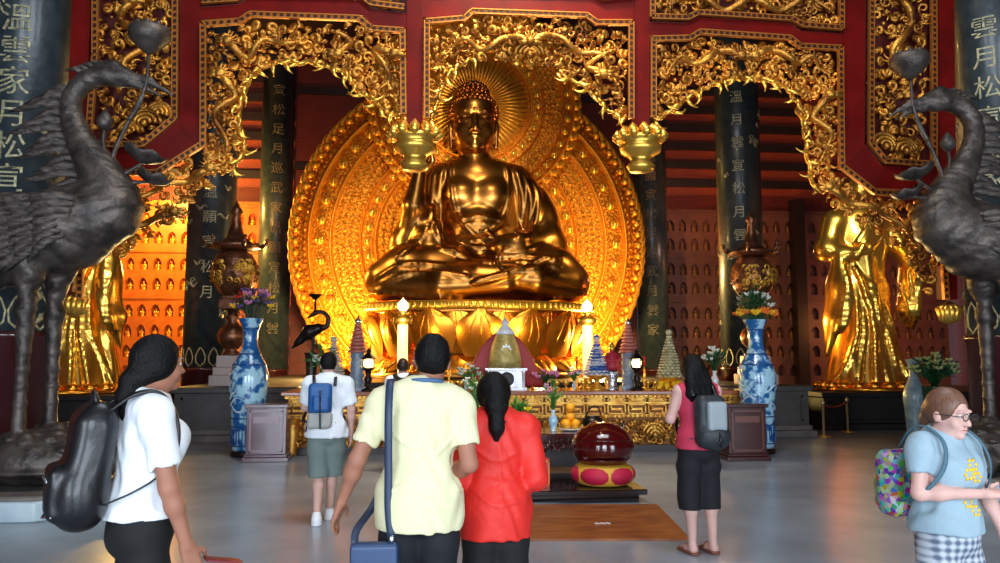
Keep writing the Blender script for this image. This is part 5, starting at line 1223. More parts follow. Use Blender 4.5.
root = thing('ring_cushion', 'red and yellow brocade cushion under the dark red wooden drum', 'cushion', (dp.x, DY_, 0.151))
mb = MB(); mb.tube([(0.24 * math.cos(t), 0.24 * math.sin(t), 0.125) for t in np.linspace(0, 2 * PI, 37)], 0.122, 14, cap=False); mb.build('yellow_ring', mat('yellow_brocade', (0.90, 0.68, 0.22), 0.6), root)
M_seg = mat('crimson_brocade', (0.78, 0.10, 0.26), 0.6)
for i in range(6):
    a0 = -PI / 2 + PI / 6 + 2 * PI * i / 6; mb = MB(); mb.ball((0.25 * math.cos(a0), 0.25 * math.sin(a0), 0.125), (0.132, 0.205, 0.112), 14, 8, M=Matrix.Rotation(a0, 3, 'Z')); mb.build('crimson_petal', M_seg, root)
mb = MB(); mb.lathe([(0.12, 0.03), (0.2, 0.03), (0.2, 0.20), (0.1, 0.2)], n=20); mb.build('cushion_core', mat('crimson_brocade', (0.78, 0.10, 0.26), 0.6), root)
root = thing('wooden_drum', 'big glossy dark red rounded wooden drum on the brocade cushion', 'drum', (dp.x, DY_, 0.151 + 0.225))
f = Field((-0.42, -0.42, -0.08), (0.42, 0.42, 0.56), 0.012); f.ell((0, 0, 0.21), (0.365, 0.36, 0.28), k=0); f.box((0, -0.30, 0.10), (0.30, 0.12, 0.012), 0.008, k=0.015, op='s'); f.ell((0, 0.3, 0.42), (0.1, 0.1, 0.06), k=0.04)
link('drum_body', f.mesh('drum'), mat('glossy_oxblood_lacquer', (0.30, 0.045, 0.05), 0.12, coat=0.7), root)
mb = MB(); mb.tube([(0.338 * math.cos(a) * 1.02, 0.333 * math.sin(a) * 1.02, 0.30) for a in np.linspace(PI * 1.05, PI * 1.95, 20)], 0.007, 5); mb.build('drum_seam', M_redwood, root)
c = G(544, 484); root = thing('donation_box', 'small red framed box beside the sleeve of the woman in red', 'box', (W(544, 484, sl.y + 0.3).x, sl.y + 0.3, 0.151))
mb = MB(); mb.box((0, 0, 0.16), (0.055, 0.08, 0.16)); mb.build('box_body', mat('vermilion_box', (0.72, 0.20, 0.12), 0.4), root)
mb = MB()
for a, b in (((-0.05, 0.02), (0.05, 0.035)), ((-0.05, 0.285), (0.05, 0.30)), ((-0.05, 0.02), (-0.038, 0.30)), ((0.038, 0.02), (0.05, 0.30))): mb.box2((a[0], -0.09, a[1]), (b[0], -0.08, b[1]))
mb.build('pale_frame', M_petalo, root)

# ---------------------------------------------------------------- tall floor vases with flowers
BIG = [(0.27, 0), (0.27, 0.09), (0.25, 0.10), (0.255, 0.16), (0.265, 0.5), (0.285, 0.9), (0.315, 1.2), (0.31, 1.38), (0.255, 1.55), (0.17, 1.70), (0.125, 1.84), (0.12, 2.02), (0.145, 2.16), (0.20, 2.27), (0.205, 2.29), (0.15, 2.285)]
def floor_vase(u, v, label, dx=0):
    p = G(u, v); root = thing('floor_vase', label, 'vase', (p.x, p.y + 0.27, 0))
    mb = MB(); mb.lathe([q for q in BIG if 0.1 <= q[1] ], n=40); mb.build('vase_body', M_bluewhite, root)
    mb = MB(); mb.lathe([(0.24, 0), (0.275, 0.03), (0.265, 0.10)], n=32); mb.build('wooden_foot', M_darkwood, root)
    mb = MB()
    for z, r in ((0.17, 0.262), (0.48, 0.272), (0.62, 0.278), (1.50, 0.28), (1.68, 0.185), (2.1, 0.14)): mb = MB(); mb.lathe([(r - 0.01, z), (r + 0.004, z + 0.004), (r + 0.004, z + 0.022), (r - 0.01, z + 0.026)], n=40); mb.build('painted_band', M_blue, root)
    mb = MB()
    for i in range(16):
        a = 2 * PI * i / 16
        for s_ in (-0.045, 0.045): mb.box((0.272 * math.cos(a + s_ * 2), 0.272 * math.sin(a + s_ * 2), 0.33), (0.004, 0.008, 0.12), rz=a)
        mb.box((0.274 * math.cos(a), 0.274 * math.sin(a), 0.45), (0.004, 0.035, 0.008), rz=a)
    mb.build('key_pattern', M_blue, root)
    mb = MB(); rnd = random.Random(int(u))   # winding dragon and clouds painted in pale glaze
    def rad(z): return float(np.interp(z, [q[1] for q in BIG], [q[0] for q in BIG]))
    for t_ in range(9):
        a0 = rnd.uniform(0, 6.3); z0 = 0.7 + t_ * 0.1; P = []
        for k_ in range(14): t = k_ / 13; z = z0 + 0.07 * math.sin(t * 8 + t_); P.append(((rad(z) + 0.002) * math.cos(a0 + t * 2.2), (rad(z) + 0.002) * math.sin(a0 + t * 2.2), z))
        mb.tube(P, lerpr([0.006, 0.02, 0.016, 0.006], 14), 5, flat=0.5)
    mb.build('painted_dragon', M_paleblue, root); return root
v1 = floor_vase(243, 458, 'tall blue and white porcelain vase beside the pale purple lectern'); v2 = floor_vase(766, 455, 'tall blue and white porcelain vase beside the dark red lectern')
bouquet('vase_flowers', 'mixed flowers with a red bloom in the tall vase by the pale lectern', (v1.location.x, v1.location.y, 2.26), 0.55, 0.36, [(M_petalr, 4, 'red_blooms'), (M_petalp, 8, 'pink_blooms'), (M_petaly, 8, 'yellow_blooms'), (mat('violet_petals', (0.40, 0.28, 0.48), 0.5), 12, 'violet_blooms')], 0.18, mat('dusky_leaf', (0.26, 0.32, 0.24), 0.5), 60, 0.06, 21, low=-0.25)
bouquet('vase_flowers', 'orange and white flowers in the tall vase by the dark red lectern', (v2.location.x, v2.location.y, 2.26), 0.62, 0.33, [(M_petalw, 12, 'white_blooms')], 0.2, M_dgreen, 90, 0.055, 22, low=-0.25)
o = bouquet('x', None, (v2.location.x, v2.location.y, 2.26), 0.24, 0.34, [(M_petalo, 22, 'orange_blooms'), (M_petaly, 14, 'yellow_blooms')], 0.1, M_dgreen, 10, 0.055, 23, low=-0.25)
par = [x for x in COL.objects if x.name.startswith('vase_flowers') and abs(x.location.x - v2.location.x) < 0.01][0]
for ch in [x for x in COL.objects if x.parent == o]: ch.parent = par
bpy.data.objects.remove(o)

# ---------------------------------------------------------------- lecterns
def lectern(u, v, m, m2, label, w=0.31, h=0.90):
    p = G(u, v); root = thing('lectern', label, 'lectern', (p.x, p.y + 0.22, 0), 0.0)
    mb = MB(); mb.box((0, 0, 0.035), (w + 0.05, 0.25, 0.035)); mb.box((0, 0, 0.09), (w + 0.02, 0.22, 0.02)); mb.build('foot', m, root, 0.01)
    mb = MB(); mb.box((0, 0, 0.11 + (h - 0.17) / 2), (w, 0.2, (h - 0.17) / 2)); mb.build('body', m, root, 0.008)
    mb = MB(); mb.box((0, 0, h - 0.035), (w + 0.03, 0.23, 0.03)); mb.build('top', m, root, 0.01)
    mb = MB()
    for a, b in (((-w + 0.05, 0.15), (w - 0.05, 0.175)), ((-w + 0.05, h - 0.13), (w - 0.05, h - 0.105)), ((-w + 0.05, 0.15), (-w + 0.075, h - 0.105)), ((w - 0.075, 0.15), (w - 0.05, h - 0.105))): mb.box2((a[0], -0.212, a[1]), (b[0], -0.2, b[1]))
    mb.build('front_moulding', m2, root)
    mb = MB(); mb.box2((-w + 0.11, -0.206, h - 0.30), (w - 0.11, -0.2, h - 0.2)); mb.build('name_plate', m2, root)
    return root
lectern(265, 462, mat('pale_purple_lacquer', (0.42, 0.32, 0.36), 0.22, coat=0.4), mat('pale_lilac_trim', (0.62, 0.54, 0.58), 0.3), 'pale purple framed lectern beside the tall blue vase')
lectern(749, 461, mat('oxblood_lectern', (0.25, 0.10, 0.10), 0.25, coat=0.4), mat('brown_trim', (0.42, 0.24, 0.20), 0.3), 'dark red framed lectern between the standing woman and the tall blue vase')

# ---------------------------------------------------------------- bronze tower lamps
def tower(u, Y, label, lab2):
    w = W(u, 350, Y); st = thing('stone_pedestal', lab2, 'pedestal', (w.x, Y, 1.061))
    mb = MB(); mb.box((0, 0, 0.11), (0.36, 0.36, 0.11)); mb.box((0, 0, 0.30), (0.30, 0.30, 0.08)); mb.build('pedestal_steps', mat('pale_pedestal_stone', (0.74, 0.68, 0.66), 0.4), st, 0.015)
    mb = MB(); mb.box((0, 0, 0.50), (0.25, 0.25, 0.12)); mb.build('pedestal_block', mat('pale_pedestal_stone', (0.74, 0.68, 0.66), 0.4), st, 0.015)
    root = thing('bronze_tower_lamp', label, 'lamp', (w.x, Y, 1.061 + 0.621))
    mb = MB(); mb.lathe([(0.2, 0), (0.2, 0.05), (0.12, 0.1), (0.16, 0.16), (0.28, 0.28), (0.31, 0.42), (0.26, 0.56), (0.14, 0.64), (0.10, 0.72), (0.16, 0.78), (0.11, 0.86), (0.12, 0.95)], n=28); mb.build('lower_bulb', M_tbronze, root)
    mb = MB(); mb.box((0, 0, 1.06), (0.25, 0.25, 0.11)); mb.box((0, 0, 1.20), (0.20, 0.20, 0.04)); mb.build('square_neck', M_tbronze, root, 0.02)
    mb = MB(); mb.lathe([(0.16, 1.22), (0.30, 1.30), (0.42, 1.50), (0.47, 1.74), (0.44, 1.96), (0.34, 2.12), (0.22, 2.2)], n=32)
    for i in range(60): a = rnd.uniform(0, 6.3); t = rnd.uniform(-0.8, 0.8); curl(mb, 0.45 * math.cos(t) * math.cos(a), 0.45 * math.cos(t) * math.sin(a), 1.72 + 0.42 * math.sin(t), 0.07, a, 1, 0.016, n=7)
    gl = mb.build('globe', M_tbronze, root)
    mb = MB()
    for i in range(34): a = rnd.uniform(-2.6, -0.5); t = rnd.uniform(-0.55, 0.55); curl(mb, 0.46 * math.cos(t) * math.cos(a), 0.46 * math.cos(t) * math.sin(a), 1.72 + 0.42 * math.sin(t), 0.08, a, 1, 0.02, n=8)
    mb.build('lit_pattern_curls', M_fgold2, gl)  # front curls coloured gold to stand in for the globe's warm lit centre
    mb = MB(); mb.lathe([(0.24, 2.18), (0.54, 2.24), (0.57, 2.30), (0.36, 2.35), (0.19, 2.48), (0.12, 2.72), (0.08, 2.95), (0.14, 3.02), (0.09, 3.10), (0.01, 3.25)], n=6)
    for i in range(6): a = i * PI / 3; mb.tube([(0.54 * math.cos(a), 0.54 * math.sin(a), 2.28), (0.63 * math.cos(a), 0.63 * math.sin(a), 2.32), (0.65 * math.cos(a), 0.65 * math.sin(a), 2.39)], [0.05, 0.04, 0.03], 6); mb.ball((0.65 * math.cos(a), 0.65 * math.sin(a), 2.42), 0.045, 8, 5)
    mb.build('roof', M_tbronze, root)
    return root
M_tbronze = mat('reddish_bronze', (0.62, 0.42, 0.30), 0.32, 0.75, col2=(0.44, 0.28, 0.20), scale=6, bump=0.2, bscale=18)
rnd = random.Random(4)
tower(232, 16.8, 'tall bronze tower lamp with a round globe beside the orange niche wall', 'stepped pale stone pedestal under the bronze tower lamp near the orange niches')
tower(755, 16.8, 'tall bronze tower lamp with a round globe beside the dim niche wall', 'stepped pale stone pedestal under the bronze tower lamp near the dim niches')

# ---------------------------------------------------------------- rope barrier, vase and plant by the far platform
def stanchion(u, v, label, h=0.72):
    p = G(u, v); root = thing('rope_stanchion', label, 'barrier post', (p.x, p.y, 0))
    mb = MB(); mb.lathe([(0.14, 0), (0.14, 0.015), (0.03, 0.03)], n=20); mb.build('base', M_fgold2, root)
    mb = MB(); mb.lathe([(0.025, 0.02), (0.025, h - 0.05), (0.04, h - 0.04), (0.045, h), (0.01, h + 0.04)], n=12); mb.build('post', M_post, root); return root
M_post = mat('brushed_brass', (0.85, 0.76, 0.58), 0.35, 0.7)
a = stanchion(824, 437, 'brass rope post beside the dark stone plinth'); b = stanchion(848, 432, 'brass rope post before the black platform of the robed statue')
stanchion(163, 434, 'brass rope post seen past the face of the woman with the black backpack')
P = [a.location.lerp(b.location, t) + Vector((0, 0, 0.66 - 0.3 * t * (1 - t))) for t in np.linspace(0.02, 0.98, 14)]
mb = MB(); mb.tube([tuple(p) for p in P], 0.022, 8); o = mb.build('barrier_rope', mat('dark_red_rope', (0.55, 0.12, 0.12), 0.6)); tag(o, 'dark red rope hanging between the two brass posts', 'rope')
p = W(916, 430, 14.2); root = thing('floor_vase', 'pale porcelain floor vase beyond the girl, next to the leafy plant', 'vase', (p.x, 14.2, 0))
mb = MB(); mb.lathe([(r * 0.62, z * 0.70) for r, z in BIG], n=32); mb.build('vase_body', mat('grey_white_porcelain', (0.62, 0.70, 0.72), 0.25, col2=(0.45, 0.56, 0.62), scale=9), root)
p = W(937, 430, 14.0); root = thing('plant_stand', 'dark stand under the leafy plant behind the girl', 'stand', (p.x, 14.0, 0)); mb = MB(); mb.lathe([(0.28, 0), (0.26, 0.05), (0.16, 0.1), (0.14, 0.55), (0.24, 0.62), (0.24, 0.66)], n=20); mb.build('stand_body', M_darkwood, root)
ware('plant_pot', 'green glazed pot of the leafy plant behind the girl', 'pot', [(0.12, 0), (0.2, 0.1), (0.25, 0.3), (0.22, 0.42), (0.24, 0.45), (0.18, 0.44)], (p.x, 14.0, 0.661), mat('dark_green_glaze', (0.10, 0.24, 0.14), 0.25, coat=0.4))
bouquet('leafy_shrub', 'leafy potted plant with pale yellow green tips behind the girl', (p.x, 14.0, 1.10), 0.62, 0.44, [(mat('pale_green_tips', (0.78, 0.82, 0.55), 0.5), 46, 'pale_tips')], 0.2, M_dgreen, 120, 0.05, 31, cat='plant')
# ================================================================ visitors
def column_at(u, d):
    """floor point at picture column u (at eye level) and distance d along the view"""
    r = ray(u, 359.5); n = math.hypot(math.sin(YAW) * r[0], 0); t = d / (r[0] * math.sin(YAW) + r[1] * math.cos(YAW)); return (CX + r[0] * t, r[1] * t)
def torso(f, k, wd, dp, g, bust=0.0, belly=0.0, hem=None):
    f.ell((0, 0, 0.93 * k), ((0.165 * wd + g) * k, (0.125 * dp + g) * k, 0.14 * k), k=0.03)
    f.ell((0, belly * 0.5, 1.07 * k), ((0.145 * wd + g) * k, (0.105 * dp + belly * 0.5 + g) * k, 0.17 * k), k=0.06)
    f.ell((0, 0, 1.26 * k), ((0.165 * wd + g) * k, (0.112 * dp + g) * k, 0.19 * k), k=0.06)
    f.chain([(-0.145 * wd * k, -0.005, 1.392 * k), (0, -0.01, 1.425 * k), (0.145 * wd * k, -0.005, 1.392 * k)], [0.058 * k + g, 0.07 * k + g, 0.058 * k + g], k=0.05)
    if bust:
        for e in (-1, 1): f.ell((e * 0.075 * wd * k, 0.085 * dp * k, 1.265 * k), (0.08 * k + g, (0.05 + bust) * k + g, 0.08 * k), k=0.09)
def hand(f, w, dirv, side, palm_n, r=1.0, curl_=0.35, grip=False):
    """w wrist, dirv finger direction, side = direction of the thumb, palm_n = way the palm faces"""
    w = Vector(w); d = Vector(dirv).normalized(); s = Vector(side); s = (s - d * s.dot(d)).normalized(); n = Vector(palm_n); n = (n - d * n.dot(d) - s * n.dot(s)).normalized()
    c = w + d * 0.055 * r
    for q in (-0.028, -0.010, 0.010, 0.028): f.cap(w + s * q * 0.6 * r, w + d * 0.088 * r + s * q * r, 0.0155 * r, 0.0125 * r, k=0.014)
    for q, L in ((0.030, 0.070), (0.0105, 0.080), (-0.0105, 0.075), (-0.030, 0.058)):
        p = w + d * 0.09 * r + s * q * r; a = curl_ * (1.9 if grip else 1.0)
        p1 = p + (d * math.cos(a * 0.5) + n * math.sin(a * 0.5)) * L * 0.42 * r; p2 = p1 + (d * math.cos(a * 1.3) + n * math.sin(a * 1.3)) * L * 0.33 * r; p3 = p2 + (d * math.cos(a * 2.0) + n * math.sin(a * 2.0)) * L * 0.25 * r
        f.chain([p, p1, p2, p3], [0.0098 * r, 0.0092 * r, 0.0085 * r, 0.0072 * r], k=0.003)
    t0 = w + d * 0.025 * r + s * 0.026 * r; t1 = t0 + (d * 0.5 + s * 0.7 + n * 0.3).normalized() * 0.040 * r; t2 = t1 + (d * 0.9 + s * 0.15 + n * 0.4).normalized() * 0.034 * r
    f.chain([t0, t1, t2], [0.0145 * r, 0.0115 * r, 0.0085 * r], k=0.008)
def human(name, label, xy, rz, H, J, skin, h=0.009, wd=1.0, dp=1.0, bust=0.0, belly=0.0, top=None, bottom=None, hair=None, shoes=None, head_rot=(0, 0, 0), hs=1.0, hand_dirs=None, lean=0.0):
    k = H / 1.7; root = thing(name, label, 'person', (xy[0], xy[1], 0), rz)
    D = dict(head=(0, 0.01, 1.585 * k), shL=(-0.185 * wd * k, 0, 1.385 * k), shR=(0.185 * wd * k, 0, 1.385 * k), elL=(-0.23 * wd * k, 0, 1.12 * k), elR=(0.23 * wd * k, 0, 1.12 * k), wrL=(-0.23 * wd * k, 0.04, 0.88 * k), wrR=(0.23 * wd * k, 0.04, 0.88 * k),
             hiL=(-0.085 * wd * k, 0, 0.90 * k), hiR=(0.085 * wd * k, 0, 0.90 * k), knL=(-0.095 * wd * k, 0.015, 0.49 * k), knR=(0.095 * wd * k, 0.015, 0.49 * k), anL=(-0.10 * wd * k, -0.02, 0.085 * k), anR=(0.10 * wd * k, -0.02, 0.085 * k))
    D.update(J); D = {a: Vector(b) for a, b in D.items()}
    xs = [v.x for v in D.values()]; ys = [v.y for v in D.values()]
    lo = (min(xs + [-0.25 * wd]) - 0.16, min(ys + [-0.2]) - 0.16, -0.02); hi = (max(xs + [0.25 * wd]) + 0.16, max(ys + [0.2]) + 0.22, H + 0.06)
    F0 = lambda: Field(lo, hi, h)
    # --- the body, one skin
    f = F0(); torso(f, k, wd, dp, 0.0, bust, belly); hc = D['head']; HR = Matrix.Rotation(head_rot[2], 3, 'Z') @ Matrix.Rotation(head_rot[0], 3, 'X') @ Matrix.Rotation(head_rot[1], 3, 'Y')
    s = 0.97 * k ** 0.5 * hs
    hp_ = lambda x, y, z: tuple(hc + HR @ Vector((x * s, y * s, z * s))); er = tuple(HR.to_euler())
    f.cap((hc.x * 0.4, -0.01, 1.40 * k), (hc.x * 0.9, hc.y - 0.01, hc.z - 0.06), 0.060 * k, 0.052 * k, k=0.035)
    f.ell(hp_(0, -0.005, 0.022), (0.077 * s, 0.097 * s, 0.098 * s), k=0.0, rot=er); f.ell(hp_(0, 0.028, -0.045), (0.058 * s, 0.062 * s, 0.078 * s), k=0.03, rot=er)
    f.ell(hp_(0, 0.080, -0.100), (0.022 * s, 0.018 * s, 0.018 * s), k=0.02); f.chain([hp_(0, 0.092, 0.008), hp_(0, 0.104, -0.018), hp_(0, 0.116, -0.034)], [0.010 * s, 0.011 * s, 0.014 * s], k=0.012)
    for e in (-1, 1):
        f.ell(hp_(e * 0.011, 0.105, -0.038), (0.010 * s,) * 3, k=0.006); f.ell(hp_(e * 0.078, -0.005, -0.012), (0.012 * s, 0.020 * s, 0.032 * s), k=0.008, rot=er)
        f.ell(hp_(e * 0.032, 0.092, 0.004), (0.020 * s, 0.012 * s, 0.011 * s), k=0.008, op='s'); f.ell(hp_(e * 0.032, 0.084, 0.003), (0.013 * s, 0.011 * s, 0.010 * s), k=0.003)
        f.chain([hp_(e * 0.014, 0.097, 0.022), hp_(e * 0.034, 0.097, 0.027), hp_(e * 0.054, 0.084, 0.020)], [0.006 * s, 0.007 * s, 0.004 * s], k=0.01)
        f.ell(hp_(e * 0.036, 0.070, -0.036), (0.026 * s, 0.022 * s, 0.026 * s), k=0.02)
    f.chain([hp_(-0.022, 0.092, -0.064), hp_(0, 0.102, -0.061), hp_(0.022, 0.092, -0.064)], [0.004 * s, 0.007 * s, 0.004 * s], k=0.006); f.chain([hp_(-0.018, 0.092, -0.073), hp_(0, 0.100, -0.075), hp_(0.018, 0.092, -0.073)], [0.004 * s, 0.008 * s, 0.004 * s], k=0.006)
    ak = k * (0.5 + 0.5 * wd)
    for a in 'LR':
        f.chain([D['sh' + a] * 0.86 + Vector((0, 0, D['sh' + a].z * 0.14)), D['sh' + a], D['el' + a], D['wr' + a]], [0.052 * ak, 0.052 * ak, 0.040 * ak, 0.027 * ak], k=0.025)
        mid = D['el' + a].lerp(D['wr' + a], 0.3); f.ell(mid, (0.040 * ak,) * 3, k=0.03)
        e = -1 if a == 'L' else 1; dv = (D['wr' + a] - D['el' + a])
        hd = (hand_dirs or {}).get(a); dd, sd, pn = hd[:3] if hd else (dv, (0, 1, 0.1), (-e, 0.1, 0))
        hand(f, D['wr' + a], dd, sd, pn, 1.0 * k ** 0.5, grip=bool(hd and len(hd) > 3))
        f.chain([D['hi' + a], D['hi' + a].lerp(D['kn' + a], 0.35), D['kn' + a]], [0.088 * wd * k, 0.080 * wd * k, 0.055 * k], k=0.04)
        f.chain([D['kn' + a], D['kn' + a].lerp(D['an' + a], 0.3) + Vector((0, -0.018, 0)), D['an' + a]], [0.053 * k, 0.053 * k, 0.034 * k], k=0.03)
        A = D['an' + a]; f.chain([(A.x, A.y - 0.02, 0.045 * k), (A.x, A.y + 0.08, 0.035 * k), (A.x + e * 0.01, A.y + 0.17 * k, 0.025)], [0.038 * k, 0.034 * k, 0.022 * k], k=0.03)
    f.cut((0, 0, -1), 0.0)
    body = link('body', f.mesh('body'), skin, root)
    for e in (-1, 1):   # eyes
        mb = MB(); c = Vector(hp_(e * 0.032, 0.085, 0.003)); mb.ball(c, 0.0118 * s, 10, 7); eye = mb.build('eye', mat('eye_white', (0.9, 0.9, 0.88), 0.2), root)
        mb = MB(); c2 = Vector(hp_(e * 0.032, 0.0935, 0.003)); mb.ball(c2, 0.0052 * s, 8, 6); mb.build('iris', mat('dark_iris', (0.12, 0.08, 0.06), 0.2), eye)
    mb = MB(); mb.tube([hp_(-0.020, 0.098, -0.068), hp_(0, 0.107, -0.067), hp_(0.020, 0.098, -0.068)], [0.002, 0.0045, 0.002], 5); mb.build('lips', mat('lips', (0.66, 0.32, 0.30), 0.4), root)
    if hair:   # hair: cap that leaves the face free, plus locks
        f = F0(); f.ell(hp_(0, -0.010, 0.030), ((0.077 + hair.get('t', 0.014)) * s, (0.097 + hair.get('t', 0.014)) * s, (0.098 + hair.get('t', 0.014)) * s), k=0.0, rot=er)
        f.ell(hp_(0, 0.105, -0.035), (0.068 * s, 0.070 * s, 0.105 * s), k=0.012, op='s', rot=er); f.ell(hp_(0, -0.02, -0.14), (0.12 * s, 0.085 * s, (0.075) * s), k=0.01, op='s', rot=er) if not hair.get('long') else None
        for P, R in hair.get('locks', ()): f.chain([hp_(*p) for p in P], [r * s for r in R], k=0.02)
        f.warp(lambda X, Y, Z: 0.0012 * np.sin(120 * X + 4 * np.sin(9 * Z)))
        link('hair', f.mesh('hair'), hair['m'], root)
    if top:
        f = F0(); g = top.get('g', 0.014); torso(f, k, wd, dp, g, bust, belly); zb = top['hem']
        f.ell((0, -0.012, 0.90 * k), ((0.176 * wd + g + 0.010) * k, (0.142 * dp + g + 0.014) * k, 0.24 * k), k=0.05); f.chain([(0, -0.012, zb - 0.05), (0, -0.008, 0.95 * k)], [(0.172 * wd + g + 0.012 + top.get('flare', 0.02)) * k, (0.166 * wd + g + 0.012) * k], k=0.05, sc=(1, 0.86 * dp, 1)) if zb < 0.95 * k else None
        for a in 'LR':
            S_, E_, W_ = D['sh' + a], D['el' + a], D['wr' + a]; sl = top.get('sleeve', 0.6); e = -1 if a == 'L' else 1
            inn = S_ * 0.86 + Vector((0, 0, S_.z * 0.14))
            if sl <= 0:
                f.chain([inn, S_.lerp(inn, 0.5)], [0.05 * k, 0.045 * k], k=0.02); continue
            if sl <= 1: P = [inn, S_, S_.lerp(E_, sl)]; R = [0.058 * ak + g * 0.8, 0.056 * ak + g, 0.050 * ak + g * 1.1]
            else: P = [inn, S_, E_, E_.lerp(W_, sl - 1)]; R = [0.060 * ak + g, 0.060 * ak + g, 0.050 * ak + g * 1.2, 0.036 * ak + g * 1.1]
            f.chain(P, R, k=0.03); d = (P[-1] - P[-2]).normalized(); rr = R[-1] * 1.5; f.cap(P[-1] + d * (rr + 0.004), P[-1] + d * (rr + 0.05), rr, rr, k=0.004, op='s')
        f.cut((0, 0, -1), -zb); cz = top.get('collar', 1.468) * k
        f.cap((hc.x * 0.4, 0.03, cz + 0.065), (hc.x * 0.8, 0.03, cz + 0.2), 0.085 * k, 0.085 * k, k=0.008, op='s')
        if top.get('collar_roll'): f.chain([(0.068 * math.cos(a), 0.068 * math.sin(a) - 0.01, cz - 0.012 - 0.012 * math.sin(a)) for a in np.linspace(0, 2 * PI, 13)], [0.014] * 13, k=0.008)
        w_ = top.get('fold', 0.005); f.warp(lambda X, Y, Z: w_ * np.sin(34 * Z + 16 * X + 3 * np.sin(23 * X + 9 * Y)) * np.sin(13 * X + 10 * Y + 7 * Z))
        for pts, r in top.get('folds', ()): f.fold(pts, r, side=top.get('side', -1), k=0.012)
        link(top.get('name', 'shirt'), f.mesh('top'), top['m'], root); D['_f'] = f
    if bottom:
        f = F0(); g = bottom.get('g', 0.012); zh = bottom['hem']; zt = bottom.get('waist', 0.98 * k)
        f.ell((0, 0, 0.93 * k), ((0.165 * wd + g) * k, (0.128 * dp + g) * k, 0.17 * k), k=0.03); f.ell((0, -0.045 * k, 0.88 * k), ((0.15 * wd) * k, 0.105 * dp * k, 0.12 * k), k=0.04)
        fl = bottom.get('flare', 0.0)
        for a in 'LR':
            Hh, K_, A = D['hi' + a], D['kn' + a], D['an' + a]
            f.chain([Hh, Hh.lerp(K_, 0.4), K_, A], [0.088 * wd * k + g, 0.082 * wd * k + g + fl * 0.5, 0.060 * k + g + fl, 0.046 * k + g + fl], k=0.03)
        f.cut((0, 0, -1), -zh); f.cut((0, 0, 1), zt)
        f.warp(lambda X, Y, Z: 0.0035 * np.sin(40 * Z + 10 * X) * np.sin(16 * X + 12 * Y))
        link(bottom.get('name', 'trousers'), f.mesh('bottom'), bottom['m'], root)
    if shoes:
        for a in 'LR':
            e = -1 if a == 'L' else 1; A = D['an' + a]; f = Field((A.x - 0.09, A.y - 0.12, -0.01), (A.x + 0.09, A.y + 0.27, 0.16), 0.008)
            if shoes.get('sandal'):
                f.chain([(A.x, A.y - 0.03, 0.012), (A.x + e * 0.01, A.y + 0.17 * k, 0.012)], [0.045, 0.05], k=0.01); f.cut((0, 0, 1), 0.022); f.chain([(A.x - 0.045, A.y + 0.10, 0.02), (A.x, A.y + 0.12, 0.062), (A.x + 0.045, A.y + 0.10, 0.02)], [0.010] * 3, k=0.004)
            else:
                f.chain([(A.x, A.y - 0.025, 0.05 * k), (A.x, A.y + 0.08, 0.045 * k), (A.x + e * 0.01, A.y + 0.18 * k, 0.036)], [0.050 * k, 0.046 * k, 0.036 * k], k=0.03); f.cap((A.x, A.y, 0.05), (A.x, A.y, 0.10 * k), 0.046 * k, 0.044 * k, k=0.02)
                f.chain([(A.x, A.y - 0.025, 0.012), (A.x + e * 0.01, A.y + 0.185 * k, 0.012)], [0.052 * k, 0.044 * k], k=0.005)
            f.cut((0, 0, -1), 0.0); link('sandal' if shoes.get('sandal') else 'shoe', f.mesh('shoe'), shoes['m'], root)
    root['k'] = k
    return root, D
def sk(name, c): return mat(name, c, 0.5, col2=tuple(x * 0.95 for x in c), scale=7, spec=0.3)
M_skin_tan = sk('tan_skin', (0.66, 0.45, 0.36)); M_skin_light = sk('light_skin', (0.86, 0.68, 0.62)); M_skin_mid = sk('warm_skin', (0.76, 0.56, 0.47)); M_skin_pink = sk('pinkish_skin', (0.88, 0.70, 0.65))
M_hairb = mat('black_hair', (0.035, 0.03, 0.03), 0.6, bump=0.3, bscale=70, spec=0.22); M_hairbr = mat('light_brown_hair', (0.50, 0.35, 0.27), 0.45, col2=(0.38, 0.26, 0.20), scale=40, stretch=(4, 4, 0.4))
M_wshirt = mat('white_cotton', (0.93, 0.95, 0.97), 0.8, bump=0.1, bscale=40); M_yshirt = mat('pale_yellow_cotton', (0.90, 0.88, 0.71), 0.8, bump=0.1, bscale=40)
M_red = mat('vermilion_blouse', (0.86, 0.16, 0.12), 0.6, bump=0.1, bscale=30); M_navy = mat('black_navy_cloth', (0.07, 0.075, 0.10), 0.8); M_blackc = mat('black_cloth', (0.05, 0.05, 0.055), 0.8)
M_grey = mat('grey_green_shorts', (0.46, 0.52, 0.50), 0.8); M_crim = mat('raspberry_top', (0.78, 0.20, 0.32), 0.7); M_blackn = mat('black_nylon', (0.06, 0.065, 0.075), 0.4, bump=0.1, bscale=12, coat=0.15)
M_strapblue = mat('slate_blue_strap', (0.16, 0.22, 0.32), 0.5); M_tee = mat('pale_blue_grey_tee', (0.60, 0.70, 0.75), 0.8, bump=0.1, bscale=40)

def on(root, D, rel):   # local point of a person -> world
    return root.matrix_basis @ Vector(rel)
def place_like(name, label, cat, person):
    t = thing(name, label, cat, tuple(person.location), person.rotation_euler[2]); return t

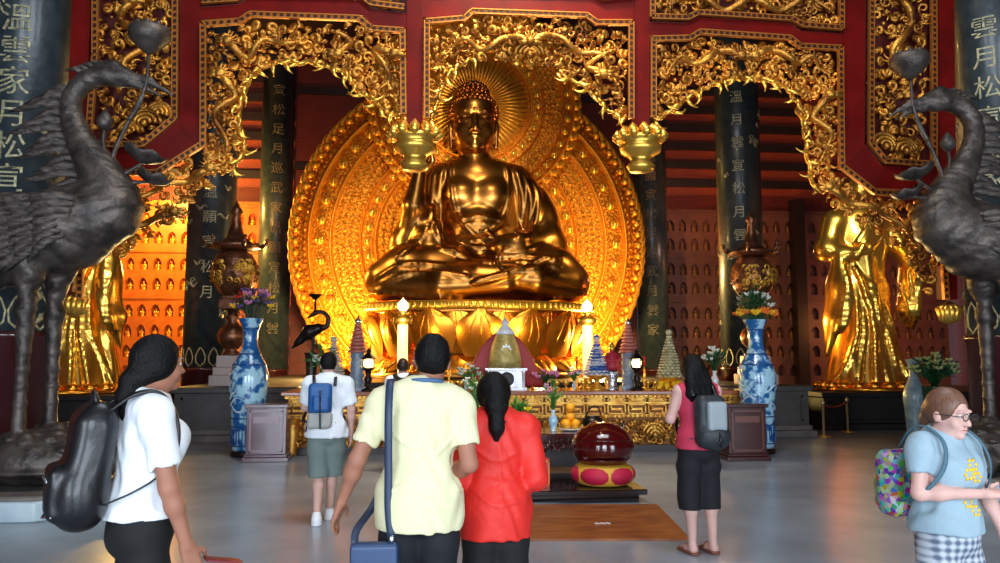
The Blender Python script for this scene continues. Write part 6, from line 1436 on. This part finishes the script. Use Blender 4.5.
# 1 woman in the white T-shirt with a black backpack
xy = column_at(150, 3.42)
p1, D1 = human('person', 'woman in a white T-shirt and black trousers with a long black ponytail and black backpack', xy, -1.08, 1.69,
    dict(head=(0, 0.03, 1.575), elR=(0.235, 0.055, 1.08), wrR=(0.225, 0.135, 0.84), elL=(-0.20, 0.0, 1.12), wrL=(-0.18, 0.03, 0.90)), M_skin_tan, 0.008, wd=0.95, dp=0.94, bust=0.012, belly=0.02,
    top=dict(m=M_wshirt, hem=0.945, sleeve=0.66, g=0.014, flare=0.0, collar=1.462), bottom=dict(m=M_blackc, hem=0.10), shoes=dict(m=M_blackn), head_rot=(0.05, 0, 0.25),
    hair=dict(m=M_hairb, t=0.014, long=True, locks=[([(0, -0.07, -0.01), (0, -0.115, -0.06), (0.0, -0.135, -0.13), (0.0, -0.125, -0.20), (0.0, -0.11, -0.28)], [0.05, 0.045, 0.045, 0.038, 0.012]), ([(-0.04, -0.02, -0.01), (-0.03, -0.08, -0.05)], [0.05, 0.04]), ([(0.045, -0.01, -0.01), (0.03, -0.08, -0.05)], [0.05, 0.04])]))
bp1 = place_like('backpack', 'large shiny black backpack on the woman in the white T-shirt', 'backpack', p1)
f = Field((-0.26, -0.52, 0.75), (0.26, 0.02, 1.52), 0.009)
f.box((0, -0.225, 1.165), (0.15, 0.085, 0.235), 0.07, k=0, rot=(-0.12, 0, 0)); f.ell((0, -0.26, 1.05), (0.155, 0.105, 0.14), k=0.06); f.box((0, -0.33, 1.07), (0.115, 0.04, 0.11), 0.035, k=0.02); f.cap((-0.08, -0.19, 1.385), (0.08, -0.19, 1.385), 0.04, 0.04, k=0.05)
f.warp(lambda X, Y, Z: 0.004 * np.sin(22 * Z + 14 * X) * np.sin(17 * X + 14 * Y)); link('bag_body', f.mesh('pack'), M_blackn, bp1)
for e in (-1, 1):
    mb = MB(); x = e * 0.115; mb.tube(spl([(x, -0.17, 1.385), (x * 1.05, -0.075, 1.455), (x * 1.1, 0.02, 1.458), (x * 1.2, 0.085, 1.37), (x * 1.4, 0.095, 1.24), (x * 1.48, 0.03, 1.13), (x * 1.46, -0.06, 1.07), (x * 1.2, -0.17, 1.02)], 5), lerpr([0.012, 0.030, 0.032, 0.032, 0.026, 0.014, 0.012, 0.012], 36), 8, flat=0.35, up=(0, 0, 1)); mb.build('strap', M_blackn, bp1)
mb = MB(); mb.tube([(-0.10, -0.37, 1.12), (0, -0.377, 1.13), (0.10, -0.37, 1.12)], 0.005, 5); mb.build('zip', M_silver, bp1); mb = MB(); mb.tube([(-0.11, -0.35, 0.985), (0, -0.375, 0.97), (0.11, -0.35, 0.985)], 0.005, 5); mb.build('zip', M_silver, bp1)
mb = MB(); mb.tube(spl([(-0.05, -0.20, 1.41), (-0.03, -0.21, 1.46), (0.03, -0.21, 1.46), (0.05, -0.20, 1.41)], 4), 0.010, 6); mb.build('handle', M_blackn, bp1)
# phone in her hand
w = D1['wrR']; t = place_like('phone', 'dark red phone held low by the woman in the white T-shirt', 'phone', p1); mb = MB(); mb.box((w.x + 0.0, w.y + 0.145, w.z - 0.075), (0.036, 0.075, 0.005), M=Matrix.Rotation(-0.2, 3, 'X')); mb.build('phone_case', mat('wine_red_case', (0.45, 0.08, 0.12), 0.3), t, 0.002)

# 2 young man in the white shirt with the blue backpack
g = G(325, 522)
p2, D2 = human('person', 'young man in a white shirt and grey shorts with a small blue backpack', (g.x, g.y), 0.12, 1.66,
    dict(head=(0.0, 0.05, 1.545), elR=(0.235, -0.02, 1.10), wrR=(0.235, 0.04, 0.86), elL=(-0.22, 0.06, 1.12), wrL=(-0.12, 0.26, 1.05), anL=(-0.08, -0.14, 0.10), knL=(-0.07, 0.0, 0.48), anR=(0.04, 0.12, 0.085), knR=(0.06, 0.07, 0.48)), M_skin_light, 0.011, wd=1.0,
    top=dict(m=M_wshirt, hem=0.83, sleeve=0.75, g=0.02, flare=0.02), bottom=dict(m=M_grey, hem=0.44, g=0.02, flare=0.02), shoes=dict(m=mat('white_trainers', (0.93, 0.94, 0.95), 0.6)), head_rot=(-0.3, 0, 0),
    hair=dict(m=M_hairb, t=0.012))
bk = place_like('backpack', 'small bright blue backpack with a pale lower pocket on the young man', 'backpack', p2)
f = Field((-0.30, -0.40, 0.75), (0.14, 0.0, 1.45), 0.01); f.box((-0.07, -0.19, 1.22), (0.115, 0.06, 0.15), 0.045, k=0); f.box((-0.06, -0.25, 1.17), (0.08, 0.03, 0.08), 0.025, k=0.015); link('bag_body', f.mesh('pack'), mat('bright_blue_nylon', (0.10, 0.34, 0.58), 0.5), bk)
f = Field((-0.30, -0.40, 0.75), (0.14, 0.0, 1.45), 0.01); f.box((-0.07, -0.185, 1.01), (0.12, 0.062, 0.085), 0.04, k=0); f.warp(lambda X, Y, Z: 0.004 * np.sin(40 * X) * np.sin(35 * Z)); link('lower_pocket', f.mesh('pocket'), mat('pale_grey_nylon', (0.66, 0.66, 0.64), 0.6), bk)
for e in (-1, 1):
    mb = MB(); x = -0.03 + e * 0.10; mb.tube(spl([(x, -0.17, 1.34), (x * 1.05, -0.09, 1.42), (x * 1.1, 0.02, 1.43), (x * 1.2, 0.13, 1.33), (x * 1.5, 0.12, 1.12), (x + e * 0.10, -0.02, 1.0), (x, -0.16, 0.98)], 4), 0.018, 6, flat=0.4, up=(0, 0, 1)); mb.build('strap', M_blackn, bk)
mb = MB(); mb.tube([(-0.07, -0.28, 1.30), (-0.07, -0.29, 1.15), (-0.065, -0.26, 0.93)], 0.008, 5); mb.tube([(-0.16, -0.2, 1.12), (-0.20, -0.2, 0.9)], 0.008, 5); mb.build('cords', M_blackn, bk)

# 3 man in the yellow polo shirt
xy = column_at(421, 3.85)
p3, D3 = human('person', 'man in a pale yellow polo shirt and black trousers carrying a blue shoulder bag', xy, 0.0, 1.72,
    dict(head=(0.058, 0.02, 1.592), shL=(-0.19, 0, 1.38), shR=(0.195, 0, 1.37), elL=(-0.300, 0.0, 1.12), wrL=(-0.375, 0.07, 0.915), elR=(0.235, -0.03, 1.10), wrR=(0.13, 0.20, 1.00)), M_skin_tan, 0.008, wd=1.0, dp=1.02, belly=0.02,
    top=dict(m=M_yshirt, hem=0.805, sleeve=0.60, g=0.014, flare=0.005, collar_roll=True, name='polo_shirt', folds=[([(-0.16, 1.28), (-0.05, 1.20), (0.06, 1.19)], 0.006), ([(0.18, 1.26), (0.08, 1.16), (0.0, 1.13)], 0.006), ([(-0.17, 0.98), (-0.06, 1.02), (0.05, 0.98)], 0.007), ([(0.17, 0.95), (0.06, 0.98)], 0.007), ([(-0.10, 0.9), (0.0, 0.94), (0.12, 0.9)], 0.006)]),
    bottom=dict(m=M_navy, hem=0.08, g=0.016), shoes=dict(m=M_blackn), head_rot=(0, 0, -0.1), hair=dict(m=M_hairb, t=0.014), hand_dirs=dict(L=((-0.35, 0.25, -1.0), (0.3, 1, 0), (0.8, -0.2, 0))))
mb = MB(); mb.tube([(0.083 * math.cos(a) + 0.02, 0.075 * math.sin(a) - 0.012, 1.492 - 0.010 * math.sin(a)) for a in np.linspace(PI * 0.9, PI * 2.1, 16)], 0.012, 6); mb.build('collar_band', mat('blue_collar_band', (0.30, 0.42, 0.56), 0.7), p3)
sb = place_like('shoulder_bag', 'slate blue shoulder bag on a long strap carried by the man in yellow', 'bag', p3)
f = Field((-0.36, -0.32, 0.45), (-0.02, 0.0, 0.86), 0.008); f.box((-0.20, -0.165, 0.655), (0.11, 0.035, 0.12), 0.02, k=0); f.box((-0.20, -0.20, 0.70), (0.105, 0.012, 0.07), 0.008, k=0.004); link('bag_body', f.mesh('bag'), mat('slate_blue_leather', (0.17, 0.27, 0.42), 0.4), sb)
mb = MB(); mb.tube(spl([(-0.125, 0.12, 1.32), (-0.140, 0.06, 1.465), (-0.142, -0.02, 1.505), (-0.145, -0.10, 1.47), (-0.146, -0.15, 1.34), (-0.143, -0.150, 1.10), (-0.140, -0.155, 0.92), (-0.125, -0.165, 0.79)], 5), 0.021, 6, flat=0.18, up=(0, 1, 0.01)); mb.tube(spl([(-0.125, 0.10, 1.30), (-0.15, 0.17, 1.1), (-0.22, 0.12, 0.9), (-0.285, -0.1, 0.82), (-0.29, -0.165, 0.77)], 4), 0.02, 6, flat=0.2); mb.build('strap', M_strapblue, sb)
mb = MB(); mb.ball((-0.122, -0.185, 0.79), (0.012, 0.008, 0.018)); mb.tube([(-0.11, -0.19, 0.775), (-0.105, -0.20, 0.72)], 0.004, 5); mb.build('buckle', M_silver, sb)

# 4 woman in red
xy = column_at(496, 4.15)
p4, D4 = human('person', 'woman in a bright red blouse and black trousers with black hair tied low', xy, 0.05, 1.54,
    dict(head=(-0.012, 0.02, 1.40), shL=(-0.165, 0, 1.235), shR=(0.165, 0, 1.235), elL=(-0.205, -0.02, 1.0), wrL=(-0.10, 0.18, 0.96), elR=(0.20, -0.04, 0.99), wrR=(0.15, 0.17, 0.93)), M_skin_mid, 0.008, wd=0.94, dp=1.0, bust=0.02,
    top=dict(m=M_red, hem=0.70, sleeve=1.75, g=0.016, flare=0.012, name='blouse', collar=1.46, collar_roll=True, folds=[([(-0.12, 1.15), (-0.02, 1.09), (0.10, 1.13)], 0.006), ([(0.15, 1.05), (0.04, 0.98), (-0.06, 1.0)], 0.006), ([(-0.14, 0.95), (-0.02, 0.88), (0.1, 0.9)], 0.006), ([(0.0, 1.18), (0.005, 1.0), (0.0, 0.78)], 0.004)]),
    bottom=dict(m=M_blackc, hem=0.07, g=0.014, flare=0.022), shoes=dict(m=M_blackn), head_rot=(-0.1, 0, 0), hair=dict(m=M_hairb, t=0.022, long=True, locks=[([(0, -0.09, 0.0), (0, -0.12, -0.05), (0, -0.125, -0.11), (0.0, -0.13, -0.17), (0.0, -0.125, -0.235)], [0.07, 0.065, 0.040, 0.042, 0.016])]))
ht = [c_ for c_ in COL.objects if c_.parent == p4 and c_.name.startswith('hair')][0]
mb = MB(); M_t = [(0.032 * math.cos(a), -0.10 + 0.03 * math.sin(a), 1.283) for a in np.linspace(0, 2 * PI, 12)]; mb.tube(M_t, 0.008, 6); mb.build('hair_tie', mat('brown_hair_tie', (0.25, 0.12, 0.10), 0.6), ht)

# 5 small visitor in the black vest close to the altar
xy = column_at(403, 11.3)
p5, D5 = human('person', 'person in a white shirt and black vest standing close to the altar', (xy[0], xy[1]), 0.0, 1.60, {}, M_skin_mid, 0.014, wd=1.05,
    top=dict(m=M_wshirt, hem=0.85, sleeve=0.7, g=0.012), bottom=dict(m=M_blackc, hem=0.08), shoes=dict(m=M_blackn), hair=dict(m=mat('dark_brown_hair', (0.16, 0.09, 0.07), 0.5), t=0.012))
f = Field((-0.3, -0.25, 0.8), (0.3, 0.25, 1.5), 0.012); torso(f, 1.6 / 1.7, 0.98, 1.12, 0.024); f.cut((0, 0, -1), -0.9)
for e in (-1, 1): f.cap((e * 0.215, -0.2, 1.33), (e * 0.215, 0.2, 1.33), 0.085, 0.085, k=0.01, op='s')
f.cap((0, -0.2, 1.43), (0, 0.2, 1.43), 0.085, 0.085, k=0.01, op='s'); link('vest', f.mesh('vest'), M_blackc, p5)

# 6 woman with the grey backpack
g = G(701, 553)
p6, D6 = human('person', 'woman in a raspberry sleeveless top and dark cropped trousers praying before the altar', (g.x, g.y), 0.12, 1.64,
    dict(head=(-0.03, 0.03, 1.505), shL=(-0.165, 0, 1.335), shR=(0.165, 0, 1.335), elL=(-0.235, 0.03, 1.10), wrL=(-0.06, 0.22, 1.22), elR=(0.215, 0.03, 1.10), wrR=(0.03, 0.24, 1.22), anL=(-0.085, -0.02, 0.085), anR=(0.10, -0.02, 0.085)), M_skin_pink, 0.010, wd=0.98, bust=0.02,
    top=dict(m=M_crim, hem=0.86, sleeve=0, g=0.010, name='sleeveless_top'), bottom=dict(m=M_navy, hem=0.36, g=0.014, flare=0.022, waist=0.95), shoes=dict(m=mat('rust_sandals', (0.50, 0.28, 0.22), 0.6), sandal=True), head_rot=(0, 0, 0.15),
    hair=dict(m=M_hairb, t=0.026, long=True, locks=[([(x, -0.06, 0.0), (x * 1.3, -0.10, -0.10), (x * 1.5, -0.11, -0.20), (x * 1.2, -0.10, -0.29)], [0.055, 0.052, 0.042, 0.012]) for x in (-0.06, -0.02, 0.02, 0.06)]), hand_dirs=dict(L=((0.3, 0.3, 1), (0, -1, 0.2), (1, 0, 0)), R=((-0.3, 0.3, 1), (0, -1, 0.2), (-1, 0, 0))))
bk = place_like('backpack', 'grey and black backpack on the woman in the raspberry top', 'backpack', p6)
f = Field((-0.2, -0.45, 0.7), (0.25, 0.0, 1.45), 0.01); f.box((0.01, -0.20, 1.10), (0.125, 0.075, 0.21), 0.06, k=0); f.ell((0.03, -0.23, 0.98), (0.14, 0.10, 0.12), k=0.04); link('bag_body', f.mesh('pack'), mat('charcoal_nylon', (0.16, 0.18, 0.20), 0.5, bump=0.2, bscale=20), bk)
f = Field((-0.2, -0.45, 0.7), (0.25, 0.0, 1.45), 0.01); f.box((0.03, -0.285, 1.14), (0.085, 0.035, 0.12), 0.03, k=0); link('front_panel', f.mesh('panel'), mat('light_grey_nylon', (0.58, 0.62, 0.64), 0.5), bk)
mb = MB(); mb.tube(spl([(-0.03, -0.27, 1.0), (0.03, -0.335, 0.93), (0.09, -0.27, 1.0)], 4), 0.010, 5); mb.tube([(0.03, -0.33, 1.02), (0.03, -0.345, 0.90)], 0.008, 5); mb.build('cords', M_blackn, bk)
for e in (-1, 1):
    mb = MB(); x = e * 0.10; mb.tube(spl([(x, -0.15, 1.30), (x, -0.08, 1.385), (x * 1.05, 0.02, 1.40), (x * 1.1, 0.13, 1.30), (x * 1.3, 0.14, 1.1), (x * 1.75, 0.0, 0.98), (x * 1.1, -0.14, 0.95)], 4), 0.02, 6, flat=0.4, up=(0, 0, 1)); mb.build('strap', M_blackn, bk)

# 7 girl in the pale blue T-shirt
xy = column_at(938, 3.80)
M_plaid = mat('plaid_cotton', (0.34, 0.40, 0.48), 0.8, col2=(0.74, 0.77, 0.80), scale=24, stretch=(1, 1, 1.6), detail=0, lo=0.42, hi=0.58)
nt = M_plaid.node_tree; tc = nt.nodes.new('ShaderNodeTexCoord'); ws = []
for dr in ('X', 'Z'):
    w_ = nt.nodes.new('ShaderNodeTexWave'); w_.bands_direction = dr; w_.inputs['Scale'].default_value = 9.0; nt.links.new(tc.outputs['Object'], w_.inputs['Vector']); ws.append(w_)
av = nt.nodes.new('ShaderNodeMath'); av.operation = 'ADD'; hf = nt.nodes.new('ShaderNodeMath'); hf.operation = 'MULTIPLY'; hf.inputs[1].default_value = 0.5
nt.links.new(ws[0].outputs['Fac'], av.inputs[0]); nt.links.new(ws[1].outputs['Fac'], av.inputs[1]); nt.links.new(av.outputs[0], hf.inputs[0])
rp = [q for q in nt.nodes if q.type == 'VALTORGB'][0]; rp.color_ramp.elements[0].position = 0.2; rp.color_ramp.elements[1].position = 0.8; nt.links.new(hf.outputs[0], rp.inputs[0])
p7, D7 = human('person', 'girl with glasses in a pale blue T-shirt and plaid shorts looking at her phone', xy, -2.88, 1.455,
    dict(head=(0.0, 0.035, 1.345), elR=(0.195, 0.03, 0.985), wrR=(0.0, 0.215, 1.0), elL=(-0.215, 0.03, 0.97), wrL=(-0.215, 0.12, 0.79)), M_skin_pink, 0.0075, wd=0.90, dp=1.05, belly=0.02, hs=1.02, bust=0.01,
    top=dict(m=M_tee, hem=0.80, sleeve=0.5, g=0.016, flare=0.02, collar=1.455), bottom=dict(m=M_plaid, hem=0.42, g=0.02, flare=0.025, name='plaid_shorts'), shoes=dict(m=M_wshirt), head_rot=(-0.12, 0, 0.12),
    hair=dict(m=M_hairbr, t=0.010, long=True, locks=[([(0, -0.09, 0.0), (-0.02, -0.12, -0.05), (-0.04, -0.13, -0.13), (-0.05, -0.12, -0.20)], [0.05, 0.036, 0.03, 0.01])]), hand_dirs=dict(R=((-1, 0.55, 0.05), (-0.5, -1, 0.3), (0, 0.1, 1))))
hc = D7['head']; HR = Matrix.Rotation(0.12, 3, 'Z') @ Matrix.Rotation(-0.12, 3, 'X')
mb = MB()
for e in (-1, 1):
    mb.tube([tuple(hc + HR @ Vector((e * 0.034 + 0.022 * math.cos(a), 0.112, 0.002 + 0.016 * math.sin(a)))) for a in np.linspace(0, 2 * PI, 13)], 0.0022, 5, cap=False); mb.tube([tuple(hc + HR @ Vector(q)) for q in ((e * 0.056, 0.110, 0.004), (e * 0.078, 0.07, 0.004), (e * 0.085, -0.005, 0.0))], 0.0022, 5)
mb.tube([tuple(hc + HR @ Vector(q)) for q in ((-0.012, 0.113, 0.004), (0.012, 0.113, 0.004))], 0.0022, 5); mb.build('glasses', mat('dark_spectacle_frame', (0.18, 0.16, 0.17), 0.3), p7)
mb = MB(); rnd = random.Random(8)
for cx_, cz_, r_ in ((0.0, 1.12, 0.022), (0.035, 1.08, 0.022), (-0.015, 1.065, 0.02), (0.01, 0.95, 0.022), (-0.03, 0.91, 0.02)):
    for j in range(6):
        a = j * PI / 3; x, z = cx_ + r_ * math.cos(a), cz_ + r_ * math.sin(a); yy = D7['_f'].hit(x, z, 1)
        if yy is not None: mb.ball((x, yy + 0.001, z), (r_ * 0.42, 0.006, r_ * 0.42), 6, 4)
mb.build('printed_flowers', M_petaly, p7)
t = place_like('phone', 'pink phone in the outstretched hand of the girl', 'phone', p7); w = D7['wrR']; mb = MB(); mb.box((w.x - 0.125, w.y + 0.065, w.z + 0.030), (0.072, 0.036, 0.005), rz=-0.5); mb.build('phone_case', mat('coral_pink_case', (0.86, 0.25, 0.32), 0.35), t, 0.002)
bk = place_like('backpack', 'multicoloured dotted backpack on the back of the girl', 'backpack', p7)
M_multi = mat('multicoloured_canvas', (0.60, 0.14, 0.28), 0.7); nt = M_multi.node_tree; vo = nt.nodes.new('ShaderNodeTexVoronoi'); vo.inputs['Scale'].default_value = 44; tc = nt.nodes.new('ShaderNodeTexCoord'); hs_ = nt.nodes.new('ShaderNodeHueSaturation'); hs_.inputs['Saturation'].default_value = 1.1; hs_.inputs['Value'].default_value = 0.45
nt.links.new(tc.outputs['Object'], vo.inputs['Vector']); nt.links.new(vo.outputs['Color'], hs_.inputs['Color']); nt.links.new(hs_.outputs[0], nt.nodes['Principled BSDF'].inputs['Base Color'])
f = Field((-0.22, -0.45, 0.7), (0.22, 0.0, 1.35), 0.009); f.box((0.07, -0.185, 1.00), (0.125, 0.07, 0.16), 0.055, k=0); f.box((0.07, -0.255, 0.95), (0.09, 0.03, 0.08), 0.025, k=0.015); link('bag_body', f.mesh('pack'), M_multi, bk)
for e in (-1, 1):
    mb = MB(); x = e * 0.10; mb.tube(spl([(x, -0.16, 1.17), (x, -0.09, 1.262), (x * 1.05, 0.0, 1.285), (x * 1.15, 0.105, 1.22), (x * 1.5, 0.125, 1.10), (x * 2.0, 0.03, 0.97), (x * 1.5, -0.14, 0.92)], 4), 0.011, 6, flat=0.4, up=(0, 0, 1)); mb.build('strap', mat('teal_strap', (0.28, 0.42, 0.48), 0.7), bk)
